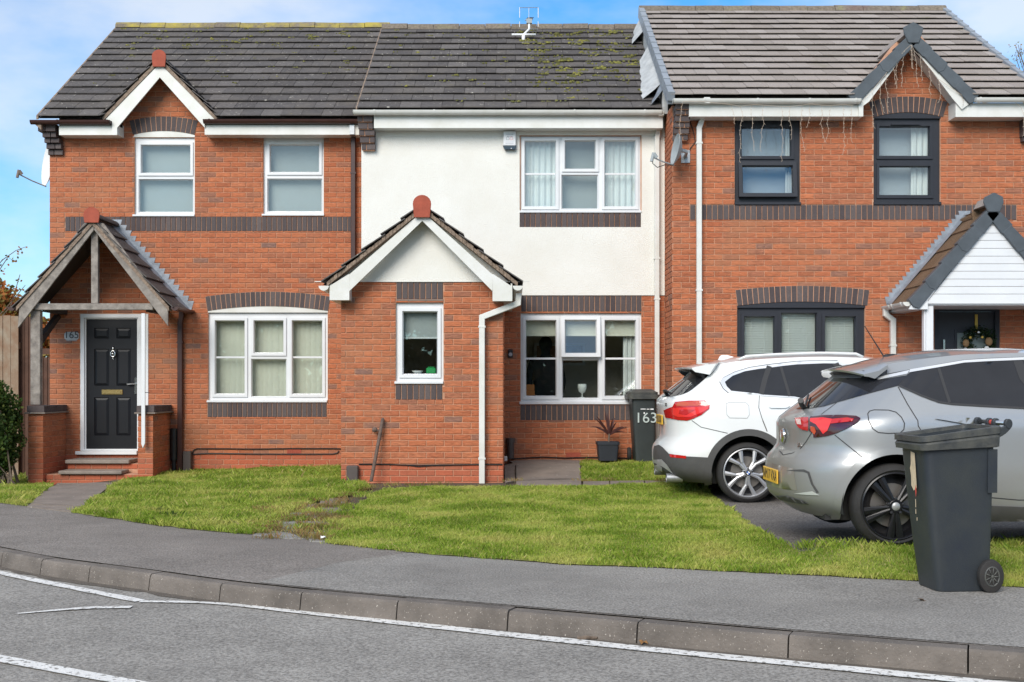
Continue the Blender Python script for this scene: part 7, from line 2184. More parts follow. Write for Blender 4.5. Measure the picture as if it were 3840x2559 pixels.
rs = random.Random(8)
for k in range(15):
    a = rs.uniform(-1, 1); l = rs.uniform(.24, .40); az = rs.uniform(-.6, .6)
    dirx = math.sin(a * .95); dz = math.cos(a * .95)
    pts = []
    for t in (0, .35, .7, 1):
        pts.append(Vector((x0 + .008 + dirx * l * t, Yt_ + az * .25 * t, zs - .02 + dz * l * t - .12 * abs(a) * t * t)))
    mb = MB()
    for i, t in enumerate((.010, .013, .010, .002)):
        mb.v += [tuple(pts[i] + Vector((-t * dz, 0, t * dirx))), tuple(pts[i] + Vector((t * dz, 0, -t * dirx)))]
    for i in range(3): mb.f.append((2 * i, 2 * i + 1, 2 * i + 3, 2 * i + 2))
    mb.build('leaf', M['leafred'], pt)

# ------------------------------------------------------------------ far left: gate, fence, hedge, trees
cL = crop(0, 1050, 581 / 300)
Yg = 18.3
gt = thing('side_gate', 'dark stained boarded gate beside the left house', 'gate', (-7.2, Yg, -.1))
q = RXs(cL, (125, 372, 268, 1385), Yg)
n = 9
for k in range(n):
    a = q[0] + (q[1] - q[0]) * k / n; mb = MB(); mb.box(a + .003, a + (q[1] - q[0]) / n - .003, Yg + random.uniform(-.003, .003), Yg + .025, -.14, q[3] - (.0 if k < 6 else .62)); mb.build('board', M['gate'], gt, bevel=.003)
for z in (.3, 1.1, 1.75):
    mb = MB(); mb.box(q[0], q[1], Yg + .026, Yg + .06, z, z + .09); mb.build('rail', M['gate'], gt)
fn = thing('fence', 'weathered brown close-boarded fence behind the hedge', 'fence', (-9, 18.7, -.1))
x = -11.5; zt = wz(cL(0, 262)[1], 18.2)
while x < wx(cL(118, 0)[0], 18.2) - .0:
    mb = MB(); mb.box(x, x + .115, 18.2 + random.uniform(0, .012), 18.23, -.15, zt + random.uniform(-.01, .012)); mb.build('board', M['fence'], fn, bevel=.003); x += .118
mb = MB(); mb.box(-11.5, x, 18.235, 18.28, zt - .5, zt - .4); mb.box(-11.5, x, 18.235, 18.28, .3, .4); mb.build('rail', M['fence'], fn)
def leaf_cloud(mb, blobs, n, size, rs, up=.2):
    for _ in range(n):
        c_, r_ = rs.choice(blobs)
        d_ = Vector((rs.gauss(0, 1), rs.gauss(0, 1), rs.gauss(0, 1))).normalized() * (r_ * rs.random() ** .35)
        p = Vector(c_) + Vector((d_.x, d_.y, d_.z * .9))
        t = Vector((rs.gauss(0, 1), rs.gauss(0, 1), rs.gauss(0, 1) + up)).normalized() * size * rs.uniform(.6, 1.4); w_ = t.orthogonal().normalized()
        w_.rotate(Matrix.Rotation(rs.uniform(0, 6.28), 3, t)); w_ *= size * .38
        mb.add([p, p + t * .5 + w_, p + t, p + t * .5 - w_], [(0, 1, 2, 3)])
rs = random.Random(21)
hd = thing('hedge_bush', 'dark green leafy bush at the far left edge', 'bush', (-7.4, 16.6, -.1))
bl_ = [((wx(cL(x, 0)[0], 16.6), 16.6 + rs.uniform(-.25, .25), wz(cL(0, y)[1], 16.6)), r_) for x, y, r_ in [(0, 860, .18), (35, 920, .2), (-60, 850, .26), (15, 1010, .26), (40, 1080, .22), (-25, 1100, .3), (35, 1180, .22), (0, 1250, .25), (50, 1290, .15), (-80, 1000, .36), (-80, 1200, .36), (10, 1330, .2), (-90, 1330, .3), (75, 1180, .10), (70, 1010, .10), (-10, 790, .14)]]
mb = MB(); leaf_cloud(mb, bl_, 9000, .045, rs); o = mb.build('foliage', M['bush'], hd)
mb = MB()
for k in range(26):
    a = (wx(cL(20, 0)[0], 16.6) + rs.uniform(-.4, .25), 16.6 + rs.uniform(-.2, .2), -.12); c_, r_ = rs.choice(bl_)
    mb.tube([a, Vector(a).lerp(Vector(c_), .6) + Vector((rs.uniform(-.05, .05), 0, 0)), c_], [.014, .009, .004], 5)
mb.build('stems', M['bark'], hd)
def tree(name, label, base, blobs, nleaf, lsize, m, r0, seedv, limbs=8):
    rs = random.Random(seedv); t = thing(name, label, 'tree', base)
    top = max((Vector(c_) for c_, r_ in blobs), key=lambda v: v.z)
    cen = sum((Vector(c_) for c_, r_ in blobs), Vector()) / len(blobs)
    fork = Vector(base).lerp(cen, .55)
    mb = MB(); mb.tube([base, Vector(base).lerp(fork, .5) + Vector((.05, 0, 0)), fork], [r0, r0 * .8, r0 * .6], 10)
    for c_, r_ in blobs:
        e = Vector(c_); mb.tube([fork, fork.lerp(e, .5) + Vector((rs.uniform(-.15, .15), rs.uniform(-.1, .1), rs.uniform(0, .15))), e], [r0 * .4, r0 * .22, r0 * .07], 6)
        for k in range(limbs):
            d_ = Vector((rs.gauss(0, 1), rs.gauss(0, 1), rs.gauss(0, 1))).normalized() * r_ * .9
            mb.tube([e, e + d_ * .5, e + d_], [r0 * .07, r0 * .05, r0 * .02], 4)
    mb.build('trunk', M['bark'], t)
    mb = MB(); leaf_cloud(mb, blobs, nleaf, lsize, rs); mb.build('crown', m, t)
    return t
Yt5 = 24.0
B = lambda x, y, r_, Y=Yt5: ((wx(x, Y), Y, wz(y, Y)), r_)
tree('autumn_tree', 'orange autumn tree showing over the fence at the far left', (wx(-60, Yt5), Yt5, -.15), [B(0, 1150, .45), B(-70, 1120, .6), B(40, 1190, .35), B(-140, 1180, .6), B(70, 1215, .25), B(10, 1230, .4), B(-60, 1250, .5), B(150, 1260, .4), B(160, 1380, .5), B(30, 1330, .5)], 9000, .11, M['autumn'], .12, 31, 10)
# slender sprays rising above the orange tree
def spray(label, base, pts_px, Y, m, seedv, nl):
    rs = random.Random(seedv); t = thing('tree', label, 'tree', base); mb = MB(); lv = MB()
    for path in pts_px:
        P = [Vector(base)] + [at(x, y, Y) for x, y in path]
        mb.tube(P, [.03] + [.012 * (1 - .8 * k / len(path)) for k in range(len(path))], 5)
        for i in range(2, len(P)):
            for _ in range(nl):
                p = P[i - 1].lerp(P[i], rs.random()) + Vector((rs.gauss(0, .07), rs.gauss(0, .07), rs.gauss(0, .06)))
                d_ = Vector((rs.gauss(0, 1), rs.gauss(0, 1), rs.gauss(0, 1))).normalized() * .055; w_ = d_.orthogonal().normalized() * .022
                lv.add([p, p + d_ * .5 + w_, p + d_, p + d_ * .5 - w_], [(0, 1, 2, 3)])
    mb.build('trunk', M['bark'], t); lv.build('crown', m, t)
spray('thin sprig of a tree reaching into the sky at the far left', (wx(-120, 21), 21, -.15), [[(-110, 1250), (-30, 1020), (10, 975), (60, 940), (100, 925)], [(-110, 1250), (-20, 1040), (30, 965), (48, 978)], [(-100, 1280), (20, 1160), (70, 1100), (95, 1070)], [(-90, 1300), (40, 1150), (75, 1030)]], 21, M['autumn'], 3, 7)
spray('seed head of a tall plant beyond the right end of the roof', (wx(3905, 24), 24, -.15), [[(3905, 900), (3880, 420), (3840, 240), (3817, 190)], [(3905, 900), (3890, 420), (3822, 215), (3808, 172)], [(3905, 900), (3892, 420), (3830, 215), (3828, 172)], [(3905, 900), (3892, 420), (3826, 205), (3818, 168)], [(3905, 900), (3880, 420), (3812, 225), (3811, 208)]], 24, M['drygrass'], 6, 9)
# belt of trees across the road, behind the viewer: what the windows mirror
rs = random.Random(77); mb = MB()
blobs = [((rs.uniform(-26, 26), -15 + rs.uniform(-2, 2), rs.uniform(.3, 5.0)), rs.uniform(.9, 1.9)) for _ in range(260)]
leaf_cloud(mb, blobs, 42000, .48, rs)
for k in range(40):
    x = -26 + k * 1.3; mb.tube([(x, -15.5, -.2), (x + rs.uniform(-.3, .3), -15.3, 3.5)], [.14, .06], 6)
tag(mb.build('tree_belt', M['belt']), 'belt of trees and hedge on the far side of the road', 'trees', kind='stuff')

# ------------------------------------------------------------------ cars
class Car:
    """body surface addressed by (u, z): u = 0 rear centre, 1 where the rear corner meets the flank, then forward in metres"""
    def __init__(s, root, hub_px, near_y, ground_z, xr, xf, wt, rail, zb, yr, a=.72, p=2.7, wmax=.905, af=.8):
        s.root = root; s.Yn = near_y; s.zg = ground_z; s.Yc = near_y + wmax; s.Xh = wx(hub_px, near_y)
        s.xrt, s.xft, s.wt, s.railt, s.zb, s.yr, s.a, s.p, s.af = xr, xf, wt, rail, zb, yr, a, p, af
    def tab(s, t, x, h=.02):
        xs = [q[0] for q in t]; ys = [q[1] for q in t]; x = np.asarray(x, float)
        return sum(np.interp(x + o, xs, ys) for o in (-1.5 * h, -.75 * h, 0, .75 * h, 1.5 * h)) / 5
    def xr(s, z): return s.tab(s.xrt, z)
    def xf(s, z): return s.tab(s.xft, z)
    def rail(s, x): return s.tab(s.railt, x, .05)
    def w(s, x, z):
        zr = s.rail(x); zb = np.minimum(s.zb, zr - .06)
        base = s.tab(s.wt, np.minimum(z, zb))
        t = np.clip((z - zb) / np.maximum(zr - zb, .02), 0, 1)
        yr = np.where(zr > s.zb + .1, s.yr, s.yr + (base - .06 - s.yr) * np.clip((s.zb + .1 - zr) / .12, 0, 1))
        return base + (yr - base) * t ** 1.08
    def P(s, u, z, off=0.0):
        u = np.asarray(u, float); z = np.asarray(z, float)
        def raw(u, z):
            au = np.abs(u); sg = np.where(u < 0, 1.0, -1.0); e = 2 / s.p
            ph = np.clip(au, 0, 1) * math.pi / 2
            d_ = np.where(au < 1, s.a * (1 - np.cos(ph) ** e), s.a + au - 1)
            x = s.xr(z) + d_
            gr = np.where(au < 1, np.sin(ph) ** e, 1.0)
            f = np.clip((s.xf(z) - x) / s.af, 0, 1); gf = (1 - (1 - f) ** 2.6) ** (1 / 2.6)
            y = s.w(x, z) * gr * np.maximum(gf, .02)
            return np.stack([s.Xh + x, s.Yc + sg * y, s.zg + z], -1)
        p = raw(u, z)
        if np.any(off):
            e = .004
            du = raw(u + e, z) - raw(u - e, z); dz = raw(u, z + e) - raw(u, z - e)
            n = np.cross(du, dz); n /= np.maximum(np.linalg.norm(n, axis=-1, keepdims=True), 1e-9)
            p = p + n * np.asarray(off)[..., None] if np.ndim(off) else p + n * off
        return p
    def u_of(s, lx, z):
        d_ = lx - float(s.xr(z))
        if d_ >= s.a: return 1 + d_ - s.a
        return math.acos(min(1, max(0, 1 - d_ / s.a)) ** (s.p / 2)) * 2 / math.pi
    def solve(s, px, py):
        """the point of the near flank or rear seen at a measured point"""
        u = np.linspace(3.6, -.7, 900); Yw = np.full_like(u, s.Yn + .2)
        for _ in range(5):
            z = HC - (py - CY) * Yw / F - s.zg
            q = s.P(u, z); Yw = q[:, 1]
        pxs = CX + F * q[:, 0] / q[:, 1]
        for i in range(len(u) - 1):
            if pxs[i] >= px >= pxs[i + 1]:
                t = (pxs[i] - px) / max(pxs[i] - pxs[i + 1], 1e-9)
                return float(u[i] + (u[i + 1] - u[i]) * t), float(z[i] + (z[i + 1] - z[i]) * t)
        i = int(np.argmin(abs(pxs - px))); return float(u[i]), float(z[i])
    def uz(s, pts, close=True, n=5):
        """points: (px, py) measured, or ('l', x, z) local on the flank, or ('u', u, z)"""
        def one(q): return (s.u_of(q[1], q[2]), q[2]) if q[0] == 'l' else (q[1], q[2]) if q[0] == 'u' else s.solve(*q)
        kind = lambda q: q[0] if isinstance(q[0], str) else 'p'
        res = []; m = len(pts)
        for i in range(m if close else m - 1):
            A, B = pts[i], pts[(i + 1) % m]
            a = one(A); res.append(a)
            if kind(A) == kind(B) != 'u':           # straight as measured, not in surface coordinates
                for k in range(1, n):
                    t = k / n
                    res.append(one((A[0] + (B[0] - A[0]) * t, A[1] + (B[1] - A[1]) * t) if kind(A) == 'p' else ('l', A[1] + (B[1] - A[1]) * t, A[2] + (B[2] - A[2]) * t)))
            else:
                b = one(B)
                for k in range(1, n): res.append((a[0] + (b[0] - a[0]) * k / n, a[1] + (b[1] - a[1]) * k / n))
        if not close: res.append(one(pts[-1]))
        return res
    def patch(s, name, pts, off, m, parent=None, both=False, step=.05, n=4):
        poly = s.uz(pts, True, n)
        return s.patch_uz(name, poly, off, m, parent, both, step)
    def patch_uz(s, name, poly, off, m, parent=None, both=False, step=.05):
        v, f = cdt(poly, step)
        V = np.array(v); o = None
        for sg in ((1, -1) if both else (1,)):
            q = s.P(V[:, 0] * sg, V[:, 1], off * sg)
            mb = MB(); mb.v = [tuple(a) for a in q]; mb.f = [tuple(reversed(t)) for t in f] if sg > 0 else list(f)
            # a turned-in edge so that the panel has thickness
            o = mb.build(name, m, parent or s.root, smooth=True)
        return o
    def strip(s, name, pts, width, off, m, parent=None, closed=False, n=5, both=False):
        L_ = s.uz(pts, closed, n)
        if closed: L_.append(L_[0])
        L_ = np.array(L_)
        for sg in ((1, -1) if both else (1,)):
            q = s.P(L_[:, 0] * sg, L_[:, 1], off * sg)
            nrm = s.P(L_[:, 0] * sg, L_[:, 1], (off + .01) * sg) - q
            t = np.gradient(q, axis=0); sd_ = np.cross(t, nrm); sd_ /= np.maximum(np.linalg.norm(sd_, axis=1, keepdims=True), 1e-9)
            mb = MB(); mb.v = [tuple(a) for a in q - sd_ * width / 2] + [tuple(a) for a in q + sd_ * width / 2]; k = len(q)
            mb.f = [(i, i + 1, k + i + 1, k + i) for i in range(k - 1)]
            mb.build(name, m, parent or s.root, smooth=True)
    def body(s, m, zbot, archs, glass_x, gm, roof_m=None):
        """flanks and ends, then roof, screen and bonnet spanning between the two rails"""
        xs_end = s.railt[-1][0]
        poly = [(0.0, zbot), (.5, zbot), (1.0, zbot)]
        for (xc, zc, r_) in archs:
            h = math.asin(min(1, (zc - zbot) / r_)); 
            for k in range(31):
                t = math.pi + h - (math.pi + 2 * h) * k / 30
                x, z = xc + r_ * math.cos(t), zc + r_ * math.sin(t)
                z = max(z, zbot)
                poly.append((s.u_of(x, z), z))
        xe = float(s.xf(zbot)) - .03
        poly.append((s.u_of(xe, zbot), zbot))
        ztop_f = float(s.rail(xs_end))
        for k in range(1, 9):
            z = zbot + (ztop_f - zbot) * k / 8; poly.append((s.u_of(min(float(s.xf(z)) - .03, xs_end if k == 8 else 9), z), z))
        rail = []
        x0 = s.railt[0][0]
        n = 90
        for k in range(n + 1):
            x = xs_end + (x0 - xs_end) * k / n; z = float(s.rail(x)); rail.append((s.u_of(x, z), z))
        uc, zc = rail[-1]
        for k in range(1, 13): rail.append((uc * (1 - k / 12), zc + .0 * k))
        poly += rail[1:] if abs(rail[0][0] - poly[-1][0]) < .02 else rail
        for k in range(1, 12): poly.append((0.0, zc + (zbot - zc) * k / 12))
        v, f = cdt(poly, .045)
        V = np.array(v); mb = MB()
        for sg in (1, -1):
            q = s.P(np.where(V[:, 0] == 0, 0, V[:, 0] * sg), V[:, 1])
            mb.add([tuple(a) for a in q], [tuple(reversed(t)) for t in f] if sg > 0 else list(f))
        b = mb.build('body', m, s.root, smooth=True, weld=True, angle=50)
        rl = np.array(rail); near = s.P(rl[:, 0], rl[:, 1]); far = s.P(-rl[:, 0], rl[:, 1])
        N = 14; mb = MB(); gb = MB()
        G_ = np.zeros((len(rl), N + 1, 3))
        for j in range(N + 1):
            t = j / N; G_[:, j] = near + (far - near) * t
            hw = np.abs(far[:, 1] - near[:, 1]) / 2
            G_[:, j, 2] += .055 * (hw / .62) * (1 - abs(2 * t - 1) ** 2.4)
        for i in range(len(rl) - 1):
            xm = (near[i, 0] + near[i + 1, 0]) / 2 - s.Xh
            for j in range(N):
                q = [tuple(G_[i, j]), tuple(G_[i + 1, j]), tuple(G_[i + 1, j + 1]), tuple(G_[i, j + 1])]
                isg = glass_x[0] < xm < glass_x[1] and 0 < j < N - 1
                (gb if isg else mb).quad(*q)
        mb.build('roof_and_bonnet', roof_m or m, s.root, smooth=True, weld=True, angle=50)
        gb.build('windscreen', gm, s.root, smooth=True, weld=True)
        c = MB(); X0, X1 = s.Xh - .45, s.Xh + 3.3
        c.box(X0, X1, s.Yc - .60, s.Yc + .60, s.zg + zbot - .02, s.zg + .62)
        c.box(X0 + .25, X1 - .6, s.Yc - .78, s.Yc + .78, s.zg + .74, s.zg + .76)
        c.build('underbody', M['gap'], s.root)
        for (xc, zc, r_) in archs:
            for sg in (-1, 1):
                l_ = MB(); y0 = s.Yc + sg * .84; k = -sg; h = []
                for j in range(25):
                    t = R(-12 + 204 * j / 24); h.append((s.Xh + xc + (r_ + .012) * math.cos(t), s.zg + zc + (r_ + .012) * math.sin(t)))
                for j in range(24):
                    l_.quad((h[j][0], y0, h[j][1]), (h[j + 1][0], y0, h[j + 1][1]), (h[j + 1][0], y0 + k * .34, h[j + 1][1]), (h[j][0], y0 + k * .34, h[j][1]))
                l_.add([(x, y0 + k * .34, z) for x, z in h], [tuple(range(25))])
                l_.build('wheel_arch_liner', M['gap'], s.root)
        return b
    def arch_ring(s, name, xc, zc, r0, r1, off, m, a0=-20, a1=200):
        pts = []
        for k in range(37):
            t = R(a0 + (a1 - a0) * k / 36); pts.append((xc + r0 * math.cos(t), zc + r0 * math.sin(t)))
        for k in range(37):
            t = R(a1 + (a0 - a1) * k / 36); pts.append((xc + r1 * math.cos(t), zc + r1 * math.sin(t)))
        poly = [(s.u_of(x, max(z, .19)), max(z, .19)) for x, z in pts]
        # a returned lip: inner ring of points pulled in
        v, f = cdt(poly, .04); V = np.array(v)
        for sg in (1, -1):
            q = s.P(V[:, 0] * sg, V[:, 1], off * sg)
            mb = MB(); mb.v = [tuple(a) for a in q]; mb.f = list(f)
            L_ = np.array([(s.u_of(x, max(z, .19)), max(z, .19)) for x, z in pts[:37]])
            o_ = s.P(L_[:, 0] * sg, L_[:, 1], off * sg); i_ = o_.copy(); i_[:, 1] += sg * .09
            b0 = len(mb.v); mb.v += [tuple(a) for a in o_] + [tuple(a) for a in i_]
            mb.f += [(b0 + k, b0 + k + 1, b0 + 37 + k + 1, b0 + 37 + k) for k in range(36)]
            mb.build(name, m, s.root, smooth=True, angle=45)
    def wheel(s, lx, side, r, rimr, style, tw=.215):
        y0 = s.Yc + side * (.905 - .018); c = (s.Xh + lx, y0, s.zg + r); k = -side      # k points inboard
        w = MB(); W_ = tw
        pr = [(rimr + .004, k * .012), (rimr + .018, k * .0), (r * .86, -k * .004), (r - .035, k * .006), (r - .012, k * .022), (r - .002, k * .045), (r, k * W_ * .5), (r - .002, k * (W_ - .045)), (r - .03, k * (W_ - .006)), (rimr, k * W_)]
        w.lathe(pr, c, 'y', 56); wh = w.build('wheel', M['tyre'], s.root, smooth=True, angle=50)
        rm = MB(); rm.lathe([(rimr + .006, k * .010), (rimr - .004, k * .004), (rimr - .012, k * .010), (rimr - .016, k * .05), (rimr - .03, k * .18)], c, 'y', 56)
        sil = style == 'Y'
        rm.build('rim_lip', M['alloy'] if sil else M['alloy_black'], wh, smooth=True, angle=50)
        bar = MB()
        def spoke(a_in, r_in, w_in, a_out, r_out, w_out, f=0.012, b=.055, f_out=.022):
            pi = Vector((math.cos(a_in), math.sin(a_in))) * r_in; po = Vector((math.cos(a_out), math.sin(a_out))) * r_out
            t = (po - pi).normalized(); n = Vector((-t.y, t.x))
            q = [pi + n * w_in, pi - n * w_in, po - n * w_out, po + n * w_out]
            fr_ = [f, f, f_out, f_out]
            v0 = [(c[0] + p_.x * .0 + p_.x, c[1] + k * ff, c[2] + p_.y) for p_, ff in zip(q, fr_)]
            mid = [(c[0] + (q[0].x + q[1].x) / 2, c[1] + k * (f - .006), c[2] + (q[0].y + q[1].y) / 2), (c[0] + (q[2].x + q[3].x) / 2, c[1] + k * (f_out - .006), c[2] + (q[2].y + q[3].y) / 2)]
            v1 = [(p_[0], c[1] + k * b, p_[2]) for p_ in v0]
            bar.add(v0 + v1 + mid, [(0, 3, 9, 8), (8, 9, 2, 1), (0, 4, 7, 3), (1, 2, 6, 5), (4, 5, 6, 7), (0, 8, 1, 5, 4), (3, 7, 6, 2, 9)])
        for j in range(5):
            a = R(90 + 72 * j) + (R(36) if sil else R(0))
            if sil:
                spoke(a - .10, .045, .016, a - .13, rimr * .52, .0145); spoke(a + .10, .045, .016, a + .13, rimr * .52, .0145)
                spoke(a - .13, rimr * .50, .0145, a - .31, rimr - .006, .024); spoke(a + .13, rimr * .50, .0145, a + .31, rimr - .006, .024)
            else:
                a += R(180)
                spoke(a - .20, .05, .014, a - .155, rimr - .006, .027); spoke(a + .20, .05, .014, a + .155, rimr - .006, .027)
        bar.lathe([(0, k * .006), (.045, k * .008), (.058, k * .016), (.060, k * .06)], c, 'y', 32)
        bar.build('spokes', M['alloy'] if sil else M['alloy_black'], wh)
        d_ = MB(); d_.lathe([(0, k * .10), (rimr * .66, k * .10), (rimr * .66, k * .125)], c, 'y', 40); d_.build('brake_disc', M['disc'], wh)
        d_ = MB(); d_.lathe([(0, k * .135), (rimr - .02, k * .15)], c, 'y', 40); d_.build('inner_wheel', M['alloy_dark'], wh)
        d_ = MB()
        for j in range(5):
            a = R(90 + 72 * j); d_.lathe([(0, k * .002), (.011, k * .004), (.011, k * .03)], (c[0] + math.cos(a) * .056 * (1.0 if not sil else .8), c[1], c[2] + math.sin(a) * .056 * (1.0 if not sil else .8)), 'y', 10)
        d_.build('wheel_bolts', M['alloy_dark'], wh)
        cp = MB(); cp.lathe([(0, -k * .001), (.026, k * .0), (.031, k * .006)], c, 'y', 28); hb = cp.build('hub_cap', M['skid'] if not sil else M['blackpl'], wh, smooth=True, angle=50)
        return c, k, wh

def loft(name, rows, m, parent):
    mb = MB(); n = len(rows[0])
    for r_ in rows: mb.v += [tuple(p) for p in r_]
    for i in range(len(rows) - 1):
        for j in range(n): mb.f.append((i * n + j, i * n + (j + 1) % n, (i + 1) * n + (j + 1) % n, (i + 1) * n + j))
    mb.f.append(tuple(reversed(range(n)))); mb.f.append(tuple((len(rows) - 1) * n + j for j in range(n)))
    return mb.build(name, m, parent, smooth=True, angle=40)

# ---------------------------------------------------------------- near grey hatchback
G2 = crop(2860, 1300, 3.92); G3 = crop(2860, 1640, 2045 / 600); G4 = crop(3240, 1280, 2240 / 600)
rg = thing('parked_car', 'dusty grey hatchback with black wheels on the drive behind the open bin', 'car', (wx(3364, 8.82), 8.82 + .9, .084), 'cars parked on the drive')
g = Car(rg, 3364, 8.82, .084,
        xr=[(.18, -.50), (.226, -.58), (.30, -.69), (.336, -.715), (.45, -.728), (.545, -.728), (.62, -.715), (.655, -.69), (.69, -.632), (.80, -.63), (.90, -.638), (.935, -.628), (.965, -.59), (1.002, -.534), (1.10, -.415), (1.26, -.219), (1.34, -.13), (1.5, .0)],
        xf=[(.18, 3.5), (.3, 3.6), (.5, 3.645), (.7, 3.63), (1.5, 3.6)],
        wt=[(.18, .80), (.26, .865), (.40, .890), (.60, .905), (.80, .900), (.90, .893), (.955, .885), (.975, .872), (1.02, .858)],
        rail=[(-.165, 1.318), (.016, 1.362), (.303, 1.408), (.597, 1.440), (1.052, 1.452), (1.3, 1.435), (1.5, 1.385), (1.9, 1.20), (2.25, 1.02), (2.5, .97), (3.0, .90), (3.4, .78), (3.52, .70)],
        zb=.99, yr=.615, a=.74, p=2.7)
pg = paint_mat('car_paint_grey', (.37, .385, .395), .4, .28, dirt=((.24, .22, .18), 1.05), rear=(g.Xh - .74, g.Xh - .40))
g.body(pg, .20, [(0, .325, .372), (2.662, .325, .372)], (1.52, 2.22), M['carglass'], roof_m=pg)
GL = M['carglass']
dg = [G4(492, 622), G4(640, 442), G4(1060, 370), G4(1400, 308), G4(1700, 290), G4(2240, 268), ('l', 1.3, 1.385), ('l', 1.62, 1.25), ('l', 1.98, 1.04), ('l', 1.93, 1.0), ('l', 1.05, .975), G4(2240, 932), G4(1700, 906), G4(1230, 878), G4(1040, 848), G4(800, 758)]
g.patch('side_glass', dg, .004, GL, both=True)
g.patch('pillar_panel', [G2(1090, 825), G2(1540, 700), G2(1990, 580), G2(2130, 425), G2(1700, 497), G2(1650, 468), G2(1480, 430), G2(1290, 630)], .004, GL, both=True)
rgp = [('u', 0.0, 1.008), G2(700, 912), G2(900, 882), G2(1085, 826), G2(1290, 632), G2(1440, 470), ('u', 0.0, 1.262)]
g.patch('rear_glass', rgp, .004, GL, both=True)
for pts in ([G2(1662, 468), G2(2162, 352), G2(2128, 408), G2(1700, 497)], [G4(645, 403), G4(1070, 328), G4(1400, 272), G4(1700, 252), G4(2240, 230), ('l', 1.3, 1.415), ('l', 1.62, 1.285), ('l', 1.60, 1.262), ('l', 1.3, 1.388), G4(2240, 266), G4(1700, 288), G4(1400, 306), G4(1060, 368), G4(632, 444)]):
    g.patch('bright_trim', pts, .007, M['bright'], both=True)
GP = M['gap']
for pts in ([G2(1830, 265), G2(1815, 410)], [G2(1640, 468), G2(1830, 408), G2(2160, 345), G4(1060, 325), G4(1400, 268), G4(1700, 246), G4(2240, 226)], [G2(1990, 582), G2(2145, 400)], [G2(1088, 827), G2(860, 1002)],
            [G2(1990, 592), G2(2130, 850), G2(2280, 1090), ('l', .26, .75), ('l', .40, .52), ('l', .44, .42)], [G2(1060, 1300), G2(1390, 1568), G3(1350, 325)], [G2(725, 1262), G2(640, 1400), G2(560, 1500), G3(470, 160), G3(380, 205), G3(260, 228), ('u', .0, .672)],
            [('l', .45, .40), ('l', .9, .36), ('l', 1.5, .355), ('l', 2.2, .36)], [('l', 1.18, 1.0), ('l', 1.20, .7), ('l', 1.16, .37)], [G2(715, 1025), G2(690, 1240)]):
    g.strip('panel_gap', pts, .007, .002, GP, both=False)
g.strip('panel_gap', [G2(1545, 990), G2(1570, 952), G2(1640, 932), G2(1850, 936), G2(1960, 966), G2(2040, 1040), G2(2085, 1130), G2(2075, 1220), G2(2020, 1272), G2(1850, 1278), G2(1700, 1265), G2(1620, 1210), G2(1560, 1090)], .007, .002, GP, closed=True)
g.strip('pillar_trim', [G4(1045, 385), G4(1110, 600), G4(1195, 862)], .022, .006, M['gap'], both=True)
g.strip('pillar_trim', [G4(2150, 282), G4(2235, 520), ('l', 1.16, 1.0)], .07, .006, M['gap'], both=True)
g.strip('glass_edge', [G4(492, 628), G4(800, 764), G4(1040, 855), G4(1230, 884), G4(1700, 912), G4(2240, 940), ('l', 1.9, .985)], .016, .006, M['gap'], both=True)
lampm = [G2(705, 1045), G2(900, 1022), G2(1150, 1016), G2(1380, 1030), G2(1442, 1062), G2(1400, 1112), G2(1300, 1172), G2(1200, 1222), G2(1080, 1275), G2(960, 1312), G2(760, 1340), G2(755, 1272), G2(692, 1240)]
lampo = g.patch('tail_lamp', lampm, .010, M['lampdark'], both=True, step=.03)
g.patch('lamp_segment', [G2(712, 1068), G2(900, 1060), G2(1028, 1078), G2(1010, 1130), G2(965, 1235), G2(903, 1285), G2(850, 1212), G2(800, 1150), G2(712, 1110)], .013, M['lampbright'], step=.03)
g.patch('lamp_segment', [G2(1028, 1078), G2(1250, 1060), G2(1345, 1075), G2(1320, 1110), G2(1010, 1140)], .013, M['lampred'], step=.03)
g.patch('lamp_segment', [G2(722, 1170), G2(780, 1190), G2(800, 1250), G2(780, 1290), G2(765, 1285), G2(722, 1232)], .0125, M['lamporange'], step=.03)
g.patch('tail_lamp', [G2(482, 1060), G2(600, 1052), G2(685, 1050), G2(680, 1238), G2(600, 1222), G2(540, 1190), G2(500, 1130)], .010, M['lampred'], step=.03, both=True)
g.patch('lamp_segment', [G2(505, 1082), G2(570, 1076), G2(590, 1150), G2(525, 1142)], .013, M['lampclear'], step=.03)
g.arch_ring('arch_lip', 0, .325, .372, .425, .010, pg); g.arch_ring('arch_lip', 2.662, .325, .372, .425, .010, pg)
# bumper air-slot, lower valance, sill
g.patch('bumper_recess', [G3(300, 428), G3(420, 415), G3(530, 412), G3(600, 445), G3(650, 600), G3(722, 705), G3(690, 715), G3(620, 600), G3(575, 462), G3(520, 442)], .003, M['cladding'], step=.03, both=True)
g.patch('bumper_crease', [G3(400, 722), G3(640, 690), G3(735, 742), G3(560, 735)], .006, M['bright'], step=.03)
g.patch('valance', [('u', .0, .31), G3(300, 752), G3(520, 815), G3(600, 860), G3(400, 835), G3(240, 800), ('u', .0, .285)], .005, M['cladding'], step=.03, both=True)
g.patch('sill', [('l', .42, .33), ('l', 1.2, .30), ('l', 2.25, .32), ('l', 2.25, .20), ('l', 1.2, .20), ('l', .40, .20)], .012, M['cladding'], both=True)
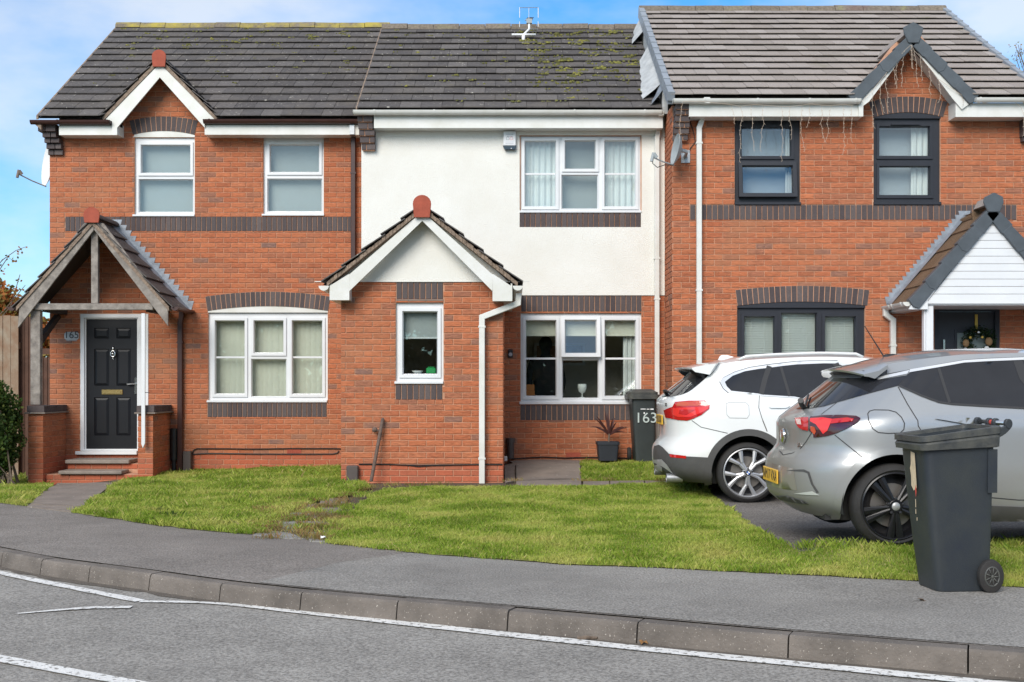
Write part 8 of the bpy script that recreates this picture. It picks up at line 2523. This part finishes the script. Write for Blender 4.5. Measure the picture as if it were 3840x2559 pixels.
# spoiler over the rear glass
rows = []
for k in range(13):
    t = -1 + 2 * k / 12; y = g.Yc + t * .60; e = abs(t) ** 3
    e = abs(t) ** 2.6; xt = g.Xh - .262 + .105 * e; zt_ = g.zg + 1.332 - .045 * e; zc = g.zg + 1.375 + .02 * (1 - t * t) - .012 * e
    rows.append([(g.Xh + .03, y, zc), (xt + .12, y, zt_ + .030), (xt, y, zt_), (xt + .006, y, zt_ - .014), (xt + .04, y, zt_ - .018), (g.Xh - .13 + .06 * e, y, g.zg + 1.285 - .03 * e), (g.Xh + .03, y, zc - .03)])
loft('spoiler', rows, pg, rg)
rows = []
for k in range(9):
    t = -1 + 2 * k / 8; y = g.Yc + t * .52; xt = g.Xh - .225 + .09 * abs(t) ** 3; zt_ = g.zg + 1.318
    rows.append([(xt, y, zt_), (xt + .09, y, zt_ - .005), (xt + .11, y, zt_ - .055), (xt + .06, y, zt_ - .04)])
loft('spoiler_underside', rows, M['blackpl'], rg)
zq = np.array([.42, .53]); 
def plate_obj(car, z0, z1, xin, body_txt, root):
    xp = car.Xh + xin; mb = MB()
    mb.box(xp - .012, xp, car.Yc - .26, car.Yc + .26, car.zg + z0, car.zg + z1)
    po = mb.build('number_plate', M['plate'], root, bevel=.003)
    text_mesh('registration', body_txt, (z1 - z0) * 1.02, M['platetext'], po, (xp - .0125, car.Yc, car.zg + (z0 + z1) / 2), rot=(R(90), 0, R(-90)), depth=.001, sx=.92)
    return po
plate_obj(g, .425, .535, -.73, 'NM17 VXA', rg)
g.patch('plate_recess', [('u', 0, .575), ('u', .30, .565), ('u', .34, .40), ('u', 0, .385)], .002, M['paint_film'], both=True)
bd = MB(); xb = g.Xh - .648; bd.lathe([(0, -.012), (.046, -.010), (.056, -.004), (.058, .006)], (xb, g.Yc - .05, g.zg + .80), 'x', 28)
bd.build('badge', M['chrome'], rg, smooth=True, angle=40)
u_, z_ = g.solve(*G2(548, 1452)); pp_ = g.P(np.array([u_]), np.array([z_]), .004)[0]; pq = g.P(np.array([u_ + .03]), np.array([z_]), .004)[0]
text_mesh('model_badge', 'SRi', .05, M['chrome'], rg, tuple(pp_), rot=(R(90), 0, math.atan2(pq[1] - pp_[1], pq[0] - pp_[0])), depth=.002)
a = Vector(g.P(np.array([.12]), np.array([1.02]), .02)[0]); b = Vector(at(*G2(440, 830), a.y - .1))
mb = MB(); mb.tube([a + Vector((0, .05, -.01)), a + Vector((-.03, 0, .02)), Vector((a.x - .05, a.y - .06, a.z + .05))], [.018, .02, .024], 8); mb.tube([a, a + Vector((.10, .30, .09))], .008, 6); mb.build('rear_wiper', M['blackpl'], rg)
fx0 = at(*G2(1755, 190), g.Yc); 
mb = MB()
fp = bl(G2, [(1750, 195), (1765, 140), (1810, 115), (1900, 108), (2000, 118), (2085, 150), (2140, 190)], g.Yc)
mb.prism(fp, g.Yc - .035, g.Yc + .035); mb.build('aerial_base', M['blackpl'], rg, bevel=.012)
a = at(*G2(1770, 130), g.Yc); b = at(2440 + 1348 / K, 930 + 492 / K, g.Yc); mb = MB(); mb.tube([a, b], [.006, .0035], 6); mb.build('aerial', M['blackpl'], rg)
hd_ = [G4(985, 1092), G4(1050, 1060), G4(1130, 1048), G4(1250, 1052), G4(1380, 1070), ('l', .72, .93), ('l', .60, .905), G4(1060, 1105)]
g.patch('door_handle', hd_, .018, pg, step=.03)
for lx in (0, 2.662):
    for sd_ in (-1, 1): g.wheel(lx, sd_, .312, .248, 'twin')
for sx_ in (-1, 1):
    mb = MB(); mb.sphere((g.Xh + 2.0, g.Yc + sx_ * 1.0, g.zg + 1.02), .09, 8, (.7, 1.1, .8)); mb.build('door_mirror', pg, rg, smooth=True)
    g.patch_uz('headlamp', [(sx_ * a, b) for a, b in g.uz([('l', 3.2, .76), ('l', 3.52, .66), ('l', 3.5, .58), ('l', 3.15, .68)])], .006, M['lampclear'])

# ---------------------------------------------------------------- far white car
Wz = crop(2430, 1300, 1437 / 550)
rw = thing('parked_car', 'white sport utility car with silver spoked wheels beside the closed bin', 'car', (wx(2807, 13.2), 13.2 + .9, -.017), 'cars parked on the drive')
wc_ = Car(rw, 2807, 13.2, -.017,
         xr=[(.18, -.62), (.243, -.80), (.33, -.915), (.424, -.935), (.545, -.935), (.60, -.925), (.64, -.89), (.685, -.842), (.80, -.842), (.91, -.856), (1.07, -.882), (1.142, -.885), (1.17, -.845), (1.228, -.774), (1.396, -.567), (1.50, -.45), (1.6, -.36)],
         xf=[(.18, 3.35), (.3, 3.45), (.6, 3.50), (.9, 3.47), (1.7, 3.45)],
         wt=[(.18, .80), (.30, .875), (.5, .90), (.7, .908), (.85, .905), (.98, .902), (1.02, .893), (1.08, .885), (1.15, .87)],
         rail=[(-.46, 1.475), (-.25, 1.535), (-.078, 1.572), (.30, 1.60), (.572, 1.612), (.9, 1.620), (1.35, 1.608), (1.66, 1.555), (2.0, 1.38), (2.35, 1.16), (2.5, 1.10), (3.0, 1.03), (3.3, .93), (3.40, .84)],
         zb=1.10, yr=.635, a=.70, p=2.8)
pw = M['paint_white']
wc_.body(pw, .215, [(0, .345, .402), (2.67, .345, .402)], (1.70, 2.33), M['carglass'])
wc_.patch('bright_trim', [Wz(708, 350), Wz(740, 308), Wz(850, 253), Wz(1000, 208), Wz(1190, 180), Wz(1200, 208), Wz(1105, 478), Wz(790, 454), Wz(740, 412)], .004, M['bright'], both=True)
wc_.patch('side_glass', [Wz(754, 350), Wz(830, 290), Wz(950, 245), Wz(1085, 222), Wz(1172, 212), Wz(1098, 464), Wz(960, 450), Wz(815, 435), Wz(772, 392)], .007, GL, both=True)
wc_.patch('bright_trim', [Wz(1195, 180), G2(110, 268), G2(500, 222), G2(900, 208), G2(1100, 212), ('l', 1.25, 1.505), ('l', 1.55, 1.40), ('l', 1.6, 1.36), ('l', 1.25, 1.47), G2(1080, 252), G2(900, 250), G2(500, 266), G2(110, 312), Wz(1190, 212)], .004, M['bright'], both=True)
wc_.patch('side_glass', [Wz(1192, 214), G2(110, 314), G2(300, 288), G2(500, 267), G2(900, 251), G2(1070, 253), ('l', 1.25, 1.465), ('l', 1.6, 1.355), ('l', 1.98, 1.14), ('l', 1.95, 1.09), ('l', 1.0, 1.085), Wz(1437, 492), Wz(1130, 472)], .007, GL, both=True)
wc_.strip('bright_trim', [Wz(1100, 480), Wz(1437, 500), ('l', 1.0, 1.07), ('l', 1.95, 1.075)], .014, .008, M['bright'], both=True)
wc_.strip('pillar_trim', [Wz(1188, 195), Wz(1142, 330), Wz(1108, 470)], .055, .009, GP, both=True)
wc_.strip('pillar_trim', [G2(265, 300), G2(330, 520), G2(395, 738)], .03, .009, GP, both=True)
wc_.strip('pillar_trim', [G2(1068, 252), G2(1105, 320), ('l', .98, 1.09)], .07, .009, GP, both=True)
wc_.patch('rear_glass', [('u', 0, 1.165), Wz(240, 490), Wz(330, 474), Wz(390, 450), Wz(430, 425), Wz(505, 365), Wz(600, 280), Wz(465, 256), ('u', 0, 1.43)], .004, GL, both=True)
for pts in ([Wz(1090, 482), Wz(1085, 600), Wz(1115, 700), Wz(1168, 832)], [Wz(430, 725), Wz(520, 790), Wz(780, 850)], [Wz(668, 175), Wz(655, 215), Wz(605, 278)], [G2(0, 1090), G2(65, 1250)], [Wz(865, 122), Wz(1000, 104), Wz(1437, 86)],
            [Wz(712, 346), Wz(742, 304), Wz(850, 249), Wz(1000, 204), Wz(1190, 175), G2(500, 217), G2(900, 204), G2(1100, 206)], [Wz(1192, 180), Wz(1185, 205)], [Wz(700, 345), Wz(735, 412), Wz(788, 458)]):
    wc_.strip('panel_gap', pts, .007, .003, M['gap'] if pts[0] != Wz(865, 122) else M['skid'])
wc_.strip('panel_gap', [Wz(765, 560), Wz(790, 550), Wz(960, 550), Wz(988, 580), Wz(992, 670), Wz(972, 703), Wz(800, 700), Wz(772, 668)], .006, .002, M['skid'], closed=True)
tl = [Wz(160, 625), Wz(200, 605), Wz(245, 590), Wz(270, 545), Wz(400, 534), Wz(560, 534), Wz(607, 575), Wz(600, 612), Wz(520, 672), Wz(430, 712), Wz(385, 726), Wz(295, 719), Wz(240, 707), Wz(175, 695)]
wc_.patch('tail_lamp', tl, .010, M['lampred'], both=True, step=.03)
wc_.patch('lamp_segment', [Wz(300, 548), Wz(490, 540), Wz(525, 560), Wz(495, 582), Wz(280, 582)], .013, M['lamporange'], step=.03)
wc_.patch('lamp_segment', [Wz(255, 602), Wz(590, 590), Wz(590, 610), Wz(500, 660), Wz(420, 690), Wz(300, 690), Wz(250, 665)], .013, M['lampbright'], step=.03)
wc_.patch('lamp_segment', [Wz(320, 615), Wz(470, 620), Wz(380, 672), Wz(310, 660)], .015, M['lampred'], step=.03)
CL = M['cladding']
wc_.arch_ring('arch_cladding', 0, .345, .402, .475, .012, CL); wc_.arch_ring('arch_cladding', 2.67, .345, .402, .475, .012, CL)
wc_.patch('bumper_cladding', [('u', 0, .585), Wz(110, 965), Wz(150, 990), Wz(210, 1050), Wz(370, 1075), Wz(600, 1087), Wz(640, 1098), Wz(622, 1200), ('l', -.39, .30), ('l', -.40, .22), ('u', .75, .22), ('u', .4, .222), ('u', 0, .225)], .008, CL, both=True)
wc_.patch('skid_plate', [('u', 0, .43), Wz(145, 1105), Wz(195, 1155), Wz(252, 1238), Wz(170, 1185), Wz(60, 1130), ('u', 0, .40)], .016, M['skid'], both=True, step=.03)
wc_.patch('skid_plate', [('u', 0, .36), Wz(110, 1150), Wz(150, 1185), Wz(150, 1222), Wz(70, 1190), ('u', 0, .29)], .016, M['skid'], both=True, step=.03)
wc_.patch('reflector', [Wz(218, 1055), Wz(300, 1062), Wz(376, 1070), Wz(378, 1097), Wz(225, 1084)], .012, M['lampred'], both=True, step=.03)
for s in (-1, 1):
    mb = MB(); mb.lathe([(.045, -.02), (.052, -.02), (.052, .16)], (wc_.Xh - .84, wc_.Yc + s * .56, wc_.zg + .255), 'x', 20); mb.build('exhaust', M['steel'], rw, smooth=True, angle=40)
wc_.patch('sill', [('l', .44, .36), ('l', 1.2, .34), ('l', 2.22, .36), ('l', 2.22, .215), ('l', 1.2, .215), ('l', .44, .215)], .012, CL, both=True)
wc_.patch('door_handle', [Wz(1172, 585), Wz(1240, 565), Wz(1340, 575), Wz(1400, 590), Wz(1340, 605), Wz(1200, 605)], .022, pw, step=.03, both=True)
rows = []
for k in range(13):
    t = -1 + 2 * k / 12; y = wc_.Yc + t * .635; e = abs(t) ** 5
    mid_ = [(-.22, 1.583), (-.42, 1.552), (-.645, 1.507), (-.635, 1.487), (-.55, 1.472), (-.44, 1.452), (-.26, 1.50)]
    end_ = [(-.31, 1.545), (-.44, 1.528), (-.585, 1.497), (-.578, 1.478), (-.545, 1.449), (-.45, 1.432), (-.385, 1.419)]
    rows.append([(wc_.Xh + a_[0] * (1 - e) + b_[0] * e, y, wc_.zg + a_[1] * (1 - e) + b_[1] * e) for a_, b_ in zip(mid_, end_)])
loft('spoiler', rows, pw, rw)
for s in (-1, 1):
    rows = []
    for k in range(4):
        f_ = k / 3; y = wc_.Yc + s * (.42 + .14 * f_)
        rows.append([(wc_.Xh - .60 + .05 * f_, y, wc_.zg + 1.485), (wc_.Xh - .42, y, wc_.zg + 1.47), (wc_.Xh - .43, y, wc_.zg + 1.37), (wc_.Xh - .55 + .05 * f_, y, wc_.zg + 1.43)])
    loft('spoiler_wing', rows, M['blackpl'], rw)
plate_obj(wc_, .845, .955, -.862, 'MJ18 XRA', rw)
u_, z_ = wc_.solve(*Wz(180, 572)); pp_ = wc_.P(np.array([u_]), np.array([z_]), .004)[0]; pq = wc_.P(np.array([u_ + .03]), np.array([z_]), .004)[0]
text_mesh('model_badge', 'X1', .055, M['blackpl'], rw, tuple(pp_), rot=(R(90), 0, math.atan2(pq[1] - pp_[1], pq[0] - pp_[0])), depth=.002)
mb = MB(); a = Vector(wc_.P(np.array([.1]), np.array([1.19]), .02)[0]); mb.tube([a + Vector((.02, .1, 0)), a + Vector((-.02, -.05, .03)), a + Vector((-.03, -.25, .035)), a + Vector((.02, -.42, .0))], [.02, .018, .014, .01], 8); mb.build('rear_wiper', M['blackpl'], rw)
mb = MB(); mb.prism(bl(Wz, [(672, 160), (700, 100), (712, 84), (770, 84), (830, 100), (872, 124), (880, 165)], wc_.Yc), wc_.Yc - .035, wc_.Yc + .035); mb.build('aerial_fin', pw, rw, bevel=.012)
for s in (-1, 1):
    xs_ = np.linspace(-.05, 1.35, 18); mb = MB()
    mb.tube([(wc_.Xh + x, wc_.Yc + s * .60, wc_.zg + float(wc_.rail(x)) + .045 - (.03 if i in (0, 17) else 0)) for i, x in enumerate(xs_)], .015, 8); mb.build('roof_rail', pw, rw, smooth=True)
    mb = MB(); mb.sphere((wc_.Xh + 2.05, wc_.Yc + s * 1.0, wc_.zg + 1.12), .10, 8, (.7, 1.1, .8)); mb.build('door_mirror', pw, rw, smooth=True)
    wc_.patch_uz('headlamp', [(s * a, b) for a, b in wc_.uz([('l', 3.1, .88), ('l', 3.4, .80), ('l', 3.38, .70), ('l', 3.05, .78)])], .006, M['lampclear'])
for lx in (0, 2.67):
    for sd_ in (-1, 1):
        c, k, wh = wc_.wheel(lx, sd_, .335, .268, 'Y')
        for j in range(4):
            mb = MB(); n = 6; vs = [(c[0], c[1] - k * .003, c[2])]
            for q in range(n + 1):
                a = R(90 * j) + R(90) * q / n; vs.append((c[0] + .019 * math.cos(a), c[1] - k * .003, c[2] + .019 * math.sin(a)))
            mb.add(vs, [(0, q + 1, q + 2) for q in range(n)]); mb.build('roundel_quarter', M['blue'] if j % 2 else M['whitepaint'], wh)
